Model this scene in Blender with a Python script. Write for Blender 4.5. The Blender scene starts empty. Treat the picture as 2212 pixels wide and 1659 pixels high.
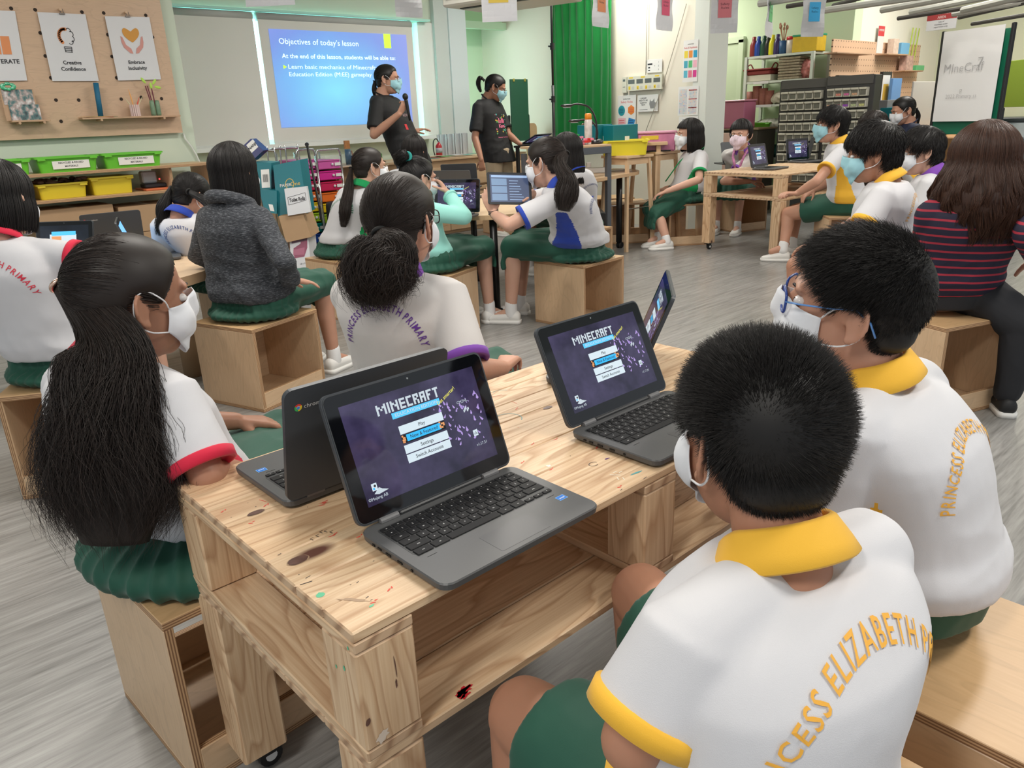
import bpy, bmesh, math, random
import numpy as np
from mathutils import Vector, Matrix, Quaternion, noise
from mathutils.bvhtree import BVHTree
SC = bpy.context.scene
COL = SC.collection
random.seed(7); RNG = np.random.default_rng(7)
PI = math.pi
V = Vector
# ---------------------------------------------------------------- camera
FPX, CXP, CYP = 1640.5, 1106.0, 829.5
CAM = V((0, 0, 1.21))
cR = V((0.7341, -0.6778, -0.0405)); cU = V((0.2525, 0.2171, 0.9429)); cF = V((0.6303, 0.7025, -0.3305))
cd = bpy.data.cameras.new('camera'); cam = bpy.data.objects.new('camera', cd); COL.objects.link(cam)
cd.sensor_width = 36; cd.lens = FPX / 2212 * 36; cd.clip_start = .02
q = Matrix((cR, cU, -cF)).transposed().to_quaternion()
cam.matrix_world = Matrix.Translation(CAM) @ q.to_matrix().to_4x4()
SC.camera = cam
# ---------------------------------------------------------------- world, exposure
SC.view_settings.view_transform = 'Standard'; SC.view_settings.look = 'None'
SC.view_settings.exposure = 0.02; SC.view_settings.gamma = 1
W = bpy.data.worlds.new('world'); SC.world = W; W.use_nodes = True
W.node_tree.nodes['Background'].inputs[0].default_value = (0.86, 0.93, 1.0, 1)
W.node_tree.nodes['Background'].inputs[1].default_value = 0.62
# ---------------------------------------------------------------- pixel helpers (plan the place from the photograph)
def ray(x, y): return cF + cR * ((x - CXP) / FPX) - cU * ((y - CYP) / FPX)
def fz(x, y, z): d = ray(x, y); return CAM + d * ((z - CAM.z) / d.z)
def fx(x, y, X): d = ray(x, y); return CAM + d * (X / d.x)
def fy(x, y, Y): d = ray(x, y); return CAM + d * (Y / d.y)
def fd(x, y, dep): return CAM + ray(x, y) * dep
def dep(p): return (V(p) - CAM).dot(cF)
def prj(p): e = V(p) - CAM; z = e.dot(cF); return CXP + FPX * e.dot(cR) / z, CYP - FPX * e.dot(cU) / z
# ---------------------------------------------------------------- objects
def tag(o, label=None, cat=None, group=None, kind=None):
    if label: o['label'] = label
    if cat: o['category'] = cat
    if group: o['group'] = group
    if kind: o['kind'] = kind
    return o
def thing(name, label, cat, loc=(0, 0, 0), rz=0, group=None):
    o = bpy.data.objects.new(name, None); COL.objects.link(o); o.empty_display_size = .05
    o.location = loc; o.rotation_euler = (0, 0, rz)
    return tag(o, label, cat, group)
def link(name, me, mats, parent=None, smooth=False):
    o = bpy.data.objects.new(name, me); COL.objects.link(o)
    if not isinstance(mats, (list, tuple)): mats = [mats]
    if len(me.materials) == 0:
        for m in mats: me.materials.append(m)
    if parent is not None: o.parent = parent
    if smooth:
        me.shade_smooth()
    return o
def obj(name, bm, mats, parent=None, smooth=False):
    me = bpy.data.meshes.new(name); bm.to_mesh(me); bm.free()
    return link(name, me, mats, parent, smooth)
def pydata(name, vs, fs, mats, parent=None, smooth=False):
    me = bpy.data.meshes.new(name); me.from_pydata([tuple(v) for v in vs], [], fs); me.update()
    return link(name, me, mats, parent, smooth)
def copy_tree(o, parent=None):
    c = o.copy(); COL.objects.link(c)
    if parent is not None: c.parent = parent
    for ch in o.children: copy_tree(ch, c)
    return c
# ---------------------------------------------------------------- mesh builders
def box(bm, c, s, M=None, bev=0, mi=0, seg=1):
    r = bmesh.ops.create_cube(bm, size=1.0); vs = r['verts']
    for v in vs: v.co = V((v.co.x * s[0], v.co.y * s[1], v.co.z * s[2]))
    if bev > 0:
        es = list({e for v in vs for e in v.link_edges})
        rr = bmesh.ops.bevel(bm, geom=es, offset=bev, segments=seg, affect='EDGES', profile=.6)
        vs = list({v for f in rr['faces'] for v in f.verts} | {v for v in vs if v.is_valid})
    for v in vs:
        v.co = v.co + V(c)
        if M is not None: v.co = M @ v.co
    fs = {f for v in vs for f in v.link_faces}
    for f in fs: f.material_index = mi
    return vs
def B(c, s, bev=0, M=None, seg=1):
    bm = bmesh.new(); box(bm, c, s, M, bev, 0, seg); return bm
def frame_of(d, hint=V((0, 0, 1))):
    z = V(d).normalized(); x = hint.cross(z)
    if x.length < 1e-4: x = V((1, 0, 0)).cross(z)
    x.normalize(); return x, z.cross(x), z
def tube(bm, pts, r, n=8, cap=True, mi=0, closed=False, hint=V((0, 0, 1)), flat=1.0):
    pts = [V(p) for p in pts]; N = len(pts); rs = r if isinstance(r, (list, tuple)) else [r] * N
    rings = []; x = None
    for i, p in enumerate(pts):
        if closed: d = pts[(i + 1) % N] - pts[i - 1]
        else: d = pts[min(i + 1, N - 1)] - pts[max(i - 1, 0)]
        if d.length < 1e-9: d = V((0, 0, 1))
        d.normalize()
        if x is None: x, y, _ = frame_of(d, hint)
        else:
            x = (x - d * x.dot(d)); x = x.normalized() if x.length > 1e-6 else frame_of(d)[0]
        y = d.cross(x)
        rings.append([bm.verts.new(p + (x * math.cos(2 * PI * k / n) + y * (flat * math.sin(2 * PI * k / n))) * rs[i]) for k in range(n)])
    for i in range(N if closed else N - 1):
        a, b = rings[i], rings[(i + 1) % N]
        for k in range(n):
            f = bm.faces.new((a[k], a[(k + 1) % n], b[(k + 1) % n], b[k])); f.material_index = mi
    if cap and not closed:
        f = bm.faces.new(rings[0][::-1]); f.material_index = mi
        f = bm.faces.new(rings[-1]); f.material_index = mi
    return rings
def cap(bm, p0, p1, r0, r1, n=12):
    """closed tapered capsule"""
    p0, p1 = V(p0), V(p1); d = p1 - p0; L = max(d.length, 1e-5); d /= L
    pts, rs = [], []
    for a in (0.05, 35, 65): pts.append(p0 - d * (r0 * math.cos(math.radians(a)))); rs.append(max(r0 * math.sin(math.radians(a)), r0 * .03))
    pts += [p0, p1]; rs += [r0, r1]
    for a in (65, 35, 0.05): pts.append(p1 + d * (r1 * math.cos(math.radians(a)))); rs.append(max(r1 * math.sin(math.radians(a)), r1 * .03))
    tube(bm, pts, rs, n)
def ell(bm, c, r, M=None, u=18, v=12):
    rr = bmesh.ops.create_uvsphere(bm, u_segments=u, v_segments=v, radius=1)
    for w in rr['verts']:
        p = V((w.co.x * r[0], w.co.y * r[1], w.co.z * r[2]))
        if M is not None: p = M @ p
        w.co = p + V(c)
    return rr['verts']
def loft(bm, rings, n=24, mi=0, capit=True):
    """rings: (centre, ax, ay, rx, ry[, power])"""
    R = []
    for g in rings:
        c, ax, ay, rx, ry = g[:5]; pw = g[5] if len(g) > 5 else 1.0
        L = []
        for k in range(n):
            a = 2 * PI * k / n; ca, sa = math.cos(a), math.sin(a)
            ca = math.copysign(abs(ca) ** pw, ca); sa = math.copysign(abs(sa) ** pw, sa)
            L.append(bm.verts.new(V(c) + V(ax) * (rx * ca) + V(ay) * (ry * sa)))
        R.append(L)
    for a, b in zip(R, R[1:]):
        for k in range(n):
            f = bm.faces.new((a[k], a[(k + 1) % n], b[(k + 1) % n], b[k])); f.material_index = mi
    if capit:
        bm.faces.new(R[0][::-1]).material_index = mi; bm.faces.new(R[-1]).material_index = mi
    return R
def lathe(bm, prof, n=16, c=(0, 0, 0), M=None):
    rings = []
    for r, z in prof:
        L = []
        for k in range(n):
            p = V((r * math.cos(2 * PI * k / n), r * math.sin(2 * PI * k / n), z))
            if M is not None: p = M @ p
            L.append(bm.verts.new(p + V(c)))
        rings.append(L)
    for a, b in zip(rings, rings[1:]):
        for k in range(n): bm.faces.new((a[k], a[(k + 1) % n], b[(k + 1) % n], b[k]))
    bm.faces.new(rings[0][::-1]); bm.faces.new(rings[-1])
def prism(bm, pts, z0, z1, mi=0, M=None):
    a = [bm.verts.new(V((x, y, z0))) for x, y in pts]; b = [bm.verts.new(V((x, y, z1))) for x, y in pts]
    n = len(pts); fs = [bm.faces.new(a[::-1]), bm.faces.new(b)]
    for k in range(n): fs.append(bm.faces.new((a[k], a[(k + 1) % n], b[(k + 1) % n], b[k])))
    for f in fs: f.material_index = mi
    if M is not None:
        for v in a + b: v.co = M @ v.co
def rrect(w, d, r, n=5, cx=0, cy=0):
    P = []
    for sx, sy, a0 in ((1, 1, 0), (-1, 1, 90), (-1, -1, 180), (1, -1, 270)):
        for k in range(n + 1):
            a = math.radians(a0 + 90 * k / n)
            P.append((cx + sx * (w / 2 - r) + r * math.cos(a), cy + sy * (d / 2 - r) + r * math.sin(a)))
    return P
def remeshed(bm, voxel, smooth=6, fac=.5):
    me = bpy.data.meshes.new('t'); bm.to_mesh(me); bm.free()
    o = bpy.data.objects.new('t', me); COL.objects.link(o)
    m = o.modifiers.new('r', 'REMESH'); m.mode = 'VOXEL'; m.voxel_size = voxel; m.use_smooth_shade = True
    if smooth: s = o.modifiers.new('s', 'SMOOTH'); s.iterations = smooth; s.factor = fac
    dg = bpy.context.evaluated_depsgraph_get()
    out = bpy.data.meshes.new_from_object(o.evaluated_get(dg))
    bpy.data.objects.remove(o); bpy.data.meshes.remove(me)
    out.materials.clear()
    return out
def cos_of(me):
    a = np.empty(len(me.vertices) * 3, np.float32); me.vertices.foreach_get('co', a); return a.reshape(-1, 3)
def set_cos(me, a): me.vertices.foreach_set('co', np.ascontiguousarray(a, np.float32).ravel()); me.update()
def nrm_of(me):
    a = np.empty(len(me.vertices) * 3, np.float32); me.vertices.foreach_get('normal', a); return a.reshape(-1, 3)
# ---------------------------------------------------------------- writing
_tc = {}
def text_geo(s, bold=0.0):
    """glyph geometry of a line at size 1: verts (n,2) with x from 0, faces, width"""
    k = (s, bold)
    if k in _tc: return _tc[k]
    cu = bpy.data.curves.new('t', 'FONT'); cu.body = s; cu.size = 1; cu.resolution_u = 2; cu.offset = bold
    o = bpy.data.objects.new('t', cu); COL.objects.link(o)
    dg = bpy.context.evaluated_depsgraph_get()
    me = bpy.data.meshes.new_from_object(o.evaluated_get(dg))
    a = cos_of(me)[:, :2].copy() if len(me.vertices) else np.zeros((0, 2))
    f = [tuple(p.vertices) for p in me.polygons]
    bpy.data.objects.remove(o); bpy.data.curves.remove(cu); bpy.data.meshes.remove(me)
    w = float(a[:, 0].max()) if len(a) else .3
    _tc[k] = (a, f, w); return _tc[k]
class Flat:
    """collects flat marks on a plane: origin o, axes u (right) and v (up), normal n"""
    def __init__(s, o, u, v, off=.0008):
        s.o, s.u, s.v = V(o), V(u).normalized(), V(v).normalized(); s.n = s.u.cross(s.v).normalized(); s.vs, s.fs, s.mi, s.off = [], [], [], off
    def pt(s, x, y, k=1): return s.o + s.u * x + s.v * y + s.n * (s.off * k)
    def poly(s, P, mi=0, k=1):
        b = len(s.vs); s.vs += [s.pt(x, y, k) for x, y in P]; s.fs.append(tuple(range(b, b + len(P)))); s.mi.append(mi); return s
    def rect(s, x, y, w, h, mi=0, k=1): return s.poly([(x, y), (x + w, y), (x + w, y + h), (x, y + h)], mi, k)
    def disc(s, x, y, r, mi=0, k=1, n=16, ry=None):
        ry = ry or r; return s.poly([(x + r * math.cos(2 * PI * i / n), y + ry * math.sin(2 * PI * i / n)) for i in range(n)], mi, k)
    def line(s, pts, w, mi=0, k=1):
        for (x0, y0), (x1, y1) in zip(pts, pts[1:]):
            dx, dy = x1 - x0, y1 - y0; L = math.hypot(dx, dy) or 1; a, b = -dy / L * w / 2, dx / L * w / 2
            s.poly([(x0 + a, y0 + b), (x0 - a, y0 - b), (x1 - a, y1 - b), (x1 + a, y1 + b)], mi, k)
        return s
    def text(s, t, x, y, h, mi=0, k=2, align='l', bold=.0, w=None, ang=0):
        a, f, tw = text_geo(t, bold); sc = h / .70; sx = sc if w is None else w / tw
        if align == 'c': x -= tw * sx / 2
        if align == 'r': x -= tw * sx
        b = len(s.vs); c, sn = math.cos(ang), math.sin(ang)
        s.vs += [s.pt(x + p[0] * sx * c - p[1] * sc * sn, y + p[0] * sx * sn + p[1] * sc * c, k) for p in a]
        s.fs += [tuple(b + i for i in q_) for q_ in f]; s.mi += [mi] * len(f); return s
    def build(s, name, mats, parent=None):
        if not s.vs: return None
        me = bpy.data.meshes.new(name); 
        if parent is not None:
            bpy.context.view_layer.update(); Mi = parent.matrix_world.inverted(); vs = [Mi @ p for p in s.vs]
        else: vs = s.vs
        me.from_pydata([tuple(v) for v in vs], [], s.fs); 
        for p, m in zip(me.polygons, s.mi): p.material_index = m
        me.update(); return link(name, me, mats, parent)
# ---------------------------------------------------------------- materials
class NT:
    def __init__(s, name):
        s.m = bpy.data.materials.new(name); s.m.use_nodes = True; s.t = s.m.node_tree; s.n = s.t.nodes; s.p = s.n['Principled BSDF']
    def add(s, ty, **kw):
        n = s.n.new(ty)
        for k, v in kw.items():
            if k.startswith('_'): setattr(n, k[1:], v)
            else:
                kk = int(k[1:]) if k[0] == 'i' and k[1:].isdigit() else k.replace('__', ' ')
                if isinstance(v, bpy.types.NodeSocket): s.t.links.new(v, n.inputs[kk])
                else: n.inputs[kk].default_value = v
        return n
    def set(s, **kw):
        for k, v in kw.items():
            k = k.replace('__', ' ')
            if isinstance(v, bpy.types.NodeSocket): s.t.links.new(v, s.p.inputs[k])
            else: s.p.inputs[k].default_value = v
    def ramp(s, fac, stops, interp='LINEAR'):
        r = s.n.new('ShaderNodeValToRGB'); r.color_ramp.interpolation = interp
        while len(r.color_ramp.elements) < len(stops): r.color_ramp.elements.new(.5)
        for e, (p, c) in zip(r.color_ramp.elements, stops): e.position = p; e.color = (*c, 1) if len(c) == 3 else c
        s.t.links.new(fac, r.inputs[0]); return r.outputs[0]
    def noise(s, vec, scale, detail=2, rough=.5, dist=0):
        return s.add('ShaderNodeTexNoise', Vector=vec, Scale=scale, Detail=detail, Roughness=rough, Distortion=dist).outputs[0]
    def mapn(s, vec, scale=(1, 1, 1), loc=(0, 0, 0), rot=(0, 0, 0)):
        return s.add('ShaderNodeMapping', Vector=vec, Scale=scale, Location=loc, Rotation=rot).outputs[0]
    def math(s, op, a, b=0.0, c=0.0): return s.add('ShaderNodeMath', _operation=op, i0=a, i1=b, i2=c).outputs[0]
    def mix(s, fac, a, b, mode='MIX'):
        n = s.n.new('ShaderNodeMix'); n.data_type = 'RGBA'; n.blend_type = mode
        for i, v in ((0, fac), (6, a), (7, b)):
            if isinstance(v, bpy.types.NodeSocket): s.t.links.new(v, n.inputs[i])
            else: n.inputs[i].default_value = v if i == 0 or len(v) == 4 else (*v, 1)
        return n.outputs[2]
    def bump(s, h, st=.2, dist=.002):
        s.set(Normal=s.add('ShaderNodeBump', Strength=st, Distance=dist, Height=h).outputs[0])
    def coord(s, which='Object'): return s.add('ShaderNodeTexCoord').outputs[which]
    def rnd(s): return s.add('ShaderNodeObjectInfo').outputs['Random']
def c4(c): return (c[0], c[1], c[2], 1)
def srgb(h):
    h = h.lstrip('#'); return tuple(((int(h[i:i + 2], 16) / 255) + .055) ** 2.4 / 1.055 ** 2.4 if int(h[i:i + 2], 16) > 10 else int(h[i:i + 2], 16) / 255 / 12.92 for i in (0, 2, 4))
_mc = {}
def M(name, col=(.5, .5, .5), rough=.5, metal=0, spec=.5, nz=0, nscale=30, bump=0, em=0, **kw):
    if name in _mc: return _mc[name]
    if isinstance(col, str): col = srgb(col)
    t = NT(name); t.set(Roughness=rough, Metallic=metal); t.p.inputs['Specular IOR Level'].default_value = spec
    t.set(Base__Color=c4(col))
    if nz or bump:
        nn = t.noise(t.coord(), nscale, 3)
        if nz: t.set(Base__Color=t.mix(nn, c4([c * (1 - nz) for c in col]), c4([min(1, c * (1 + nz)) for c in col])))
        if bump: t.bump(nn, bump)
    if em: t.set(Emission__Color=c4(col), Emission__Strength=em)
    for k, v in kw.items(): t.set(**{k: v})
    _mc[name] = t.m; return t.m
def wood_pine():
    t = NT('pine_plank'); co = t.coord(); r = t.rnd()
    off = t.add('ShaderNodeCombineXYZ', X=t.math('MULTIPLY', r, 37.), Y=t.math('MULTIPLY', r, 91.), Z=t.math('MULTIPLY', r, 17.)).outputs[0]
    v = t.add('ShaderNodeVectorMath', _operation='ADD', i0=co, i1=off).outputs[0]
    a = t.noise(t.mapn(v, (1.5, 9, 9)), 1.0, 2, .45)
    rings = t.math('FRACT', t.math('MULTIPLY', a, 14.0))
    g = t.ramp(rings, [(0, (0, 0, 0)), (.55, (.25, .25, .25)), (.85, (1, 1, 1)), (1, (0, 0, 0))])
    fine = t.noise(t.mapn(v, (4, 160, 160)), 1.0, 2, .6)
    base = t.ramp(fine, [(.3, (.66, .44, .26)), (.7, (.82, .61, .40))])
    hue = t.mix(r, c4((1, .95, .88)), c4((.93, .97, 1.0)))
    c = t.mix(t.math('MULTIPLY', g, .6), base, c4((.40, .205, .10)))
    c = t.mix(.8, c, hue, 'MULTIPLY')
    kn = t.add('ShaderNodeTexVoronoi', Vector=t.mapn(v, (3.2, 7.0, 7.0)), Scale=1.0); kd = kn.outputs['Distance']
    kf = t.ramp(kd, [(.07, (1, 1, 1)), (.13, (.0, .0, .0))])
    kf2 = t.math('MULTIPLY', kf, t.math('GREATER_THAN', t.add('ShaderNodeSeparateColor', Color=kn.outputs['Color']).outputs[0], .86))
    c = t.mix(kf2, c, c4((.13, .055, .04)))
    t.set(Base__Color=c, Roughness=t.math('MULTIPLY_ADD', g, .12, .42)); t.bump(rings, .12, .0006)
    return t.m
def wood_ply(name, c0, c1):
    t = NT(name); co = t.coord(); r = t.rnd()
    off = t.add('ShaderNodeCombineXYZ', X=t.math('MULTIPLY', r, 37.), Y=t.math('MULTIPLY', r, 91.), Z=t.math('MULTIPLY', r, 17.)).outputs[0]
    v = t.add('ShaderNodeVectorMath', _operation='ADD', i0=co, i1=off).outputs[0]
    a = t.noise(t.mapn(v, (2.2, 7, 7)), 1.0, 3, .55, .6)
    s = t.math('FRACT', t.math('MULTIPLY', a, 9.0))
    st = t.ramp(s, [(0, (0, 0, 0)), (.7, (.2, .2, .2)), (.92, (1, 1, 1)), (1, (0, 0, 0))])
    fine = t.noise(t.mapn(v, (12, 130, 130)), 1.0, 2)
    c = t.mix(fine, c4(c0), c4(c1)); c = t.mix(t.math('MULTIPLY', st, .22), c, c4([x * .55 for x in c0]))
    cl = t.noise(v, 5, 3); c = t.mix(t.math('MULTIPLY', cl, .25), c, c4([x * .8 for x in c1]))
    t.set(Base__Color=c, Roughness=.38); return t.m
def ply_edge():
    t = NT('plywood_edge'); z = t.add('ShaderNodeSeparateXYZ', Vector=t.coord()).outputs[2]
    s = t.math('FRACT', t.math('MULTIPLY', z, 1 / .0052))
    n = t.noise(t.mapn(t.coord(), (14, 14, 90)), 1.0, 2)
    k = t.math('ADD', t.math('MULTIPLY', t.math('GREATER_THAN', s, .52), .75), t.math('MULTIPLY', n, .4))
    t.set(Base__Color=t.ramp(k, [(.15, (.58, .37, .20)), (.9, (.25, .13, .065))]), Roughness=.6); return t.m
def end_grain():
    t = NT('end_grain'); co = t.coord(); r = t.rnd()
    off = t.add('ShaderNodeCombineXYZ', X=.0, Y=t.math('MULTIPLY', r, .3), Z=.06).outputs[0]
    v = t.add('ShaderNodeVectorMath', _operation='ADD', i0=t.mapn(co, (0, 1, 1.6)), i1=off).outputs[0]
    w = t.add('ShaderNodeTexWave', _wave_type='RINGS', _rings_direction='X', Vector=v, Scale=9., Distortion=2.5, Detail=2.)
    t.set(Base__Color=t.ramp(w.outputs[1], [(.3, (.60, .42, .27)), (.8, (.50, .33, .20)), (1, (.36, .22, .13))]), Roughness=.65); return t.m
PINE = wood_pine(); ENDG = end_grain(); PLYE = ply_edge()
PLY = wood_ply('birch_plywood', (.60, .40, .235), (.74, .53, .34))
PLYD = wood_ply('varnished_birch_plywood', (.56, .34, .165), (.68, .45, .24))
def panel(name, parent, loc, rot, w, d, t, faces, edges, bev=.0012):
    """flat panel, thickness along its own z; edge faces get the second material"""
    bm = bmesh.new(); box(bm, (0, 0, 0), (w, d, t), None, bev)
    for f in bm.faces:
        f.material_index = 0 if abs(f.normal.z) > .5 else 1
    o = obj(name, bm, [faces, edges], parent); o.location = loc; o.rotation_euler = rot; return o
def plank(name, parent, loc, rot, L, w, t, bev=.002):
    bm = bmesh.new(); box(bm, (0, 0, 0), (L, w, t), None, bev)
    for f in bm.faces: f.material_index = 1 if abs(f.normal.x) > .6 else 0
    o = obj(name, bm, [PINE, ENDG], parent); o.location = loc; o.rotation_euler = rot; return o
# ================================================================ the room
LH = 2.95          # ceiling height
def lights():
    def area(x, y, w, h, e, c=(1, .95, .88), z=2.86):
        l = bpy.data.lights.new('ceiling_and_fill_lamp', 'AREA'); l.shape = 'RECTANGLE'; l.size = w; l.size_y = h; l.energy = e; l.color = c
        o = bpy.data.objects.new('ceiling_and_fill_lamp', l); COL.objects.link(o); o.location = (x, y, z)
    for (x, y) in ((-1.2, .2), (1.9, -.6), (1.6, 2.4), (.2, 4.6), (4.2, .6), (3.8, 4.4), (6.6, 2.2), (6.2, 5.6), (9.6, 3.2)):
        area(x, y, 1.2, .3, 46)
    area(10.4, 2.6, 1.0, .3, 24, (1, .93, .8), 2.8); area(8.4, 6.2, 1.0, .3, 34, (1, .95, .88), 2.8)  # the last lamp here is a fill, added to brighten the dark back wall
lights()
def floor_mat():
    t = NT('vinyl_floor'); co = t.coord(); v = t.mapn(co, (1, 1, 1), (0, 0, 0), (0, 0, .0))
    a = t.noise(t.mapn(v, (2.6, 38, 1)), 1.0, 4, .6, .3); b = t.noise(t.mapn(v, (9, 120, 1)), 1.0, 2, .6); c = t.noise(v, 1.6, 3)
    k = t.math('ADD', t.math('MULTIPLY', a, .65), t.math('MULTIPLY', b, .35))
    col = t.ramp(k, [(.30, (.15, .145, .135)), (.47, (.27, .262, .25)), (.56, (.33, .322, .308)), (.72, (.42, .415, .40))])
    col = t.mix(t.math('MULTIPLY', c, .25), col, c4((.20, .21, .21)))
    t.set(Base__Color=col, Roughness=t.math('MULTIPLY_ADD', c, .12, .24)); t.bump(k, .06, .001); return t.m
WALL = M('pale_green_wall', (.66, .76, .62), .75, nz=.03, nscale=3)
WALLG = M('green_wall', (.36, .60, .34), .75, nz=.03, nscale=3)
WALLC = M('cream_wall', (.70, .66, .56), .75, nz=.02, nscale=3)
WALLW = M('white_wall', (.78, .80, .76), .7)
def struct(name, c, s, m, bev=0):
    return tag(obj(name, B(c, s, bev), m), kind='structure')
def wbox(name, x0, x1, y0, y1, z0, z1, m): return struct(name, ((x0 + x1) / 2, (y0 + y1) / 2, (z0 + z1) / 2), (x1 - x0, y1 - y0, z1 - z0), m)
wbox('floor', -4, 14, -3, 9, -.1, 0, floor_mat())
wbox('ceiling', -4, 14, -3, 9, LH, LH + .1, M('ceiling_paint', (.72, .76, .72), .8))
YW = 7.5
# window wall with two openings
wbox('wall_window_sill', -4, 6.10, YW, YW + .2, 0, 1.06, WALL)
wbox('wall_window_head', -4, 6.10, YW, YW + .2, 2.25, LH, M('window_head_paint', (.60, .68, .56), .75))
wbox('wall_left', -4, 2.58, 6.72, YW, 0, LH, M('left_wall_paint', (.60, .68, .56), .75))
wbox('wall_window_side', 2.58, 2.885, YW, YW + .2, 1.06, 2.25, WALL)
wbox('wall_window_pier', 5.53, 6.0, YW - .02, YW + .2, 1.06, 2.25, WALLW)
PW = M('window_frame_paint', (.80, .83, .80), .45)
def window(n, x0, x1, z0, z1, y):
    bm = bmesh.new()
    for (c, s) in (((x0 + x1) / 2, z0 + .02), ((x0 + x1) / 2, z1 - .02)): box(bm, (c, y, s), (x1 - x0, .06, .04))
    for x in (x0 + .02, x1 - .02, (x0 * .68 + x1 * .32)): box(bm, (x, y, (z0 + z1) / 2), (.04, .06, z1 - z0))
    o = tag(obj('window_%d' % n, bm, PW), kind='structure')
    g = NT('window_glass_%d' % n); g.set(Base__Color=(.5, .95, .9, 1), Roughness=.05, Transmission__Weight=1.0, IOR=1.1)
    obj('glass', B(((x0 + x1) / 2, y, (z0 + z1) / 2), (x1 - x0 - .02, .006, z1 - z0 - .02)), g.m, o)
    return o
window(1, 2.885, 5.53, 1.06, 2.25, YW + .12)
wbox('trim_1', 2.80, 5.6, YW - .14, YW, 1.02, 1.06, PW)
# daylight just outside the windows comes from the sky and one area lamp tinted greenish
day = bpy.data.lights.new('window_daylight', 'AREA'); day.shape = 'RECTANGLE'; day.size = 6; day.size_y = 1.6; day.energy = 260; day.color = (.75, 1, .97)
do = bpy.data.objects.new('window_daylight', day); COL.objects.link(do); do.location = (5, YW + .9, 1.7); do.rotation_euler = (-PI / 2, 0, 0)
# pillars right of the window
x0 = 5.95
wbox('wall_pillar', 5.93, 6.18, 7.42, YW + .1, 0, LH, M('pillar_white', (.66, .74, .76), .6))
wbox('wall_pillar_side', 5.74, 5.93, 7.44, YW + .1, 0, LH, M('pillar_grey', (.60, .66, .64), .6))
# alcove behind the pillar: pale green board wall
wbox('wall_alcove', 6.1, 9.4, 8.1, 8.3, 0, 2.32, M('alcove_wall', (.60, .76, .57), .7))
wbox('wall_alcove_head', 6.1, 9.4, 7.7, 8.3, 2.3, LH, WALLG)
wbox('trim_2', 6.0, 8.6, 7.62, 7.70, 2.24, 2.32, M('green_trim', (.46, .66, .46), .5))
# the beige wall across, its end pillar, the back wall and the far corner
XB = 7.0
wbox('wall_beige', XB, XB + .25, 4.76, 8.2, 0, LH, WALLC)
XK = 9.4
wbox('wall_back', XK, XK + .2, 4.35, 8.0, 0, LH, M('back_wall_green', (.60, .72, .50), .75))
wbox('wall_back_side', XB + .25, XK, 7.8, 8.0, 0, LH, WALLG)
wbox('wall_pegboard_side', XK + .2, 12.2, 4.35, 4.5, 0, LH, M('warm_white_wall', (.80, .78, .68), .7))
wbox('wall_right', 12.0, 12.2, -3, 4.4, 0, LH, M('right_wall', (.62, .66, .50), .75))
# ================================================================ tables and stools
TZ = .635
def pallet_table(loc, rz, label, L=1.213, Wd=.584, H=TZ, mid=True, group=None, caster=True, marks=False):
    t = thing('pallet_table', label, 'table', loc, rz, group)
    z = H; n = 7
    ws = [.0715, .0755, .0755, .130, .088, .0715, .072]; ws = [w * Wd / sum(ws) for w in ws]
    y = Wd / 2
    for k, w in enumerate(ws):
        plank('top_board', t, (0, y - w / 2, z - .0075), (0, 0, 0), L, w - .001, .0155, .0022); y -= w
    xs = [-L / 2 + .0435, L / 2 - .0435] + ([0] if mid else [])
    lz = .315 * H / TZ
    for x in xs:
        plank('cross_board', t, (x, 0, z - .0235), (0, 0, PI / 2), Wd, .087, .0155)
        plank('shelf_cross_board', t, (x, 0, z - .1895), (0, 0, PI / 2), Wd, .087, .0155)
        for s in (-1, 1):
            plank('block', t, (x, s * (Wd / 2 - .042), z - .1065), (0, PI / 2, 0), .150, .084, .087, .003)
    zb = z - .205
    nb = 5
    for k in range(nb): plank('shelf_board', t, (0, -Wd / 2 + Wd * (k + .5) / nb, zb), (0, 0, 0), L, Wd / nb - .002, .0155)
    zl = zb - .008
    legs = [(sx * (L / 2 - .0435), sy * (Wd / 2 - .042)) for sx in (-1, 1) for sy in (-1, 1)]
    cb = M('caster_black', (.012, .012, .013), .4); ch = M('caster_hub', (.75, .75, .75), .35)
    for (x, y) in legs:
        h0 = .062 if caster else 0
        plank('leg', t, (x, y, (zl + h0) / 2), (0, PI / 2, 0), zl - h0, .084, .087, .004)
        if caster:
            bm = bmesh.new(); box(bm, (x, y, h0 - .004), (.05, .05, .008)); box(bm, (x + .012, y, .046), (.03, .032, .024))
            lathe(bm, [(.024, -.011), (.026, 0), (.024, .011)], 16, (x + .018, y, .026), Matrix.Rotation(PI / 2, 3, 'X'))
            c = obj('caster', bm, cb, t)
            bm = bmesh.new(); lathe(bm, [(.012, -.0125), (.012, .0125)], 12, (x + .018, y, .026), Matrix.Rotation(PI / 2, 3, 'X'))
            obj('wheel_hub', bm, ch, c)
    return t
tA = pallet_table((.356 + 1.213 / 2, .702 + .292, 0), 0, 'pine pallet-style table in the foreground carrying four laptops')
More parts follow.
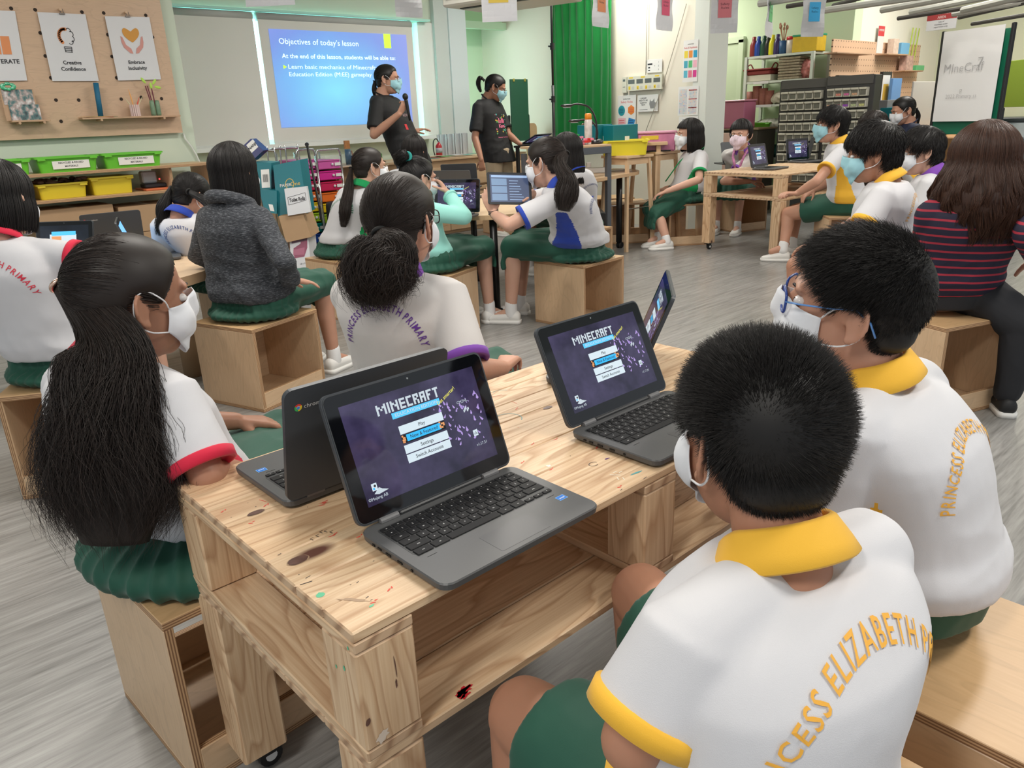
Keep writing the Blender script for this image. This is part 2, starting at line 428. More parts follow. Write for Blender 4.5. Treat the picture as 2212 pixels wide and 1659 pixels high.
# knots, paint and crayon marks that belong to the near table top
fl = Flat((0, 0, TZ), (1, 0, 0), (0, 1, 0), .0006)
def blob(x, y, rx, ry, mi, jag=.25, n=14, k=1, ang=0):
    P = []
    for i in range(n):
        a = 2 * PI * i / n; r = 1 + random.uniform(-jag, jag); u, w = rx * r * math.cos(a), ry * r * math.sin(a)
        P.append((x + u * math.cos(ang) - w * math.sin(ang), y + u * math.sin(ang) + w * math.cos(ang)))
    fl.poly(P, mi, k)
def mk(px, py): p = fz(px, py, TZ); return p.x, p.y
for px, py, rx, ry in ((553, 1108, .019, .0085), (644, 1211, .021, .013), (1183, 881, .016, .008)): 
    a = mk(px, py); blob(*a, rx * .80, ry * .84, 5, .04, 20); blob(*a, rx * .72, ry * .74, 0, .05, 20, 2)
blob(*mk(692, 1286), .0065, .0065, 1, .2); blob(*mk(803, 1309), .004, .002, 1)
for px, py, s in ((718, 1158, 5), (775, 1160, 3), (573, 1093, 4), (480, 1106, 3), (697, 1087, 6), (695, 1092, 4), (541, 1131, 3), (840, 1275, 3), (806, 1302, 3), (1115, 884, 4), (1150, 960, 4), (1128, 1000, 3), (1200, 950, 4), (1289, 968, 4), (1424, 811, 5), (1418, 824, 4), (1190, 1015, 3), (1338, 1053, 3), (985, 1050, 3)):
    x, y = mk(px, py); an = random.uniform(-.6, .6); blob(x, y, s * .0012, .0012, 2, .35, 9, 1, an); blob(x + .006, y + .002, s * .0009, .001, 2, .4, 8, 1, an + .5)
for a, b in (((560, 1080), (575, 1084)), ((1060, 858), (1085, 853)), ((1105, 868), (1117, 872))):
    fl.line([mk(*a), mk(*b)], .0012, 2)
def arc(cx, cy, r, a0, a1, w, mi, n=10, ry=None):
    ry = ry or r; fl.line([(cx + r * math.cos(math.radians(a0 + (a1 - a0) * i / n)), cy + ry * math.sin(math.radians(a0 + (a1 - a0) * i / n))) for i in range(n + 1)], w, mi)
x, y = mk(1098, 905); arc(x, y, .028, -60, 150, .0016, 3)
x, y = mk(1085, 850); arc(x, y, .022, 20, 120, .0014, 3)
x, y = mk(1282, 1003); arc(x, y, .009, 0, 300, .0012, 4, 12, .007)
for (px, py) in ((670, 1165), (682, 1158), (690, 1150), (700, 1148), (712, 1150)): x, y = mk(px, py); fl.line([(x, y), (x + .002, y - .006)], .0012, 4); fl.line([(x, y), (x + .006, y + .001)], .0008, 4)
for (px, py, L) in ((660, 1250, .008), (600, 1200, .006), (790, 1293, .005), (770, 1260, .004), (1340, 1060, .006), (1390, 1035, .01)): x, y = mk(px, py); fl.line([(x, y), (x + L, y + .001)], .0011, 4)
x, y = mk(1375, 1022); blob(x, y, .014, .0022, 3, .3, 12, 1, -.1)
x, y = mk(1312, 991); blob(x, y, .006, .0022, 6, .3)
for k in range(6): x, y = mk(1325 + k * 4, 1022 + (k % 3) * 5); fl.line([(x, y), (x + .009 * math.cos(k * 2.1), y + .009 * math.sin(k * 2.1))], .0015, 7)
x, y = mk(1185, 1007); blob(x, y, .004, .004, 7, .3)
x, y = mk(765, 1297); blob(x, y, .019, .003, 5, .4, 14, 1, -.9)
x, y = mk(648, 1264); fl.line([(x, y), (x + .016, y - .004)], .0015, 4)
for i in range(90):
    x = random.uniform(.37, 1.55); y = random.uniform(.71, 1.27); blob(x, y, random.uniform(.0006, .0018), random.uniform(.0004, .0009), random.choice([4, 4, 5, 2, 4]), .3, 7)
fl.build('paint_marks', [M('knot', (.13, .065, .05), .4, nz=.5, nscale=120), M('green_paint', (.13, .52, .30), .5), M('red_crayon', (.72, .09, .06), .6), M('teal_paint', (.10, .35, .36), .5), M('black_pen', (.035, .03, .035), .5), M('tape_residue', (.40, .27, .17), .5), M('purple_paint', (.13, .04, .16), .5), M('glue_streak', (.85, .80, .68), .4)], tA)
# red paint spot on the shelf
SZ = .635 - .197
fl = Flat((0, 0, SZ), (1, 0, 0), (0, 1, 0), .0006)
for px, py, r in ((1000, 1495, .009), (1008, 1490, .007), (993, 1499, .006), (1005, 1503, .006)):
    p = fz(px, py, SZ); blob(p.x, p.y, r * 1.4, r * .7, 0, .5, 16, 1, .3)
p = fz(675, 1427, SZ + .015); 
fl.build('paint_splash', [M('red_paint', (.60, .02, .035), .35)], tA)
def wp(px, py): return (fy(px, py, .702))
fl = Flat((0, .702, 0), (1, 0, 0), (0, 0, 1), .0006)
def bl2(px, py, rx, ry, mi, ang=0, jag=.2):
    p = fy(px, py, .702); P = []
    for i in range(16):
        a = 2 * PI * i / 16; r = 1 + random.uniform(-jag, jag); u, w = rx * r * math.cos(a), ry * r * math.sin(a)
        P.append((p.x + u * math.cos(ang) - w * math.sin(ang), p.z + u * math.sin(ang) + w * math.cos(ang)))
    fl.poly(P, mi)
bl2(795, 1560, .0035, .0055, 0, -.4, .05); bl2(854, 1440, .0008, .018, 0, .05); bl2(856, 1475, .0014, .007, 0, 0); bl2(825, 1590, .010, .008, 1, .6, .35)
fl.build('knot_marks', [M('knot', ), M('worn_patch', (.72, .62, .52), .5)], tA)
fl = Flat((.356, 0, 0), (0, -1, 0), (0, 0, 1), .0006)
for px, py, r in ((744, 1443, .004), (727, 1439, .003), (752, 1400, .003)):
    p = fx(px, py, .356); fl.disc(-p.y, p.z, r * .6, 0, ry=r)
fl.build('paint_drips', [M('green_paint')], tA)
SEATS = []
def seat_box(cx, cy, rz, label, back='v', openy=-1, w=.39, L=.385, h=.387, group='plywood seat boxes', face=None, closed=False):
    """open plywood cube; open side faces local -y"""
    t = thing('seat_box', label, 'stool', (cx, cy, 0), rz, group); T = .018; f = face or PLY; SEATS.append((cx, cy, rz, w, L, h))
    panel('top_panel', t, (0, 0, h - T / 2), (0, 0, 0), w, L, T, PLYD, PLYE)
    panel('bottom_panel', t, (0, 0, T / 2), (0, 0, 0), w, L, T, f, PLYE)
    for s in (-1, 1): panel('side_panel', t, (s * (w / 2 - T / 2), 0, h / 2), (0, PI / 2, 0), h - 2 * T, L, T, f, PLYE)
    iw = w - 2 * T
    panel('front_lip', t, (0, -L / 2 + T / 2, T + .035), (PI / 2, 0, 0), iw, .07, T, f, PLYE)
    yb = L / 2 - T / 2
    if back == 'full': panel('back_panel', t, (0, yb, h / 2), (PI / 2, 0, 0), iw, h - 2 * T, T, f, PLYE)
    elif back == 'v': panel('back_panel', t, (-.05, yb, h / 2), (PI / 2, 0, 0), iw - .10, h - 2 * T, T, f, PLYE); panel('back_lip', t, (iw / 2 - .05, yb, T + .04), (PI / 2, 0, 0), .10, .08, T, f, PLYE)
    elif back == 'h':
        panel('back_panel', t, (0, yb, h * .60), (PI / 2, 0, 0), iw, .11, T, f, PLYE); panel('back_lip', t, (0, yb, T + .04), (PI / 2, 0, 0), iw, .08, T, f, PLYE)
    return t
def sb_corner(near, right, **k):
    """seat box from its nearest floor corner and the next corner to the right"""
    a, b = V(near), V(right); d = (b - a); L = d.length; ang = math.atan2(d.y, d.x)
    return ang
bx_girl = seat_box(.47, 1.48, math.radians(3), 'plywood box seat under the long-haired girl at the left end of the near table', 'h')
seat_box(1.085, 1.60, 0, 'plywood box seat hidden under the girl with the purple collar', 'full')
seat_box(1.44, 3.38, math.radians(18), 'plywood box seat under the child in the grey hooded jacket', 'full', w=.405)
seat_box(.585, 3.06, math.radians(-28), 'plywood box seat under the child with red cuffs at the left edge', 'full')
seat_box(3.42, 3.15, math.radians(4), 'plywood box seat with its open side towards the camera, under the girl holding the tablet', 'full', w=.40)
seat_box(2.616, 3.584, math.radians(19 + 90 + 180), 'plywood box seat under the girl in the mint cardigan', 'full', w=.40)
seat_box(2.60, 4.50, math.radians(5), 'plywood box seat with a pale glossy patch, under the glasses girl with green collar', 'full')
seat_box(1.18, .205, math.radians(90), 'pale plywood box seat under the boy with blue glasses', 'full', w=.40, L=.375)
seat_box(.70, .26, 0, 'plywood box seat under the nearest boy', 'full')
seat_box(3.34, 1.07, math.radians(-20), 'plywood box seat under the woman in the striped top', 'v')
a6 = math.radians(-14)
seat_box(6.22, 4.36, math.radians(-38), 'plywood box seat under the bob-haired girl with the green lanyard', 'v')
seat_box(6.02, 4.90, math.radians(-38), 'empty plywood box seat beside the round table', 'v')
seat_box(6.30, 5.32, math.radians(-38), 'empty plywood box seat half under the round table', 'full')
seat_box(6.05, 2.70, math.radians(-48), 'plywood box seat under the boy in yellow trim watching sideways', 'full', h=.39)
seat_box(5.72, 1.95, math.radians(-40), 'plywood box seat left of the woman in the striped top', 'full')
seat_box(4.75, 2.05, math.radians(-40), 'plywood box seat under the boy with yellow cuffs before the striped woman', 'full')
seat_box(7.25, 4.38, math.radians(-20), 'plywood box seat behind the far pallet table under the girl with the floral lanyard', 'full')
seat_box(5.75, 6.38, math.radians(-10), 'plywood box seat in front of the standing woman, partly behind the round table leg', 'v')
seat_box(1.75, 4.15, math.radians(10), 'plywood box seat under the girl in pigtails', 'full')
seat_box(4.38, 4.05, math.radians(0), 'plywood box seat under the dark-haired girl behind the tablet', 'full')
seat_box(3.5, 5.3, math.radians(10), 'plywood box seat under the girl at the far side of the round table', 'full')
# far pallet table
FT = .69
pa, pb = fz(1534, 369, FT), fz(1678, 379, FT)
dv = (pa - pb); Wf = .80; dirX = V((math.cos(math.radians(-6)), math.sin(math.radians(-6)), 0))
cF_ = (pa + pb) / 2 + dirX * .6
tB = pallet_table((cF_.x, cF_.y, 0), math.atan2(dirX.y, dirX.x), 'far pallet-style pine table on castors with open laptops in front of the storage racks', 1.2, Wf, FT, False)
PLYP = wood_ply('pale_table_laminate', (.72, .50, .31), (.80, .60, .40))
# ================================================================ people: builders
def npmesh(name, co, quads, rnd=None, tt=None):
    me = bpy.data.meshes.new(name); n = len(co); m = len(quads)
    me.vertices.add(n); me.vertices.foreach_set('co', np.ascontiguousarray(co, np.float32).ravel())
    me.loops.add(m * 4); me.loops.foreach_set('vertex_index', np.ascontiguousarray(quads, np.int32).ravel())
    me.polygons.add(m); me.polygons.foreach_set('loop_start', np.arange(0, m * 4, 4, dtype=np.int32))
    if rnd is not None:
        a = me.attributes.new('rnd', 'FLOAT', 'POINT'); a.data.foreach_set('value', np.ascontiguousarray(rnd, np.float32))
    if tt is not None:
        a = me.attributes.new('along', 'FLOAT', 'POINT'); a.data.foreach_set('value', np.ascontiguousarray(tt, np.float32))
    me.update(calc_edges=True); me.validate(); me.shade_smooth(); return me
def strands_mesh(name, P, r, sides=3):
    """P (N,K,3), r (N,K): thin tapered prisms"""
    N, K, _ = P.shape
    T = np.empty_like(P); T[:, 1:-1] = P[:, 2:] - P[:, :-2]; T[:, 0] = P[:, 1] - P[:, 0]; T[:, -1] = P[:, -1] - P[:, -2]
    T /= np.linalg.norm(T, axis=2, keepdims=True) + 1e-9
    ref = RNG.normal(size=(N, 1, 3)); a = np.cross(T, np.broadcast_to(ref, T.shape)); a /= np.linalg.norm(a, axis=2, keepdims=True) + 1e-9
    b = np.cross(T, a); ang = np.arange(sides) * 2 * PI / sides
    co = P[:, :, None, :] + r[:, :, None, None] * (np.cos(ang)[None, None, :, None] * a[:, :, None, :] + np.sin(ang)[None, None, :, None] * b[:, :, None, :])
    idx = np.arange(N * K * sides).reshape(N, K, sides); nx = np.roll(idx, -1, axis=2)
    q_ = np.stack([idx[:, :-1], nx[:, :-1], nx[:, 1:], idx[:, 1:]], axis=-1).reshape(-1, 4)
    rnd = np.repeat(RNG.random(N), K * sides); tt = np.tile(np.repeat(np.linspace(0, 1, K), sides), N)
    return npmesh(name, co.reshape(-1, 3), q_, rnd, tt)
def hair_mat(name, c0, c1, rough=.38):
    t = NT(name); a = t.add('ShaderNodeAttribute', _attribute_name='rnd').outputs['Fac']
    n = t.noise(t.coord(), 14, 2)
    f = t.math('MULTIPLY_ADD', a, .7, t.math('MULTIPLY', n, .3))
    t.set(Base__Color=t.mix(f, c4(c0), c4(c1)), Roughness=rough); t.p.inputs['Specular IOR Level'].default_value = .38
    return t.m
HBLK = hair_mat('black_hair', (.0045, .004, .004), (.020, .016, .015), .46)
HDRK = hair_mat('dark_brown_hair', (.009, .0065, .0055), (.040, .026, .021), .48)
HBRN = hair_mat('brown_hair', (.022, .009, .006), (.085, .036, .020), .42)
HSHT = hair_mat('short_black_hair', (.004, .0035, .0035), (.020, .016, .014), .55)
def skin(name, c):
    t = NT(name); n = t.noise(t.coord(), 22, 3); n2 = t.noise(t.coord(), 5, 2)
    col = t.mix(n, c4([x * .93 for x in c]), c4([min(1, x * 1.05) for x in c])); col = t.mix(t.math('MULTIPLY', n2, .3), col, c4((c[0] * 1.0, c[1] * .78, c[2] * .72)))
    t.set(Base__Color=col, Roughness=.48, Subsurface__Weight=.12, Subsurface__Scale=.012); t.p.inputs['Subsurface Radius'].default_value = (1, .35, .2)
    t.p.inputs['Specular IOR Level'].default_value = .35
    return t.m
SKIN = skin('skin_light', (.56, .31, .215)); SKINT = skin('skin_tan', (.40, .205, .13)); SKINP = skin('skin_pale', (.64, .39, .29)); SKIND = skin('skin_warm', (.46, .235, .15))
def cloth(name, c, sc=900, rough=.8, st=.25, var=.03):
    t = NT(name); co = t.coord(); w = t.add('ShaderNodeTexVoronoi', Vector=co, Scale=sc).outputs['Distance']
    n = t.noise(co, 9, 2)
    t.set(Base__Color=t.mix(n, c4([x * (1 - var) for x in c]), c4([min(1, x * (1 + var)) for x in c])), Roughness=rough, Sheen__Weight=.12 if max(c) > .05 else .0); t.bump(w, st, .0004); return t.m
WHT = cloth('white_pique', (.64, .635, .66)); WHTW = cloth('warm_white_pique', (.64, .61, .595))
YEL = cloth('yellow_knit', (.86, .47, .035)); RED = cloth('red_knit', (.66, .012, .05)); PUR = cloth('purple_knit', (.20, .055, .40)); GRN = cloth('green_knit', (.0, .30, .085)); BLU = cloth('blue_knit', (.015, .055, .42))
BOT = cloth('bottle_green_cloth', (.006, .075, .045), 1400, .7, .12, .12)
TEAL = cloth('mint_knit', (.33, .74, .66), 700); BLK = cloth('black_cloth', (.010, .010, .011), 900, .75); KHA = cloth('khaki_cloth', (.42, .33, .22)); NAV = cloth('navy_cloth', (.010, .016, .045)); TRO = cloth('black_trousers', (.013, .014, .018))
def heather():
    t = NT('charcoal_heather'); co = t.coord(); n = t.noise(t.mapn(co, (60, 60, 420)), 1.0, 3, .7)
    t.set(Base__Color=t.ramp(n, [(.36, (.018, .020, .026)), (.55, (.055, .06, .07)), (.68, (.20, .21, .23))]), Roughness=.9); t.bump(n, .3, .001); return t.m
HEA = heather()
def striped():
    t = NT('navy_red_stripes'); z = t.add('ShaderNodeSeparateXYZ', Vector=t.add('ShaderNodeTexCoord').outputs['Object']).outputs[2]
    nn = t.math('MULTIPLY', t.noise(t.mapn(t.coord(), (6, 6, 3)), 1, 2), .010)
    s = t.math('FRACT', t.math('MULTIPLY', t.math('ADD', z, nn), 1 / .0305))
    t.set(Base__Color=t.mix(t.math('GREATER_THAN', s, .74), c4((.012, .010, .030)), c4((.36, .022, .045))), Roughness=.8); return t.m
STR = striped()
SHOE = M('white_shoe_leather', (.78, .77, .74), .5); SOLE = M('shoe_sole', (.82, .81, .78), .6); SOCK = cloth('white_sock', (.8, .8, .8)); BSHOE = M('black_shoe', (.012, .012, .013), .6)
HEAD_E = [((0, -.012, .030), (.0745, .094, .083)), ((0, -.042, -.022), (.056, .052, .060)), ((0, .024, -.022), (.059, .066, .092)), ((0, .052, -.084), (.030, .030, .026))]
HO = np.array([0, -.01, .01])
def radial(d, extra=()):
    """distance from the head origin to the skull along unit directions d (n,3)"""
    d = np.atleast_2d(d); out = np.zeros(len(d))
    for c, r in list(HEAD_E) + list(extra):
        o = (HO - np.array(c)) / r; w = d / np.array(r); a = (w * w).sum(1); b = (w * o).sum(1); cc = (o * o).sum() - 1
        disc = b * b - a * cc; t = np.where(disc > 0, (-b + np.sqrt(np.maximum(disc, 0))) / a, 0); out = np.maximum(out, t)
    return out
def sph(th, ph):
    """polar th from up, azimuth ph from forward towards +x"""
    return np.stack([np.sin(th) * np.sin(ph), np.sin(th) * np.cos(ph), np.cos(th)], -1)
def hairline(p, style='girl'):
    """how far inside the haired scalp (metres, negative = skin) for head-local points"""
    x, y, z = p[:, 0], p[:, 1], p[:, 2]
    zmin = np.interp(y, [-.12, -.075, -.045, -.03, .005, .018, .035, .06, .085, .1], [-.062, -.072, -.060, .012, .020, -.006, .02, .062, .074, .078])
    if style == 'boy': zmin = np.interp(y, [-.12, -.075, -.045, -.03, .005, .018, .035, .06, .085, .1], [-.058, -.064, -.050, .016, .022, .004, .03, .058, .066, .07])
    return z - zmin
class Head:
    def __init__(s, C, yaw, pitch=0, roll=0, k=1.0):
        y, p, r = map(math.radians, (yaw, pitch, roll))
        s.M = Matrix.Rotation(y, 3, 'Z') @ Matrix.Rotation(p, 3, 'X') @ Matrix.Rotation(r, 3, 'Y'); s.C = V(C); s.k = k
        s.A = np.array(s.M) * k; s.c = np.array(s.C)
    def w(s, p): return s.C + s.M @ (V(p) * s.k)
    def W(s, P): return P @ s.A.T + s.c
def shell(d, off): return HO + d * (radial(d) + off)[:, None]
def cap_hair(H, style, off, front=None, extra=None):
    """closed under-layer over the haired scalp"""
    nt, npn = 30, 48; th = np.linspace(.02, 2.5, nt); ph = np.linspace(0, 2 * PI, npn, endpoint=False)
    TH, PH = np.meshgrid(th, ph, indexing='ij'); d = sph(TH.ravel(), PH.ravel()); p0 = shell(d, 0.0); ins = hairline(p0, style)
    o = off * np.clip(ins / .022, -.6, 1); p = shell(d, o) ; p = H.W(p)
    idx = np.arange(nt * npn).reshape(nt, npn); nx = np.roll(idx, -1, 1)
    q_ = np.stack([idx[:-1], nx[:-1], nx[1:], idx[1:]], -1).reshape(-1, 4); ok = (ins[q_] > -.004).all(1)
    return p, q_[ok]
def rand_dirs(n, thmax=2.4):
    z = RNG.uniform(math.cos(thmax), 1, n); ph = RNG.uniform(0, 2 * PI, n); th = np.arccos(z); return sph(th, ph)
def hair_short(H, N=6000, top=.03, side=.018, nape=.008, rad=.00045, whorl=(0, -.75, .66), lift=.75, base=.010, K=5, style='boy', grav=.25):
    d = rand_dirs(int(N * 2.0)); p0 = shell(d, 0); ins = hairline(p0, style); ok = ins > RNG.uniform(-.003, .006, len(ins)); d, p0, ins = d[ok][:N], p0[ok][:N], ins[ok][:N]
    if isinstance(whorl, str): whorl = tuple(H.M.transposed() @ (CAM - H.C))
    n = len(d); w = np.array(whorl) / np.linalg.norm(whorl)
    nm = d / np.array([.074, .094, .083]) ** 1; nm /= np.linalg.norm(nm, axis=1, keepdims=True)
    away = d - w; away -= nm * (away * nm).sum(1, keepdims=True); dist = np.linalg.norm(away, axis=1, keepdims=True); away /= dist + 1e-6
    swirl = np.cross(nm, away)
    up = np.clip((p0[:, 2] - .02) / .08, 0, 1); low = np.clip((-.005 - p0[:, 2]) / .05, 0, 1)
    L = side + (top - side) * up; L = L * (1 - low) + nape * low; L *= np.clip(.35 + ins / .02, .35, 1) * RNG.uniform(.75, 1.12, n)
    L *= np.clip(.35 + dist[:, 0] * 1.6, .35, 1)
    lf = lift * (.55 + .45 * up)
    dirv = nm * lf[:, None] + away * (1 - lf[:, None] * .75) + swirl * .18 + RNG.normal(0, .16, (n, 3)); dirv /= np.linalg.norm(dirv, axis=1, keepdims=True)
    t = np.linspace(0, 1, K)[None, :, None]
    P = (p0 + nm * (base * .2))[:, None] + dirv[:, None] * (L[:, None, None] * t) + (away * .45 + np.array([0, 0, -grav]))[:, None] * (L[:, None, None] * t * t * .6)
    r = rad * (1 - .8 * t[..., 0] ** 1.5) * np.ones((n, 1))
    m = strands_mesh('hair', H.W(P.reshape(-1, 3)).reshape(P.shape), r * H.k)
    return m
def slerp_path(d0, d1, t):
    c = np.clip((d0 * d1).sum(-1), -1, 1); o = np.arccos(c)[:, None, None]; s = np.sin(o) + 1e-6
    return np.sin((1 - t) * o) / s * d0[:, None] + np.sin(t * o) / s * d1[:, None]
def hair_flow(H, N, target=None, off=(.004, .011), K=9, rad=.0009, style='girl', length=None, whorl=(0, -.55, .83), jit=.02, part=None):
    """smooth strands lying on the head: towards a tie (target) or away from the crown (length)"""
    d = rand_dirs(int(N * 2.2)); p0 = shell(d, 0); ins = hairline(p0, style); ok = ins > RNG.uniform(-.003, .004, len(ins)); d, ins = d[ok][:N], ins[ok][:N]; n = len(d)
    t = np.linspace(0, 1, K)[None, :, None]
    if target is not None:
        tg = np.array(target, float); tg /= np.linalg.norm(tg); tg = tg[None] + RNG.normal(0, .035, (n, 3)); tg /= np.linalg.norm(tg, axis=1, keepdims=True)
        D = slerp_path(d, tg, t)
    else:
        w = np.array(whorl) / np.linalg.norm(whorl); perp = d - w * (d @ w)[:, None]; perp /= np.linalg.norm(perp, axis=1, keepdims=True) + 1e-6
        a0 = np.arccos(np.clip(d @ w, -1, 1)); a1 = a0 + length * RNG.uniform(.7, 1.1, n)
        a = a0[:, None] + (a1 - a0)[:, None] * t[..., 0]; D = np.cos(a)[..., None] * w + np.sin(a)[..., None] * perp[:, None]
        sw = np.cross(w, perp) * RNG.normal(.08, .08, (n, 1)); D = D + sw[:, None] * t
    D /= np.linalg.norm(D, axis=2, keepdims=True)
    o = RNG.uniform(off[0], off[1], n)[:, None] * (np.sin(np.clip(t[..., 0] * 1.2 + .12, 0, 1) * PI * .5)) + RNG.normal(0, .0004, (n, K))
    o *= np.clip(.4 + ins[:, None] / .03, .4, 1) if target is None else 1
    P = shell(D.reshape(-1, 3), o.ravel()).reshape(n, K, 3)
    r = rad * (1 - .55 * t[..., 0]) * RNG.uniform(.6, 1.3, (n, 1))
    return strands_mesh('hair', H.W(P.reshape(-1, 3)).reshape(P.shape), r * H.k)
def bez(P, n):
    """Catmull-Rom through control points -> (n,3)"""
    P = np.array([list(p) for p in P], float); Q = np.vstack([2 * P[0] - P[1], P, 2 * P[-1] - P[-2]]); m = len(P) - 1
    u = np.linspace(0, m - 1e-6, n); i = u.astype(int); f = (u - i)[:, None]
    a, b, c, e = Q[i], Q[i + 1], Q[i + 2], Q[i + 3]
    return .5 * (2 * b + (c - a) * f + (2 * a - 5 * b + 4 * c - e) * f ** 2 + (3 * b - a - 3 * c + e) * f ** 3)
def frames(Cn, hint):
    T = np.gradient(Cn, axis=0); T /= np.linalg.norm(T, axis=1, keepdims=True); X = np.cross(np.broadcast_to(hint, T.shape), T); X /= np.linalg.norm(X, axis=1, keepdims=True) + 1e-9
    return T, X, np.cross(T, X)
def tail_strands(ctrl, radii, N, K=22, rad=.0009, wave=.006, wf=2.2, flat=.6, hint=(0, 0, 1.0), frizz=.002, ends=.12, wide=None):
    """a hank of hair along a curve; radii are control values; flat squeezes the second axis"""
    Cn = bez(ctrl, K); hint = np.array(hint, float); T, X, Y = frames(Cn, hint); R = np.interp(np.linspace(0, 1, K), np.linspace(0, 1, len(radii)), radii)
    a = RNG.uniform(0, 2 * PI, N); rho = np.sqrt(RNG.uniform(0, 1, N)); t = np.linspace(0, 1, K)
    tw = RNG.normal(0, .5, (N, 1)) * t; ca = np.cos(a[:, None] + tw) * rho[:, None]; sa = np.sin(a[:, None] + tw) * rho[:, None]
    L = RNG.uniform(1 - ends * 2, 1, N); 
    u = np.clip(t[None] * L[:, None], 0, 1) * (K - 1); i = np.minimum(u.astype(int), K - 2); f = (u - i)[..., None]
    lerp = lambda A: A[i] * (1 - f) + A[i + 1] * f
    Rr = np.interp(u, np.arange(K), R)
    clump = (a * 3).astype(int); ph = RNG.uniform(0, 2 * PI, 40)[clump % 40]
    wv = np.sin(t[None] * wf * 2 * PI + ph[:, None] + rho[:, None] * 1.3) * wave * t[None]; wv2 = np.cos(t[None] * wf * 2 * PI * .8 + ph[:, None] * 2) * wave * .7 * t[None]
    P = lerp(Cn) + lerp(X) * (ca * Rr + wv)[..., None] + lerp(Y) * (sa * Rr * flat + wv2 * .5)[..., None]
    fz_ = np.cumsum(RNG.normal(0, frizz / K ** .5, (N, K, 3)), axis=1) * t[None, :, None]; P = P + fz_
    r = rad * (1 - .7 * t[None] ** 3) * RNG.uniform(.6, 1.4, (N, 1))
    return P, r
def tail_core(bm, ctrl, radii, flat=.6, hint=(0, 0, 1.0), k=.85, n=20, K=24):
    Cn = bez(ctrl, K); T, X, Y = frames(Cn, np.array(hint, float)); R = np.interp(np.linspace(0, 1, K), np.linspace(0, 1, len(radii)), radii) * k
    loft(bm, [(V(Cn[i]), V(X[i]), V(Y[i]), R[i], R[i] * flat) for i in range(K)], n)
def bob_geo(H, zend, off=.012, flare=.006, fringe=None, nph=64, K=14, front=52, wave=0):
    """under-layer of a bob: from the crown over the head, then straight down"""
    rows = []
    for j in range(nph):
        ph = 2 * PI * j / nph; az = abs((ph + PI) % (2 * PI) - PI); thend = math.radians(90); stop = az < math.radians(front)
        if stop: thf = math.radians(fringe if fringe else 38)
        ths = np.linspace(.02, thf if stop else thend, 9); p = shell(sph(ths, np.full(9, ph)), np.full(9, off) * (1 if not stop else np.linspace(1, .8, 9)))
        if stop: ext = np.repeat(p[-1:], K - 9, 0) + np.outer(np.linspace(0, 1, K - 9), [0, .0, -.004])
        else:
            e = p[-1]; rad_ = np.array([math.sin(ph), math.cos(ph), 0]); zz = np.linspace(0, 1, K - 8)[1:]
            ext = e + np.outer(zz, [0, 0, zend - e[2]]) + np.outer(np.sin(zz * PI * .9) * flare - .010 * zz ** 2, rad_)
        rows.append(np.vstack([p, ext]))
    G = np.array(rows); return G
def hair_bob(H, zend, N=3500, off=.012, flare=.008, fringe=None, rad=.0011, front=52, wave=0.0, rag=.012, K=16):
    G = bob_geo(H, zend, off, flare, fringe, front=front); nph, KK, _ = G.shape
    idx = np.arange(nph * KK).reshape(nph, KK); nx = np.roll(idx, -1, 0)
    q_ = np.stack([idx[:, :-1], nx[:, :-1], nx[:, 1:], idx[:, 1:]], -1).reshape(-1, 4)
    # drop quads that bridge the face opening
    P = G.reshape(-1, 3); ok = np.linalg.norm(P[q_[:, 0]] - P[q_[:, 1]], axis=1) < .045; ok &= np.linalg.norm(P[q_[:, 2]] - P[q_[:, 3]], axis=1) < .045
    base = (H.W(P), q_[ok])
    j = RNG.uniform(0, nph, N); j0 = j.astype(int); f = (j - j0)[:, None, None]; A, Bq = G[j0], G[(j0 + 1) % nph]
    bad = np.linalg.norm(A[:, -1] - Bq[:, -1], axis=1) > .045; f[bad] = 0
    S = A * (1 - f) + Bq * f
    s0 = RNG.uniform(0, .45, N); s1 = RNG.uniform(.93, 1.0, N); t = np.linspace(0, 1, K); u = (s0[:, None] + (s1 - s0)[:, None] * t) * (KK - 1); i = np.minimum(u.astype(int), KK - 2); ff = (u - i)[..., None]
    ar = np.arange(N)[:, None]; Q = S[ar, i] * (1 - ff) + S[ar, i + 1] * ff
    out = Q - HO; out[..., 2] *= .3; out /= np.linalg.norm(out, axis=2, keepdims=True)
    Q = Q + out * RNG.uniform(-.001, .005, (N, 1, 1)); Q[..., 2] -= (t[None] ** 4) * RNG.uniform(0, rag, (N, 1)) * (Q[..., 2] < .0)
    if wave:
        az = j / nph * 2 * PI; low = np.clip((.0 - Q[..., 2]) / .12, 0, 1)
        side = np.stack([np.cos(az), -np.sin(az), 0 * az], -1); wv = np.sin(Q[..., 2] * 55 + np.floor(az * 5)[:, None] * 2.1) * wave * low
        Q = Q + out * wv[..., None] + side[:, None] * (np.cos(Q[..., 2] * 48 + np.floor(az * 7)[:, None]) * wave * .8 * low)[..., None]
    r = rad * (1 - .5 * t[None] ** 2) * RNG.uniform(.6, 1.3, (N, 1))
    return base, strands_mesh('hair', H.W(Q.reshape(-1, 3)).reshape(Q.shape), r * H.k)
def join_np(parts, name='hair'):
    """parts: meshes or (P, quads); returns one mesh"""
    bm = bmesh.new()
    for m in parts:
        if isinstance(m, tuple): m = npmesh('t', m[0], m[1], np.full(len(m[0]), .12), np.zeros(len(m[0])))
        bm.from_mesh(m); bpy.data.meshes.remove(m)
    me = bpy.data.meshes.new(name); bm.to_mesh(me); bm.free(); me.shade_smooth(); return me
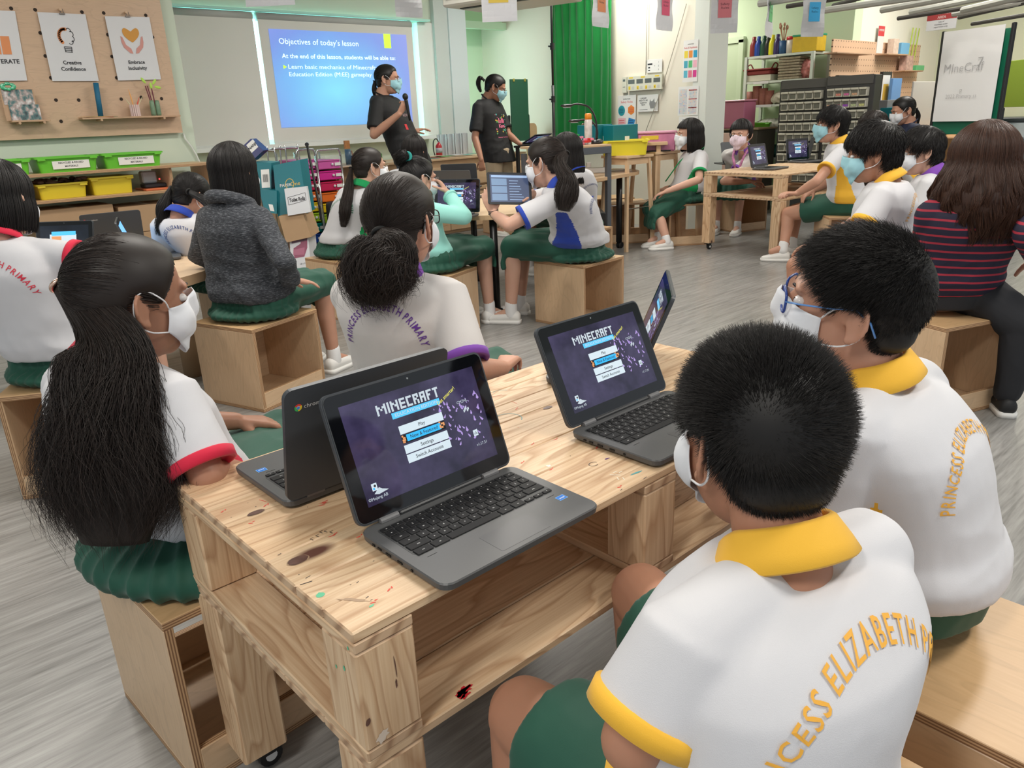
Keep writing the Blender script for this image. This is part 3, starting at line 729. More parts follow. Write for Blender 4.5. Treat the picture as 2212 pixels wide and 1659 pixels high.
def add_head(bm, H, ears=True, n=20):
    k = H.k; R3 = H.M
    for c, r in HEAD_E: ell(bm, H.w(c), [x * k for x in r], R3, 24, 16)
    for s in (-1, 1): ell(bm, H.w((s * .030, .056, -.034)), [.028 * k, .030 * k, .034 * k], R3)
    ell(bm, H.w((0, .076, .026)), [.050 * k, .014 * k, .013 * k], R3)
    cap(bm, H.w((0, .082, .010)), H.w((0, .102, -.020)), .0075 * k, .0115 * k, 10)
    for s in (-1, 1): ell(bm, H.w((s * .010, .094, -.024)), [.008 * k, .010 * k, .007 * k], R3, 10, 8)
    ell(bm, H.w((0, .086, -.055)), [.024 * k, .012 * k, .011 * k], R3, 12, 8)
    if ears:
        for s in (-1, 1):
            c0 = V((s * .0755, -.012, -.004)); a = V((s * .38, -.92, 0)).normalized() ; u = V((0, -.18, .98)).normalized()
            pts = []
            for i in range(15):
                an = math.radians(-115 + 250 * i / 14); rr = .030 if math.sin(an) > -.2 else .028
                pts.append(H.w(c0 + a * (.0165 * math.cos(an) + .004) + u * (rr * math.sin(an)) + V((s * .006, 0, 0)) * (math.cos(an) * .9)))
            tube(bm, pts, [x * k for x in ([.003] + [.0042] * 13 + [.003])], 8)
            ell(bm, H.w(c0 + a * .003 + u * -.027), [.006 * k, .009 * k, .009 * k], R3, 10, 8)
            Mx = R3 @ Matrix((a, (a.cross(u)), u)).transposed()
            ell(bm, H.w(c0 + a * .004 + V((-s * .001, 0, 0))), [.016 * k, .0035 * k, .028 * k], Mx, 14, 10)
def add_hand(bm, W, d, nrm, s=1.0, side=1, curl=.5, spread=.18, thumb=.6, n=10):
    """W wrist, d towards the fingers, nrm out of the back of the hand; side +1 = thumb on (d x nrm) side"""
    d = V(d).normalized(); nrm = (V(nrm) - d * d.dot(nrm)).normalized(); x = d.cross(nrm) * side
    pl = .072 * s
    for f in (-1.35, -.45, .45, 1.3): cap(bm, V(W) + x * (f * .006 * s), V(W) + d * pl + x * (f * .0165 * s) - nrm * (.002 * s * abs(f)), .0145 * s, .0115 * s, n)
    for i, L in enumerate((.066, .074, .068, .054)):
        f = (1.35 - i * .92); p = V(W) + d * pl + x * (f * .0175 * s); a = 0; dd = (d + x * (f * spread * .35)).normalized()
        r = (.0082 - .0006 * (i == 3)) * s
        for j, (fr, ca) in enumerate(((.44, .45), (.31, .75), (.25, .55))):
            a += curl * ca * (1 + .12 * i); q_ = p + (dd * math.cos(a) - nrm * math.sin(a)) * (L * fr * s); cap(bm, p, q_, r, r * .92, n); p = q_; r *= .92
    p = V(W) + d * .018 * s + x * .018 * s - nrm * .006 * s; dd = (d * (1 - thumb * .4) + x * .75 - nrm * (.35 + curl * .3)).normalized()
    for j, (L, r) in enumerate(((.034, .0115), (.028, .0092), (.022, .0082))):
        q_ = p + dd * L * s; cap(bm, p, q_, r * s, r * .9 * s, n); p = q_; dd = (dd + d * .35 - nrm * curl * .25).normalized()
def wrinkle(me, f, amp, sc, seed=0, mask=None, ridge=True):
    co = cos_of(me); no = nrm_of(me); sx, sy, sz = sc; out = np.empty(len(co), np.float32); of = seed * 13.7
    nz = noise.noise
    for i, (x, y, z) in enumerate(co):
        v = nz((x * sx + of, y * sy - of, z * sz + of * .3)); out[i] = (1 - abs(v) * 2.2) if ridge else v
    out = np.maximum(out, -.2) if ridge else out
    m = 1 if mask is None else mask(co)
    set_cos(me, co + no * (out * amp * m)[:, None])
def clamp_seat(co):
    for (cx, cy, rz, w, L, h) in SEATS:
        c, s_ = math.cos(-rz), math.sin(-rz); x = (co[:, 0] - cx) * c - (co[:, 1] - cy) * s_; y = (co[:, 0] - cx) * s_ + (co[:, 1] - cy) * c
        dx, dy = w / 2 + .004 - np.abs(x), L / 2 + .004 - np.abs(y); m = (dx > 0) & (dy > 0) & (co[:, 2] > .15) & (co[:, 2] < h + .002)
        near = m & (co[:, 2] < h - .03) & (np.minimum(dx, dy) < .045); up_ = m & ~near
        co[up_, 2] = h + .002
        ax = near & (dx < dy); ay = near & ~ax; nx = x.copy(); ny = y.copy(); nx[ax] += np.sign(x[ax]) * dx[ax]; ny[ay] += np.sign(y[ay]) * dy[ay]
        k = near; co[k, 0] = cx + nx[k] * c + ny[k] * s_; co[k, 1] = cy - nx[k] * s_ + ny[k] * c
TOR = [(0, .150, .118), (.10, .155, .120), (.25, .146, .112), (.42, .140, .106), (.58, .147, .108), (.72, .158, .108), (.83, .162, .098), (.90, .150, .086), (.95, .112, .072), (1.0, .066, .060)]
def human(label, P, face, hp=None, S=1.0, head=(0, 0, 0), k=.97, dh=0, hunch=.02, skinm=None, top='polo', trim=YEL, topm=None, bottom='shorts', botm=None,
          hair=None, mask=None, glasses=None, arms=None, knees=None, stand=False, near=False, feet=True, hz=None, ears=True, group=None, shoe=SHOE, hairm=None, wid=1.0, sleeve=.60, printc=None, ptext='PRINCESS ELIZABETH PRIMARY', shirt_kw=None, voxel=None, sag=0, hd=None, drape=(.215, .20, .040)):
    skinm = skinm or SKIN; topm = topm or WHT; botm = botm or BOT; arms = arms or {}
    P = V(P); fw = V((math.cos(math.radians(face)), math.sin(math.radians(face)), 0)); rt = V((fw.y, -fw.x, 0)); up = V((0, 0, 1))
    t = thing('person', label, 'person', (P.x, P.y, 0), 0, group); PI_ = Matrix.Translation((-P.x, -P.y, 0))
    def put(name, me, mats, parent=None, smooth=True):
        if isinstance(me, bmesh.types.BMesh): m2 = bpy.data.meshes.new(name); me.to_mesh(m2); me.free(); me = m2
        me.name = name; me.transform(PI_ if parent is None or True else PI_); me.update()
        return link(name, me, mats, parent or t, smooth)
    # head position
    C0 = P + up * ((.60 if not stand else .60) * S) + fw * (.02 + dh)
    if hp: C = fd(hp[0], hp[1], hd or dep(C0))
    else: C = C0
    if hz: C = V(hz)
    hy, hpch, hr = head; H = Head(C, hy - 90, hpch, hr, k)
    N = C + H.M @ (V((0, -.045, -.10)) * k) - up * (.018 * S) - fw * .012 * S
    # spine
    mid = (P + N) / 2 - fw * hunch
    def spine(u): return P * (1 - u) ** 2 + mid * (2 * u * (1 - u)) + N * u * u
    def tor(u, e=0): 
        hw = np.interp(u, [a[0] for a in TOR], [a[1] for a in TOR]) * S * wid + e; hd = np.interp(u, [a[0] for a in TOR], [a[2] for a in TOR]) * S * (1 + (wid - 1) * .5) + e; return hw, hd
    SH = {}
    for s, sd in (('L', -1), ('R', 1)): SH[s] = spine(.86) + rt * (sd * .142 * S * wid) + up * (-.006 * S)
    EL, WR, HD = {}, {}, {}
    for s, sd in (('L', -1), ('R', 1)):
        a = arms.get(s, {})
        if stand: e0 = SH[s] - up * .25 * S + rt * sd * .035 * S; w0 = e0 - up * .20 * S + fw * .05 * S
        else: e0 = SH[s] - up * .22 * S + rt * sd * .04 * S + fw * .05 * S; w0 = P + fw * .24 * S + rt * sd * .07 * S + up * .085 * S
        def pos(v, ref):
            if v is None: return ref
            if len(v) == 3 and v[0] > 20: return fd(v[0], v[1], dep(SH[s]) + v[2])
            return V(v)
        EL[s] = pos(a.get('e'), e0); WR[s] = pos(a.get('w'), w0 if a.get('e') is None or a.get('w') else EL[s] + (w0 - e0))
        HD[s] = a
    KN, AN, HJ = {}, {}, {}
    for s, sd in (('L', -1), ('R', 1)):
        HJ[s] = P + rt * sd * .078 * S + up * (.0 if not stand else -.02)
        if stand: kn = HJ[s] - up * (.38 * S * 1.0) + fw * .01; an = V((HJ[s].x, HJ[s].y, .075)) + rt * sd * .02; kn = (HJ[s] + an) / 2 + fw * .015
        else: kn = HJ[s] + fw * .37 * S + rt * sd * .03 * S + up * .0 - up * sag; an = V((kn.x, kn.y, .075)) + fw * .02
        if knees and s in knees:
            kv = knees[s]; kn = V(kv[0]) if kv[0] is not None else kn; an = V(kv[1]) if kv[1] is not None else V((kn.x, kn.y, .075))
        KN[s], AN[s] = kn, an
    # ---- the body, one skin
    vx = voxel or (.0042 if near else .0055)
    bm = bmesh.new(); add_head(bm, H, ears)
    cap(bm, H.w((0, -.028, -.035)), N + up * .0, .047 * S ** .5, .052 * S, 20); cap(bm, N, spine(.85), .052 * S, .06 * S, 20)
    loft(bm, [(spine(u), rt, fw, tor(u, -.014)[0], tor(u, -.014)[1]) for u in np.linspace(0, .97, 12)], 24)
    for s, sd in (('L', -1), ('R', 1)):
        e, w = EL[s], WR[s]; m = e * .62 + w * .38
        cap(bm, SH[s], e, .042 * S, .034 * S, 16); cap(bm, e, m, .034 * S, .033 * S, 16); cap(bm, m, w, .033 * S, .0225 * S, 16)
        a = HD[s]; hd = V(a['hd']) if a.get('hd') else (w - e).normalized(); nr = V(a['hn']) if a.get('hn') else (up if abs(hd.z) < .8 else fw)
        add_hand(bm, w, hd, nr, S * .98, a.get('th', -sd if nr.z > 0 else sd), a.get('curl', .55), a.get('spread', .18), a.get('thumb', .6))
        if feet:
            cap(bm, HJ[s] + up * .0, KN[s], .078 * S, .052 * S, 20); kc = KN[s] * .68 + AN[s] * .32 - fw * .010
            cap(bm, KN[s], kc, .050 * S, .047 * S, 18); cap(bm, kc, AN[s], .047 * S, .030 * S, 18); cap(bm, AN[s], AN[s] + fw * .09 - up * .035, .03 * S, .024 * S, 12)
    ell(bm, P, (.12 * S, .11 * S, .09 * S))
    body = put('body', remeshed(bm, vx, 5 if near else 3, .5), skinm)
    # eyes
    for s in (-1, 1):
        bm = bmesh.new(); ell(bm, H.w((s * .030, .0735, .004)), [.0125 * k, .0115 * k, .0085 * k], H.M, 14, 10)
        for f in bm.faces:
            c = H.M.transposed() @ (f.calc_center_median() - H.C) / k; f.material_index = 1 if math.hypot(c.x - s * .030, c.z - .004) < .0055 and c.y > .07 else 0
        put('eye', bm, [M('eye_white', (.75, .72, .70), .2), M('eye_iris', (.02, .012, .01), .15)])
        bm = bmesh.new(); tube(bm, [H.w((s * x, y, z)) for x, y, z in ((.014, .090, .024), (.028, .0875, .029), (.044, .078, .025))], [.002 * k, .0026 * k, .001 * k], 6); put('eyebrow', bm, HBLK)
    # ---- top
    sk = shirt_kw or {}; bag = sk.get('bag', .010); hem = sk.get('hem', .02)
    if top:
        bm = bmesh.new(); us = [hem, .06, .14, .25, .35, .45, .55, .65, .74, .82, .87, .91, .95, .985]
        rg = []
        for u in us:
            hw, hd = tor(u, bag * (1.15 if u < .8 else .8)); 
            if u < .18: hw += sk.get('blouse', .012) * math.sin(min(1, u / .12) * PI * .5); hd += sk.get('blouse', .012)
            rg.append((spine(u), rt, fw, hw, hd, .92))
        loft(bm, rg, 32)
        ends = {}
        if sk.get('hood'):
            nb = spine(.90) - fw * .055 * S
            ell(bm, nb - up * .035, (.105 * S, .045 * S, .085 * S), Matrix.Rotation(math.radians(face - 90), 3, 'Z')); ell(bm, nb - up * .095 - fw * .012, (.06 * S, .035 * S, .07 * S), Matrix.Rotation(math.radians(face - 90), 3, 'Z'))
            tube(bm, [N + up * .012 + rt * (.088 * S * math.cos(a)) + fw * (.075 * S * math.sin(a)) - up * (.03 * math.sin(a)) for a in np.linspace(0, 2 * PI, 28, endpoint=False)], .026 * S, 12, closed=True)
        for s, sd in (('L', -1), ('R', 1)):
            a = SH[s]; e = EL[s]; w = WR[s]; d = (e - a).normalized()
            cap(bm, spine(.88) + rt * sd * .06 * S, a, .055 * S, .056 * S, 16)
            if sleeve <= 1.0:
                b = a + (e - a) * sleeve; r1 = .060 * S if sleeve < .9 else .05 * S
                x, y, z = frame_of(d, rt); loft(bm, [(a - d * .02, x, y, .055 * S, .058 * S), (a + (b - a) * .5, x, y, .058 * S, .060 * S), (b, x, y, r1, r1 * 1.04)], 24); ends[s] = (b, d, r1)
            else:
                cap(bm, a, e, .056 * S, .046 * S, 18); b = e + (w - e) * (sleeve - 1); cap(bm, e, b, .046 * S, .036 * S, 18); ends[s] = (b, (w - e).normalized(), .037 * S)
        me = remeshed(bm, .0055 if near else .008, 10 if near else 6, .55)
        if near or sk.get('wr'):
            A = sk.get('wr', .0035)
            wrinkle(me, None, A, (7, 7, 13), hash(label) % 50, lambda co: np.clip(1.0 - np.abs((co[:, 2] - P.z) / (N.z - P.z) - .2) * 1.3, .12, 1))
            wrinkle(me, None, A * .5, (22, 22, 14), 3 + hash(label[:9]) % 50, lambda co: np.clip(.9 - (co[:, 2] - P.z) / (N.z - P.z), .05, .8))
            wrinkle(me, None, A * .9, (3.5, 3.5, 5), 9, None, False)
        names = {'polo': 'polo_shirt', 'tee': 't_shirt', 'hoodie': 'hooded_jacket', 'cardigan': 'cardigan', 'knit': 'striped_top'}
        shirt = put(names.get(top, 'shirt'), me, [topm, trim])
        if top == 'polo' and trim:
            n = len(me.polygons); cen = np.empty(n * 3, np.float32); me.polygons.foreach_get('center', cen); cen = cen.reshape(-1, 3) + np.array([P.x, P.y, 0])
            r3, f3 = np.array(rt), np.array(fw); u = (cen[:, 2] - P.z) / (N.z - P.z); sp = np.array([list(spine(x)) for x in np.linspace(-.1, 1.1, 60)]); ui = np.clip(((u + .1) / 1.2 * 59), 0, 59).astype(int)
            rel = cen - sp[ui]; lx = rel @ r3; ly = rel @ f3; ang = np.degrees(np.arctan2(ly, np.abs(lx))); wv = np.clip((.66 - u) / .6, 0, 1)
            sel = (ang > -3 - 12 * wv) & (ang < 14 + 22 * wv) & (u < .64) & (u > -.05)
            armside = np.zeros(n, bool)
            for s in 'LR':
                a_, b_ = np.array(SH[s]), np.array(ends[s][0]); ab = b_ - a_; tt = np.clip(((cen - a_) @ ab) / (ab @ ab), 0, 1.1); dd = np.linalg.norm(cen - (a_ + tt[:, None] * ab), axis=1); armside |= dd < .068 * S
            sel &= ~armside; me.polygons.foreach_set('material_index', sel.astype(np.int32)); me.update()
        for s in 'LR':
            b, d, r1 = ends[s]; x, y, z = frame_of(d, rt); L = .020 * S if top == 'polo' else .012
            if trim and top in ('polo', 'hoodie', 'cardigan'):
                bm = bmesh.new(); R_ = loft(bm, [(b - d * L * .7, x, y, r1 * .965, r1 * 1.0), (b - d * L * .5, x, y, r1 + .004, r1 * 1.04 + .004), (b + d * L * .5, x, y, r1 + .003, r1 * 1.04 + .003), (b + d * (L * .55), x, y, r1 - .004, r1 - .003), (b + d * (L * .1), x, y, r1 - .008, r1 - .007)], 32)
                put('cuff', bm, trim)
        if top == 'polo' and trim:
            bm = bmesh.new(); nup = (H.w((0, -.03, -.05)) - N).normalized(); cc = N + nup * (.006 * S); ax = nup
            xx = (rt - ax * rt.dot(ax)).normalized(); yy = ax.cross(xx) * -1
            if yy.dot(fw) < 0: yy = -yy
            rg = []; prof = [(.054, .030), (.058, .034), (.063, .030), (.074, .006), (.080, -.010), (.077, -.013), (.068, .002), (.058, .010)]
            m = 40; a0 = math.radians(26); V_ = []
            for i in range(m + 1):
                an = a0 + (2 * PI - 2 * a0) * i / m; row = []; ff = 1 - .45 * max(0, math.cos(an))
                for (r, h) in prof:
                    dirv = yy * math.cos(an) + xx * math.sin(an); lo = -.020 * max(0, math.cos(an)); row.append(bm.verts.new(cc + dirv * (r * S * (1 + .06 * abs(math.sin(an)))) + ax * ((h + lo) * S)))
                V_.append(row)
            for i in range(m):
                for j in range(len(prof)): bm.faces.new((V_[i][j], V_[i][(j + 1) % len(prof)], V_[i + 1][(j + 1) % len(prof)], V_[i + 1][j]))
            bm.faces.new(V_[0]); bm.faces.new(V_[-1][::-1]); bmesh.ops.recalc_face_normals(bm, faces=bm.faces); put('collar', bm, trim)
        elif top == 'tee' or top == 'knit' or top == 'cardigan':
            bm = bmesh.new(); nup = (H.w((0, -.03, -.05)) - N).normalized(); x, y, z = frame_of(nup, fw)
            tube(bm, [N + nup * .004 + x * (.060 * S * math.cos(a)) + y * (.060 * S * math.sin(a)) for a in np.linspace(0, 2 * PI, 32, endpoint=False)], .007, 8, closed=True); put('neckband', bm, topm if top != 'cardigan' else topm)
        if printc:
            me_b = shirt.data; bvh = BVHTree.FromPolygons([v.co for v in me_b.vertices], [tuple(p.vertices) for p in me_b.polygons])
            arc_print(t, bvh, spine, rt, fw, S, ptext, printc, P, PI_, **(sk.get('print') or {}))
    # ---- bottom
    if bottom in ('shorts', 'skirt', 'trousers'):
        bm = bmesh.new(); z0 = P.z
        loft(bm, [(P - up * .06 * S, rt, fw, .150 * S * wid, .125 * S), (P, rt, fw, .165 * S * wid, .135 * S), (P + up * .06 * S, rt, fw, .160 * S * wid, .130 * S), (spine(.16), rt, fw, .148 * S * wid, .118 * S), (spine(.21), rt, fw, .142 * S * wid, .112 * S)], 28)
        for s, sd in (('L', -1), ('R', 1)):
            hj, kn, an = HJ[s], KN[s], AN[s]
            if bottom == 'shorts': q_ = hj + (kn - hj) * .72; d = (kn - hj).normalized(); x, y, z = frame_of(d, up); loft(bm, [(hj - d * .03, x, y, .085 * S, .085 * S), (hj + (q_ - hj) * .6, x, y, .088 * S, .088 * S), (q_, x, y, .085 * S, .085 * S)], 24)
            elif bottom == 'skirt': q_ = hj + (kn - hj) * .98; cap(bm, hj, q_, .088 * S, .070 * S, 20)
            else: cap(bm, hj, kn, .088 * S, .066 * S, 20); d = an - kn; cap(bm, kn, kn + d * .86, .064 * S, .044 * S, 18)
        if bottom == 'skirt' and not stand:
            kc = (KN['L'] + KN['R']) / 2; hc = (HJ['L'] + HJ['R']) / 2; d = (kc - hc).normalized(); w = (KN['R'] - KN['L']).length / 2
            loft(bm, [(hc - d * .13 * S - up * .025, rt, up, .13 * S, .05 * S), (hc - d * .05, rt, up, .19 * S, .088 * S), (hc + (kc - hc) * .5, rt, up, w + .09 * S, .085 * S), (kc - d * .02, rt, up, w + .075 * S, .070 * S), (kc + d * .03 - up * .03, rt, up, w + .06 * S, .060 * S), (kc + d * .045 - up * .09, rt, d, w + .055 * S, .025 * S), (kc + d * .04 - up * .13, rt, d, w + .06 * S, .022 * S)], 30, 0, True)
            ell(bm, V((P.x, P.y, P.z - .055 * S)), [q_ * S for q_ in drape], Matrix.Rotation(math.radians(face - 90), 3, 'Z'), 32, 16)
        me = remeshed(bm, .006 if near else .009, 6, .5); co = cos_of(me)
        clamp_seat(co); set_cos(me, co)
        if bottom == 'skirt':
            co = cos_of(me); no = nrm_of(me); rel = co - np.array([P.x, P.y, P.z]); lx = rel @ np.array(rt); ly = rel @ np.array(fw)
            an = np.arctan2(lx, -ly - .02); pl = np.abs(((an * 4.6) % 1) - .5) * 2; pl = pl ** 2; nzv = np.sin(lx * 95 + np.sin(ly * 11) * 1.6); m = np.clip((P.z + .12 * S - co[:, 2]) / .08, 0, 1)
            disp = np.where(ly > .05, nzv * .0045, (pl - .5) * .008) * m; set_cos(me, co + no * disp[:, None]); wrinkle(me, None, .006, (8, 8, 5), 4)
            co = cos_of(me); clamp_seat(co); set_cos(me, co)
        else: wrinkle(me, None, .004 if near else .005, (9, 9, 6), 2)
        bo = put({'shorts': 'shorts', 'skirt': 'pleated_skirt', 'trousers': 'trousers'}[bottom], me, botm)
    if feet:
        for s in 'LR':
            an, kn = AN[s], KN[s]; d2 = V((fw.x, fw.y, 0)); g = V((an.x, an.y, 0))
            if bottom != 'trousers' or stand:
                if shoe is SHOE: bm = bmesh.new(); cap(bm, an + (kn - an) * .12, an - up * .02, .036 * S, .037 * S, 16); put('sock', bm, SOCK)
            bm = bmesh.new(); r2 = V((d2.y, -d2.x, 0))
            loft(bm, [(g - d2 * .058 + up * .04, r2, up, .020, .024), (g - d2 * .045 + up * .043, r2, up, .032, .036), (g + up * .045, r2, up, .036, .040), (g + d2 * .06 + up * .038, r2, up, .038, .032), (g + d2 * .12 + up * .03, r2, up, .040, .022), (g + d2 * .155 + up * .026, r2, up, .030, .016), (g + d2 * .168 + up * .024, r2, up, .014, .010)], 18)
            for v in bm.verts: v.co.z = max(v.co.z, .012)
            so = put('shoe', bm, shoe)
            bm = bmesh.new(); pr = [(-.062, .020), (-.05, .034), (0, .037), (.07, .042), (.13, .042), (.165, .026), (.175, .01)]
            pts = [(y, x) for x, y in pr] + [(-y, x) for x, y in pr[::-1]]; Mx = Matrix.Translation(g) @ Matrix(((r2.x, d2.x, 0, 0), (r2.y, d2.y, 0, 0), (0, 0, 1, 0), (0, 0, 0, 1)))
            prism(bm, pts, .001, .024, 0, Mx); bmesh.ops.recalc_face_normals(bm, faces=bm.faces); put('sole', bm, SOLE, so)
    if mask: add_mask(H, put, mask, t)
    if glasses: add_glasses(H, put, glasses)
    if hair: hair(H, put, hairm or HBLK, dict(N=N, rt=rt, fw=fw, P=P, spine=spine, S=S))
    t['_x'] = 0; del t['_x']
    return dict(t=t, put=put, H=H, N=N, SH=SH, EL=EL, WR=WR, KN=KN, AN=AN, spine=spine, rt=rt, fw=fw, P=P, S=S, PI=PI_, shirt=shirt if top else None)
SEATZ = .387
def arc_print(t, bvh, spine, rt, fw, S, s, mat, P, PI_, rad=.098, cu=.70, span=178, h=.0195, cx=0, off=.0022):
    """letters on an arc across the back, wrapped on the shirt surface"""
    up = V((0, 0, 1)); c = spine(cu - .12); R = rad * S; n = len(s); nrm = -fw; vs, fs = [], []
    R2 = R * 1.0
    tot = 0; adv = []
    for ch in s:
        w = .30 if ch == ' ' else text_geo(ch, .012)[2] + .10; adv.append(w); tot += w
    a = span; cur = 0
    axu = (spine(.95) - spine(.45)).normalized()
    for ch, w in zip(s, adv):
        mid = (cur + w / 2) / tot; th = math.radians(90 + a / 2 - a * mid); cur += w
        if ch == ' ': continue
        g, ff, gw = text_geo(ch, .012); b = len(vs); er = rt * math.cos(th) + axu * math.sin(th); et = rt * math.sin(th) - axu * math.cos(th)
        sc = h * S / .70; wsc = (math.radians(a) * R / tot)
        for x, y in g:
            p = c + er * (R + y * sc) + et * ((x - gw / 2) * wsc) + rt * cx
            q0 = PI_ @ (p + nrm * .30); hit = bvh.ray_cast(q0, -nrm, .5)
            if hit[0] is not None: vs.append(hit[0] + hit[1] * off)
            else: vs.append(PI_ @ p)
        fs += [tuple(b + i for i in f) for f in ff]
    me = bpy.data.meshes.new('back_lettering'); me.from_pydata([tuple(v) for v in vs], [], fs); me.update(); link('back_lettering', me, mat, t)
def decal(R, name, fl, mats, off=.0018, deep=.3):
    """wrap the flat marks fl onto the garment of R"""
    me_b = R['shirt'].data; bvh = BVHTree.FromPolygons([v.co for v in me_b.vertices], [tuple(p.vertices) for p in me_b.polygons]); out = []
    for p in fl.vs:
        hit = bvh.ray_cast(R['PI'] @ (p + fl.n * .15), -fl.n, deep); out.append(hit[0] + hit[1] * off if hit[0] is not None else R['PI'] @ p)
    me = bpy.data.meshes.new(name); me.from_pydata([tuple(v) for v in out], [], fl.fs)
    for p, m in zip(me.polygons, fl.mi): p.material_index = m
    me.update(); return link(name, me, mats, R['t'])
def add_mask(H, put, m, t):
    ex = [((-.030, .056, -.034), (.031, .033, .037)), ((.030, .056, -.034), (.031, .033, .037)), ((0, .092, -.018), (.019, .022, .026)), ((0, .084, -.010), (.020, .026, .034)), ((0, .072, -.045), (.034, .034, .040)), ((0, .058, -.085), (.032, .034, .030))]
    nu, nv = 25, 15; az = np.linspace(-55, 55, nu); P = []
    for j in range(nv):
        f = j / (nv - 1)
        for a in az:
            s = abs(a) / 55; top = -1 - 11 * s - (0 if s > .25 else -4 * (1 - s / .25)); bot = -51 + 12 * s ** 1.5; e = math.radians(top + (bot - top) * f); d = np.array([[math.cos(e) * math.sin(math.radians(a)), math.cos(e) * math.cos(math.radians(a)), math.sin(e)]])
            r = radial(d, ex)[0]; P.append(HO + d[0] * (r + .0085 + .0011 * math.sin(f * 22) * (1 - s)))
    P = H.W(np.array(P)); bm = bmesh.new(); vs = [bm.verts.new(V(p)) for p in P]
    for j in range(nv - 1):
        for i in range(nu - 1): bm.faces.new((vs[j * nu + i], vs[j * nu + i + 1], vs[(j + 1) * nu + i + 1], vs[(j + 1) * nu + i]))
    bmesh.ops.recalc_face_normals(bm, faces=bm.faces); bmesh.ops.solidify(bm, geom=list(bm.faces), thickness=.0012)
    mo = put('face_mask', bm, m)
    for s, i in ((-1, 0), (1, nu - 1)):
        a = V(P[i]); b = V(P[(nv - 1) * nu + i]); 
        path = [a, H.w((s * .0765, .022, .012)), H.w((s * .0775, -.006, .030)), H.w((s * .080, -.026, .024)), H.w((s * .079, -.032, .0)), H.w((s * .074, -.024, -.028)), H.w((s * .069, .0, -.046)), b]
        c = bez(path, 26); bm = bmesh.new(); tube(bm, [V(x) for x in c], .0015 * H.k, 6); put('ear_loop', bm, M('ear_loop_white', (.85, .85, .87), .6), mo)
def add_glasses(H, put, g):
    fr, tm = g[0], g[1]; w, h = (g[2], g[3]) if len(g) > 3 else (.024, .017); rr = g[4] if len(g) > 4 else .0016
    bm = bmesh.new(); o = None
    for s in (-1, 1):
        pts = []
        for i in range(28):
            a = 2 * PI * i / 28; ca, sa = math.cos(a), math.sin(a); ca = math.copysign(abs(ca) ** .55, ca); sa = math.copysign(abs(sa) ** .55, sa)
            x = .034 + w * ca; pts.append(H.w((s * x, .1035 - (x ** 2) * 3.4, .004 + h * sa)))
        tube(bm, pts, rr * H.k, 8, closed=True)
    tube(bm, [H.w((-.010, .103, .010)), H.w((0, .1055, .012)), H.w((.010, .103, .010))], rr * H.k, 8)
    fo = put('glasses', bm, fr)
    for s in (-1, 1):
        bm = bmesh.new(); x = .034 + w; tube(bm, [H.w((s * x, .1035 - x * x * 3.4, .008)), H.w((s * (x + .008), .070, .010)), H.w((s * .0775, .02, .016)), H.w((s * .0785, -.012, .021)), H.w((s * .080, -.035, .004)), H.w((s * .079, -.046, -.018))], [rr * H.k * x_ for x_ in (1.3, 1.3, 1.2, 1.4, 1.6, 1.5)], 8, flat=.5); put('temple', bm, tm, fo)
        bm = bmesh.new(); P_ = []
        for i in range(24):
            a = 2 * PI * i / 24; ca, sa = math.cos(a), math.sin(a); ca = math.copysign(abs(ca) ** .55, ca); sa = math.copysign(abs(sa) ** .55, sa); x = .034 + w * ca; P_.append(bm.verts.new(H.w((s * x, .1030 - (x ** 2) * 3.4, .004 + h * sa))))
        bm.faces.new(P_); put('lens', bm, LENS, fo, False)
_l = NT('lens_glass'); _l.set(Base__Color=(1, 1, 1, 1), Roughness=.02, Alpha=.18); LENS = _l.m
MWHT = cloth('white_mask_fabric', (.80, .82, .86), 1500, .7, .1); MBLU = cloth('blue_mask_fabric', (.36, .66, .74), 1500, .7, .1)
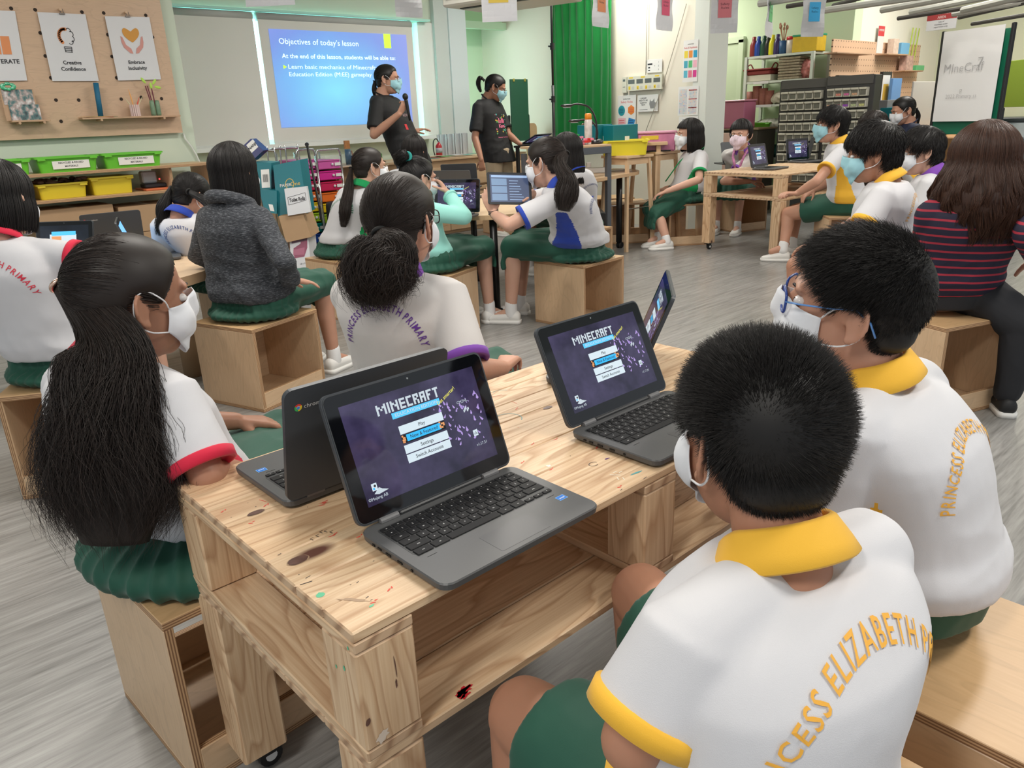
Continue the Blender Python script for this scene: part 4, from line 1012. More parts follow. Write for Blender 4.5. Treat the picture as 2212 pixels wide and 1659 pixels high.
# ---- hair styles as closures
def h_short(N=6000, base=.012, **kw):
    def f(H, put, m, c):
        b = cap_hair(H, 'boy', base); put('hair', join_np([b, hair_short(H, N, base=base, **kw)]), m)
    return f
def h_boy(N=2600, base=.013, length=.55, rad=.0012, **kw):
    def f(H, put, m, c):
        b = cap_hair(H, 'boy', base); put('hair', join_np([b, hair_flow(H, N, None, (base * .9, base * 1.5), 7, rad, 'boy', length, **kw), hair_short(H, N // 3, .03, .012, .006, .0007, base=base, lift=.3)]), m)
    return f
def h_bob(zend=-.14, **kw):
    def f(H, put, m, c):
        b, s = hair_bob(H, zend, **kw); put('hair', join_np([b, s]), m)
    return f
def h_pony(tie, tail, radii, N=1500, NT_=900, base=.009, flat=.7, wave=.006, rad=.001, tierad=.013, tiem=None, hint=None, frizz=.002, ends=.12, wf=2.2, extra=None):
    """tie: head-local direction of the tie; tail: world points after the tie"""
    def f(H, put, m, c):
        b = cap_hair(H, 'girl', base); tdir = np.array(tie, float); tdir /= np.linalg.norm(tdir)
        tp = V(H.W(shell(tdir[None], np.array([.018])))[0]); pts = tail(H, tp, c); ctrl = [tp] + list(pts)
        hn = hint or tuple((H.M @ V((0, 1, 0)))); bm = bmesh.new(); tail_core(bm, ctrl, radii, flat, hn, .82)
        core = bpy.data.meshes.new('c'); bm.to_mesh(core); bm.free()
        for an in ('rnd', 'along'):
            a = core.attributes.new(an, 'FLOAT', 'POINT'); a.data.foreach_set('value', np.full(len(core.vertices), .12, np.float32))
        P, r = tail_strands(ctrl, radii, NT_, 26, rad, wave, wf, flat, hn, frizz, ends)
        parts = [b, hair_flow(H, N, tdir, (.004, base * 1.35), 10, rad), core, strands_mesh('h', P, r)]
        if extra: parts += extra(H, c)
        put('hair', join_np(parts), m)
        dv = (ctrl[1] - tp).normalized(); x, y, z = frame_of(dv, V((0, 0, 1))); bm = bmesh.new()
        tube(bm, [tp + dv * .004 + x * (tierad * math.cos(a)) + y * (tierad * math.sin(a)) for a in np.linspace(0, 2 * PI, 20, endpoint=False)], tierad * .34, 8, closed=True); put('hair_tie', bm, tiem or M('black_elastic', (.01, .01, .01), .7))
    return f
# ================================================================ people: cast
HP = .387 + .088
YP = M('lettering_yellow', (.84, .42, .05), .6); PPR = M('lettering_purple', (.13, .035, .30), .6); PRD = M('lettering_red', (.62, .03, .06), .6); PBL = M('lettering_blue', (.02, .05, .22), .6); PGR = M('lettering_green', (.0, .22, .09), .6)
def pxs(*pts):
    return lambda H, tp, c: [fd(x, y, dep(tp) + d) for x, y, d in pts]
def dn(f=0, u=-1, *ls):
    """tail falling from the tie: list of (back, down) metres"""
    return lambda H, tp, c: [tp + H.M @ V((0, -b, 0)) + V((0, 0, -d)) for b, d in ls]
# nearest boy
human('nearest boy with spiky black hair seen from behind, white shirt with yellow collar', (.60, .345, HP), 80, (1630, 950), .99, (64, -6, 2), .99, hd=.87, hunch=.05, trim=YEL, near=True, skinm=SKIND,
    hair=h_short(30000, .010, top=.028, side=.019, nape=.009, rad=.00042, whorl='cam', lift=.95), hairm=HSHT, mask=MWHT, printc=YP, wid=1.06,
    arms={'L': dict(e=(1368, 1600, .0), w=(1440, 1490, .24), curl=.9), 'R': dict(e=(.84, .40, .62), w=(.84, .50, .50))}, sleeve=.74, knees={'L': (fd(1135, 1545, 1.02), fd(1118, 1900, 1.12)), 'R': (V((.86, .66, .46)), None)}, shirt_kw=dict(bag=.016, wr=.003, print=dict(cu=.53, rad=.128, h=.022, span=175, cx=.0)))
# boy with glasses
human('boy in blue glasses and a printed mask looking up, sitting beside the nearest boy', (1.23, .38, HP), 94, (1838, 658), .93, (110, 6, -6), .96, hd=1.17, hunch=.04, trim=YEL, near=True, skinm=SKIN,
    hair=h_short(24000, .012, top=.034, side=.016, nape=.006, rad=.00045, whorl=(.15, -.86, .45), lift=.6, grav=.35), hairm=HSHT, mask=MWHT, glasses=(M('glasses_navy', (.02, .06, .30), .25), M('glasses_temple', (.12, .30, .68), .35), .024, .018, .0022), printc=YP, wid=1.04,
    shirt_kw=dict(bag=.016, print=dict(cu=.62, rad=.112, h=.020, span=172)), knees={'L': (V((1.02, .60, .46)), None), 'R': (V((1.22, .62, .46)), None)})
# long haired girl on the left
human('girl with a very long gold-pinned ponytail and red trim, left end of near table', (.46, 1.49, HP), 22, (288, 648), .94, (5, -6, 4), 1.0, dh=-.02, hunch=.03, trim=RED, near=True, skinm=SKINT,
    hair=h_pony((-.42, -.90, .18), pxs((225, 720, -.02), (230, 820, -.03), (235, 930, -.03), (245, 1040, -.02), (250, 1170, -.01)), (.014, .048, .078, .094, .108, .114, .07), N=8000, NT_=9000, base=.010, flat=.5, wave=.018, rad=.00048, tierad=.013, frizz=.016, ends=.14, wf=1.8, tiem=M('gold_hair_pin', (.80, .52, .40), .25, 1.0), hint=(.60, .72, 0)), hairm=HDRK,
    mask=MWHT, bottom='skirt', arms={'L': dict(e=(.40, 1.72, .62), w=(.62, 1.66, .57)), 'R': dict(e=(448, 1030, -.02), w=(510, 1015, .14), curl=.5)}, sleeve=.84, drape=(.27, .25, .085), shirt_kw=dict(bag=.018))
# girl in the purple collar
human('girl with a bunched ponytail and purple collar across the near table, back turned', (1.12, 1.62, HP), 30, (868, 482), .94, (27, 0, 0), 1.03, dh=0, hunch=.02, trim=PUR, topm=WHTW, near=True, skinm=SKIN,
    hair=h_pony((.02, -.97, -.12), pxs((838, 545, -.03), (822, 570, -.05), (815, 610, -.045), (830, 650, -.03)), (.016, .070, .088, .080, .035), N=9000, NT_=7000, base=.011, flat=.62, wave=.010, rad=.0005, tierad=.016, frizz=.016, ends=.12), hairm=HDRK,
    mask=MWHT, glasses=(M('glasses_black', (.01, .01, .01), .3), M('glasses_black', (.01, .01, .01), .3)), bottom='skirt', printc=PPR, arms={'R': dict(e=(1010, 800, -.06), w=(1085, 795, .06), hd=(.8, .5, .1), curl=.9), 'L': dict(e=(1.22, 1.90, .64), w=(1.35, 1.88, .60))}, sleeve=.85, shirt_kw=dict(bag=.020))
# child with red cuffs, far left
human('child with a black bob and red cuffs at the left edge, back turned', (.585, 3.06, HP), 44, (8, 432), 1.0, (44, -8, 0), 1.05, hunch=.04, trim=RED, near=False, skinm=SKINP,
    hair=h_bob(-.10, N=2600, fringe=60), bottom='skirt', printc=PRD, arms={'R': dict(e=(180, 562, .0), w=(232, 575, .16), hd=(.7, .7, -.1)), 'L': dict(e=(.30, 3.25, .64), w=(.45, 3.48, .64))}, sleeve=.78, shirt_kw=dict(bag=.024, wr=.006, print=dict(rad=.115)), mask=MWHT, wid=1.08)
# hooded jacket
human('child in a charcoal hooded jacket with a straight black bob sitting on a box seat', (1.44, 3.38, HP), 22, (508, 375), 1.0, (32, 0, 0), 1.05, hunch=.01, top='hoodie', topm=HEA, trim=HEA, sleeve=1.92, near=False, skinm=SKIN,
    hair=h_bob(-.145, N=4200, off=.014, flare=.004, rad=.001, fringe=60), bottom='skirt', arms={'R': dict(e=(612, 560, -.08), w=(628, 605, .10), hd=(.9, -.1, -.2), curl=.3), 'L': dict(e=(1.32, 3.62, .66), w=(1.55, 3.62, .56))}, shirt_kw=dict(bag=.024, wr=.010, blouse=.02, hood=1), mask=MWHT, wid=1.04)
def pig2(H):
    tp = V(H.W(shell(np.array([[-.72, -.66, .12]]), np.array([.012])))[0]); ctrl = [tp] + [fd(x, y, dep(tp) + d) for x, y, d in ((355, 445, -.02), (352, 480, -.02), (345, 510, -.01))]
    P, r = tail_strands(ctrl, (.012, .035, .034, .012), 800, 22, .001, .008, 2, .7, (0, 1, .2), .003); return [strands_mesh('h', P, r)]
# pigtails
human('girl with two pigtails and blue trim bending over the round wooden table', (1.62, 4.10, HP), 40, (415, 424), .98, (20, -22, 6), 1.0, hunch=.03, trim=BLU, skinm=SKIN, bottom='skirt', printc=PBL, mask=MWHT,
    hair=h_pony((.62, -.70, .0), pxs((452, 440, -.03), (462, 465, -.04), (445, 500, -.04)), (.010, .028, .032, .016), N=2200, NT_=700, wave=.008, extra=lambda H, c: pig2(H)), hairm=HBLK)

# glasses girl with green collar
human('girl in gold glasses with a long low ponytail and green collar near the black suitcase', (2.60, 4.50, HP), 8, (800, 362), 1.0, (-8, -4, 0), 1.04, hunch=.03, trim=GRN, skinm=SKINP, bottom='skirt', printc=PGR, mask=MWHT, glasses=(M('glasses_gold', (.45, .32, .2), .3, 1), M('glasses_gold'), .022, .018, .001),
    hair=h_pony((-.30, -.93, -.10), pxs((752, 415, -.04), (746, 450, -.06), (742, 490, -.06)), (.012, .040, .050, .050, .028), N=2600, NT_=1400, wave=.006, flat=.7), hairm=HDRK, shirt_kw=dict(bag=.02))
# mint cardigan
pm = human('girl in a mint cardigan with a teal hair band, one hand raised to her mask', (2.62, 3.60, HP), 8, (905, 388), 1.0, (-4, -6, 0), 1.03, hunch=.02, top='cardigan', topm=TEAL, trim=TEAL, sleeve=1.88, skinm=SKINP, bottom='skirt', mask=MWHT, glasses=(M('glasses_black'), M('glasses_black')),
    arms={'R': dict(e=(1003, 468, .02), w=(968, 418, .10), hd=(-.25, .45, .75), hn=(.8, -.5, .3), curl=1.1), 'L': dict(e=(2.9, 3.9, .70), w=(2.95, 3.95, .70))}, shirt_kw=dict(bag=.012),
    hair=h_pony((.0, -.55, .83), lambda H, tp, c: [tp + H.M @ V((.02, -.03, .012)), tp + H.M @ V((-.01, -.045, -.01)), tp + H.M @ V((-.02, -.02, .0))], (.014, .034, .034, .02), N=2400, NT_=900, wave=.01, flat=.8, tierad=.026, tiem=M('teal_scrunchie', (.02, .30, .27), .8)), hairm=HBLK)
human('girl with dark shoulder-length hair sitting just in front of the speaking man', (3.45, 5.25, HP), 20, (897, 328), 1.0, (24, 0, 0), 1.03, top='polo', trim=GRN, skinm=SKIN, bottom='skirt', hair=h_bob(-.19, N=2600, off=.012, rad=.0014), hairm=HBLK, mask=MWHT)
# tablet girl
pt = human('girl with a ponytail and blue cuffs leaning on the round table, holding a tablet', (3.40, 3.13, HP), 122, (1178, 352), 1.06, (104, -12, 0), 1.08, hd=4.05, hunch=.05, trim=BLU, skinm=SKINP, bottom='skirt', printc=PBL, mask=MWHT, wid=1.05,
    hair=h_pony((.20, -.95, .12), pxs((1210, 355, -.04), (1228, 392, -.07), (1222, 425, -.08), (1218, 455, -.07)), (.014, .055, .075, .085, .055), N=2800, NT_=1700, wave=.01, flat=.55, ends=.16), hairm=HDRK, ears=True,
    arms={'L': dict(e=(1100, 486, .0), w=(1066, 462, .12), hd=(-.15, .3, .9), curl=.35, hn=(-.8, -.3, .1)), 'R': dict(e=(3.35, 3.55, .70), w=(1150, 418, -.10), hd=(-.9, .3, .1), curl=.3)}, sleeve=.72, shirt_kw=dict(bag=.026, blouse=.02, wr=.006, print=dict(cx=.0)))
human('girl with loose black hair sitting behind the tablet girl, white shirt with blue lettering', (4.38, 4.05, HP), 100, (1222, 330), 1.0, (100, -4, 0), 1.05, hd=5.2, hunch=.03, trim=BLU, skinm=SKIN, bottom='skirt', printc=PBL, mask=MWHT, hair=h_bob(-.20, N=2600, off=.013, rad=.0014), hairm=HBLK, shirt_kw=dict(bag=.02))
# bob girl with green lanyard
pg = human('girl with a black bob and green lanyard sitting sideways with her hands on her knee', (6.22, 4.36, HP), 146, (1488, 292), 1.06, (146, -2, 0), 1.15, hunch=.02, trim=GRN, skinm=SKINP, bottom='skirt', mask=MWHT,
    hair=h_bob(-.125, N=3000, off=.016, flare=.010, rad=.0014, fringe=62), hairm=HBLK, arms={'L': dict(e=(1510, 388, -.10), w=(1440, 413, -.02), curl=.5), 'R': dict(e=(1500, 395, .22), w=(1436, 408, .14), curl=.5)}, sleeve=.7,
    knees={'L': (fd(1418, 462, 7.02), fd(1441, 519, 7.02)), 'R': (fd(1404, 452, 7.16), fd(1424, 512, 7.16))}, shirt_kw=dict(bag=.016))
bm = bmesh.new(); tube(bm, [pg['N'] + pg['rt'] * -.05 + pg['fw'] * .06 + V((0, 0, -.01)), pg['N'] + pg['fw'] * .15 - V((0, 0, .10)), pg['P'] + pg['fw'] * .19 + V((0, 0, .11))], .006, 6); pg['put']('lanyard', bm, GRN)
# floral lanyard girl
pf = human('girl with a fringe, patterned mask and a floral lanyard facing the camera side', (7.25, 4.40, HP), 196, (1600, 292), 1.0, (190, -4, 0), 1.12, hd=7.0, hunch=.0, trim=PUR, skinm=SKINP, bottom='skirt', mask=M('pink_printed_mask', (.80, .62, .70), .7, nz=.35, nscale=60), topm=WHTW,
    hair=h_bob(-.02, N=1800, off=.013, flare=.0, rad=.0014, fringe=64, front=66), hairm=HBLK, arms={'L': dict(e=(1563, 392, -.1), w=(1620, 392, -.15)), 'R': dict(e=(1640, 375, .0), w=(1640, 392, -.1))})
bm = bmesh.new()
for s in (-1, 1): tube(bm, [pf['N'] + pf['rt'] * s * .06 + pf['fw'] * .05, pf['N'] + pf['rt'] * s * .05 + pf['fw'] * .13 - V((0, 0, .06)), pf['N'] + pf['fw'] * .15 - V((0, 0, .22))], .012, 6, flat=.4)
pf['put']('lanyard', bm, M('floral_ribbon', (.42, .16, .30), .7, nz=.9, nscale=45))
bm = bmesh.new()
for i in range(9): ell(bm, pf['N'] + pf['fw'] * .165 + pf['rt'] * random.uniform(-.05, .05) - V((0, 0, .16 + .012 * i)), (.018, .018, .014), None, 8, 6)
pf['put']('badge_charms', bm, M('charm_paint', (.85, .55, .45), .5, nz=.6, nscale=30))
# boy watching sideways
human('boy with yellow side panels sitting upright beside the far pallet table', (6.05, 2.70, HP + .0), 118, (1796, 270), 1.08, (128, -2, 0), 1.12, hunch=-.01, trim=YEL, skinm=SKIN, bottom='shorts', printc=YP, mask=MBLU, hair=h_boy(2800), hairm=HBLK,
    arms={'L': dict(e=(1764, 392, -.10), w=(1722, 418, .05), hd=(-.8, .55, .12), curl=.6)}, knees={'L': (fd(1702, 462, 6.25), fd(1692, 535, 6.25)), 'R': (fd(1716, 455, 6.5), fd(1712, 525, 6.5))}, shirt_kw=dict(bag=.014, print=dict(cu=.72)))
human('child with dark hair bent over a phone behind the boy in yellow trim', (6.75, 2.35, HP), 120, (1884, 276), .95, (128, -18, 0), 1.08, hd=6.3, hunch=.05, trim=YEL, skinm=SKINT, bottom='shorts', mask=MBLU, hair=h_boy(2000), hairm=HDRK, arms={'L': dict(e=(1862, 372, -.05), w=(1838, 395, .1), curl=.6)})
human('boy with thick black hair, blue mask and yellow collar, left of the striped woman', (3.62, 1.50, HP), 104, (1884, 332), 1.0, (116, -10, 0), 1.07, hd=3.38, hunch=.04, trim=YEL, skinm=SKIND, bottom='shorts', printc=YP, mask=MBLU, hair=h_boy(5200, .018, .5, rad=.0012), hairm=HBLK, wid=1.04,
    arms={'L': dict(e=(1846, 520, .0), w=(1800, 560, .2))}, knees={'L': (fd(1722, 575, 3.72), None), 'R': (fd(1800, 560, 3.9), None)}, shirt_kw=dict(bag=.018, wr=.005, print=dict(cu=.70)))
human('boy in black glasses, white mask and purple collar in front of the flip chart', (4.72, 1.72, HP), 108, (1988, 328), 1.0, (124, -8, 0), 1.05, hd=4.15, hunch=.03, trim=PUR, skinm=SKINP, bottom='shorts', mask=MWHT, glasses=(M('glasses_black'), M('glasses_black')), hair=h_boy(3200, .015), hairm=HBLK)
human('woman in a navy cardigan with a ribbon round her neck looking down, far right background', (8.3, 3.35, HP + .06), 132, (1950, 240), 1.15, (138, -16, 0), 1.15, hd=7.7, hunch=.03, top='cardigan', topm=NAV, trim=NAV, sleeve=1.9, skinm=SKIN, bottom='trousers', botm=TRO, mask=MWHT, hair=h_pony((-.1, -.95, -.2), dn(0, 0, (.03, .08), (.02, .16), (.0, .24)), (.012, .03, .03, .015), N=1200, NT_=400), hairm=HBLK, shoe=BSHOE)
# striped woman
human('woman with wavy brown shoulder-length hair in a navy and red striped top, back turned', (3.36, 1.08, HP + .01), 30, (2118, 352), 1.14, (58, -2, 0), 1.12, hd=2.85, hunch=.02, top='knit', topm=STR, trim=STR, sleeve=1.75, near=True, skinm=SKIN, bottom='trousers', botm=TRO, wid=1.0, shoe=BSHOE,
    hair=h_bob(-.235, N=9000, off=.022, flare=.050, rad=.0008, wave=.009, rag=.03, front=44), hairm=HBRN, arms={'R': dict(e=(2225, 510, -.12), w=(2240, 560, .12)), 'L': dict(e=(1998, 560, .15), w=(2010, 600, .30))},
    knees={'R': (fd(2212, 700, 2.95), fd(2172, 868, 3.06)), 'L': (V((3.62, 1.22, .46)), None)}, shirt_kw=dict(bag=.012, wr=.004, hem=-.03))
# the two grown-ups at the front
pt1 = human('man with long tied hair in a black t-shirt speaking into a microphone', (4.50, 6.35, .90), -62, (838, 172), 1.2, (-46, -4, 0), 1.12, hunch=.0, stand=True, top='tee', topm=BLK, trim=None, sleeve=.80, skinm=SKIN, bottom='trousers', botm=M('grey_blue_trousers', (.05, .06, .08), .8), mask=MBLU, glasses=(M('glasses_brown', (.08, .03, .02), .3), M('glasses_brown'), .023, .016, .0012), wid=1.06,
    arms={'R': dict(e=(808, 291, -.02), w=(862, 246, -.16), hd=(.35, -.25, .55), hn=(.1, -.9, -.1), curl=1.2), 'L': dict(e=(880, 295, .10), w=(893, 282, .0), hd=(.75, -.55, .12), hn=(0, 0, 1), curl=.35, spread=.5)},
    hair=h_pony((-.05, -.97, -.18), dn(0, 0, (.01, .08), (.0, .16), (.02, .22)), (.014, .035, .035, .02), N=1800, NT_=600), hairm=HBLK, shirt_kw=dict(bag=.014, hem=-.14, wr=.005, blouse=.0))
pt2 = human('woman with a low ponytail in a black printed t-shirt and khaki trousers, standing', (5.62, 6.32, .84), -80, (1071, 190), 1.1, (-44, -24, 0), 1.08, hunch=.03, stand=True, top='tee', topm=BLK, trim=None, sleeve=.80, skinm=SKINT, bottom='trousers', botm=KHA, mask=MBLU, glasses=(M('glasses_black'), M('glasses_black'), .022, .014, .0012), wid=1.0,
    arms={'R': dict(e=(1026, 298, .0), w=(1040, 345, -.08), hd=(0, 0, -1), hn=(-.8, -.6, 0), curl=1.1), 'L': dict(e=(1098, 290, .0), w=(1122, 310, -.06), hd=(.8, -.5, -.1), curl=.3)},
    hair=h_pony((-.05, -.96, .10), dn(0, 0, (.05, -.01), (.075, .06), (.05, .13)), (.012, .028, .034, .018), N=1800, NT_=600), hairm=HBLK, shoe=M('sneaker_cream', (.72, .70, .64), .6), shirt_kw=dict(bag=.02, hem=-.12, wr=.005, blouse=.0))
# writing and prints on the two t-shirts, the microphone and the red lanyard tag
o = pt1['spine'](.66) + pt1['fw'] * .10
fl = Flat(o, -pt1['rt'], V((0, 0, 1)), 0); fl.text('MAGIC', -.01, .035, .014, 0, 0, 'c', .01); fl.text('HOWL', .0, -.012, .026, 0, 0, 'c', .01); fl.rect(-.075, -.13, .03, .05, 1, 0)
decal(pt1, 'shirt_lettering', fl, [M('pink_grey_print', (.45, .30, .32), .6), M('red_tag', (.62, .02, .03), .6)])
o = pt2['spine'](.55) + pt2['fw'] * .10; fl = Flat(o, -pt2['rt'], V((0, 0, 1)), 0)
for i in range(46):
    x, y = random.uniform(-.085, .085), random.uniform(-.10, .10)
    if abs(x) < .045 and abs(y) < .055: continue
    a = random.uniform(0, 6.28); s = random.uniform(.005, .012); fl.poly([(x + s * math.cos(a + k * 2.1), y + s * math.sin(a + k * 2.1)) for k in range(3)], random.choice([0, 1, 2, 3]), 0)
for i in range(5): fl.rect(-.045 + i * .02, .01, .012, random.uniform(.03, .05), 0, 0)
fl.text('Kaga', 0, -.035, .034, 0, 0, 'c', .03); fl.text('Between Your Dreams', 0, -.135, .011, 0, 0, 'c', .01)
decal(pt2, 'shirt_print', fl, [M('pink_print', (.85, .20, .34), .6), M('aqua_print', (.10, .62, .55), .6), M('yellow_print', (.85, .55, .08), .6), M('green_print', (.12, .50, .16), .6)])
w = pt1['WR']['R']; hd = V((.35, -.25, .55)).normalized(); c = w + hd * .075 + V((.02, -.03, 0)); ax = V((-.12, .05, 1)).normalized(); q_ = ax.to_track_quat('Z', 'Y').to_matrix()
mic = thing('microphone', 'black handheld microphone held by the speaking man', 'microphone', c)
bm = bmesh.new(); lathe(bm, [(.011, -.12), (.013, -.06), (.017, .05), (.018, .06)], 16, (0, 0, 0), q_); obj('mic_body', bm, M('mic_black', (.012, .012, .012), .4), mic, True)
bm = bmesh.new(); ell(bm, q_ @ V((0, 0, .085)), (.026, .026, .03), q_); obj('mic_grille', bm, M('mic_grille', (.03, .03, .03), .5, .6), mic, True)
# ================================================================ laptops
LG = M('laptop_grey', (.085, .086, .088), .42, nz=.05, nscale=300); LGD = M('laptop_dark_plastic', (.030, .031, .034), .45); KEY = M('key_black', (.008, .008, .009), .6, spec=.3); LEG = M('key_legend', (.55, .55, .55), .5); PORT = M('port_black', (.004, .004, .004), .5)
LG2 = M('laptop_blue_grey', (.050, .056, .065), .4); TPAD = M('touchpad_grey', (.075, .076, .080), .35); HNG = M('hinge_grey', (.14, .14, .145), .5)
def screen_mat(name, c0, c1, em=.5, sc=9):
    t = NT(name); n = t.noise(t.coord(), sc, 4, .65); t.set(Base__Color=(.004, .004, .005, 1), Roughness=.06, Emission__Color=t.ramp(n, [(.35, c0), (.75, c1)]), Emission__Strength=em); t.p.inputs['Specular IOR Level'].default_value = .6; return t.m
SCR = screen_mat('screen_game_menu', (.012, .010, .030), (.075, .060, .14), 1.0)
BEZ = M('screen_bezel_glass', (.004, .0045, .006), .05, spec=.6)
SOFF = screen_mat('screen_dim', (.004, .006, .010), (.012, .018, .03), 1.0)
def emi(name, c, e=1.0): return M(name, c, .3, em=e)
E_W = emi('screen_button', (.42, .50, .56), .8); E_T = emi('screen_button_text', (.03, .035, .04), .3); E_L = emi('screen_logo', (.36, .42, .47), .8); E_B = emi('screen_blue', (.02, .30, .58), .9); E_Y = emi('screen_yellow_text', (.48, .46, .08), .9); E_O = emi('screen_orange', (.50, .22, .09), .8); E_P = emi('screen_crystal', (.30, .22, .50), .7); E_K = M('screen_black', (.002, .002, .002), .1); E_LB = emi('screen_banner', (.06, .36, .62), .9); E_G = emi('screen_grey_window', (.16, .20, .27), .8)
PIX = {'M': ['10001', '11011', '10101', '10001', '10001'], 'I': ['1', '1', '1', '1', '1'], 'N': ['1001', '1101', '1011', '1001', '1001'], 'E': ['111', '100', '111', '100', '111'], 'C': ['111', '100', '100', '100', '111'], 'R': ['111', '101', '110', '101', '101'], 'A': ['111', '101', '111', '101', '101'], 'F': ['111', '100', '110', '100', '100'], 'T': ['111', '010', '010', '010', '010']}
def game_screen(fl, X0, Z0, w, h, k=1.0):
    """menu drawn on the lid plane; indices follow SM below"""
    r = random.Random(5)
    def P(u, v): return X0 + u * w, Z0 + v * h
    for i in range(70):
        u, v = r.uniform(.60, .97), r.uniform(.22, .72); x, y = P(u, v); s = r.uniform(.002, .006); a = r.uniform(1.0, 2.1)
        fl.poly([(x, y), (x + s * .5, y + s * .3), (x + s * 1.6 * math.cos(a), y + s * 1.6 * math.sin(a)), (x - s * .4, y + s * .4)], 5, 1)
    x, y = P(.23, .80); ph = h * .021; cx = x; lw = w * .50 / 37
    for ch in 'MINECRAFT':
        g = PIX[ch]
        for rI, row in enumerate(g):
            for cI, b in enumerate(row):
                if b == '1': fl.rect(cx + cI * lw, y + (4 - rI) * ph, lw * 1.02, ph * 1.02, 1, 2)
        cx += (len(g[0]) + .75) * lw
    bx, by = P(.32, .725); fl.rect(bx, by, w * .36, h * .062, 6, 2); fl.text('EDUCATION EDITION', bx + w * .18, by + h * .016, h * .032, 1, 3, 'c', .01, w * .32)
    x, y = P(.66, .71); fl.text('Get smarter!', x, y, h * .038, 4, 3, 'l', .01, None, .42)
    for v, s in ((.555, 'Play'), (.460, None), (.355, 'Settings'), (.258, 'Switch Accounts')):
        x, y = P(.34, v); 
        if s: fl.rect(x, y, w * .33, h * .086, 0, 2); fl.text(s, x + w * .165, y + h * .026, h * .036, 2, 3, 'c', .005)
        else:
            fl.rect(x, y, w * .33, h * .086, 7, 2); fl.rect(x + w * .035, y + h * .012, w * .26, h * .068, 3, 3); fl.text('New & Featured', x + w * .165, y + h * .03, h * .036, 2, 4, 'c', .005)
            for q_ in range(7): fl.rect(x + w * (.002 + .006 * (q_ % 3)), y + h * (.005 + .02 * (q_ // 2)), w * .012, h * .018, 8, 4); fl.rect(x + w * (.285 + .014 * (q_ % 3)), y + h * (.02 + .018 * (q_ // 2)), w * .013, h * .018, 8, 4)
    x, y = P(.055, .13); fl.rect(x, y, w * .036, h * .072, 0, 2); fl.disc(x + w * .022, y + h * .045, w * .008, 2, 3); fl.rect(x + w * .006, y + h * .01, w * .012, h * .02, 3, 3)
    x, y = P(.86, .275); fl.rect(x, y, w * .036, h * .066, 0, 2); fl.line([(x + w * .006, y + h * .02), (x + w * .018, y + h * .045), (x + w * .03, y + h * .02), (x + w * .006, y + h * .02)], w * .003, 2, 3)
    x, y = P(.012, .045); fl.text('©Mojang AB', x, y, h * .030, 1, 2)
    fl.poly([P(.06, .10), P(.09, .085), P(.16, .10), P(.12, .125), P(.10, .15)], 1, 2)
    x, y = P(.86, .165); fl.text('v1.17.31', x, y, h * .030, 1, 2); x, y = P(.80, .66); fl.text('CMZHL', x, y, h * .030, 1, 2)
    for i in range(5): x, y = P(.835 + .009 * i, .555 + .014 * (i % 3)); fl.rect(x, y, w * .01, h * .028, 1, 2)
SM = [E_W, E_L, E_T, E_B, E_Y, E_P, E_LB, E_K, E_O]
ROWS = [(.0102, [.85] * 13), (.0150, [1.0] * 13 + [1.35]), (.0150, [1.45] + [1.0] * 12 + [.95]), (.0150, [1.75] + [1.0] * 11 + [1.65]), (.0150, [2.15] + [1.0] * 10 + [2.2]), (.0150, [1.55, 1.55, 5.4, 1.4, 1.3, .95, .95, .95])]
LEGS = ['', '1234567890-=', 'qwertyuiop[]\\', "asdfghjkl;'", 'zxcvbnm,./', '']
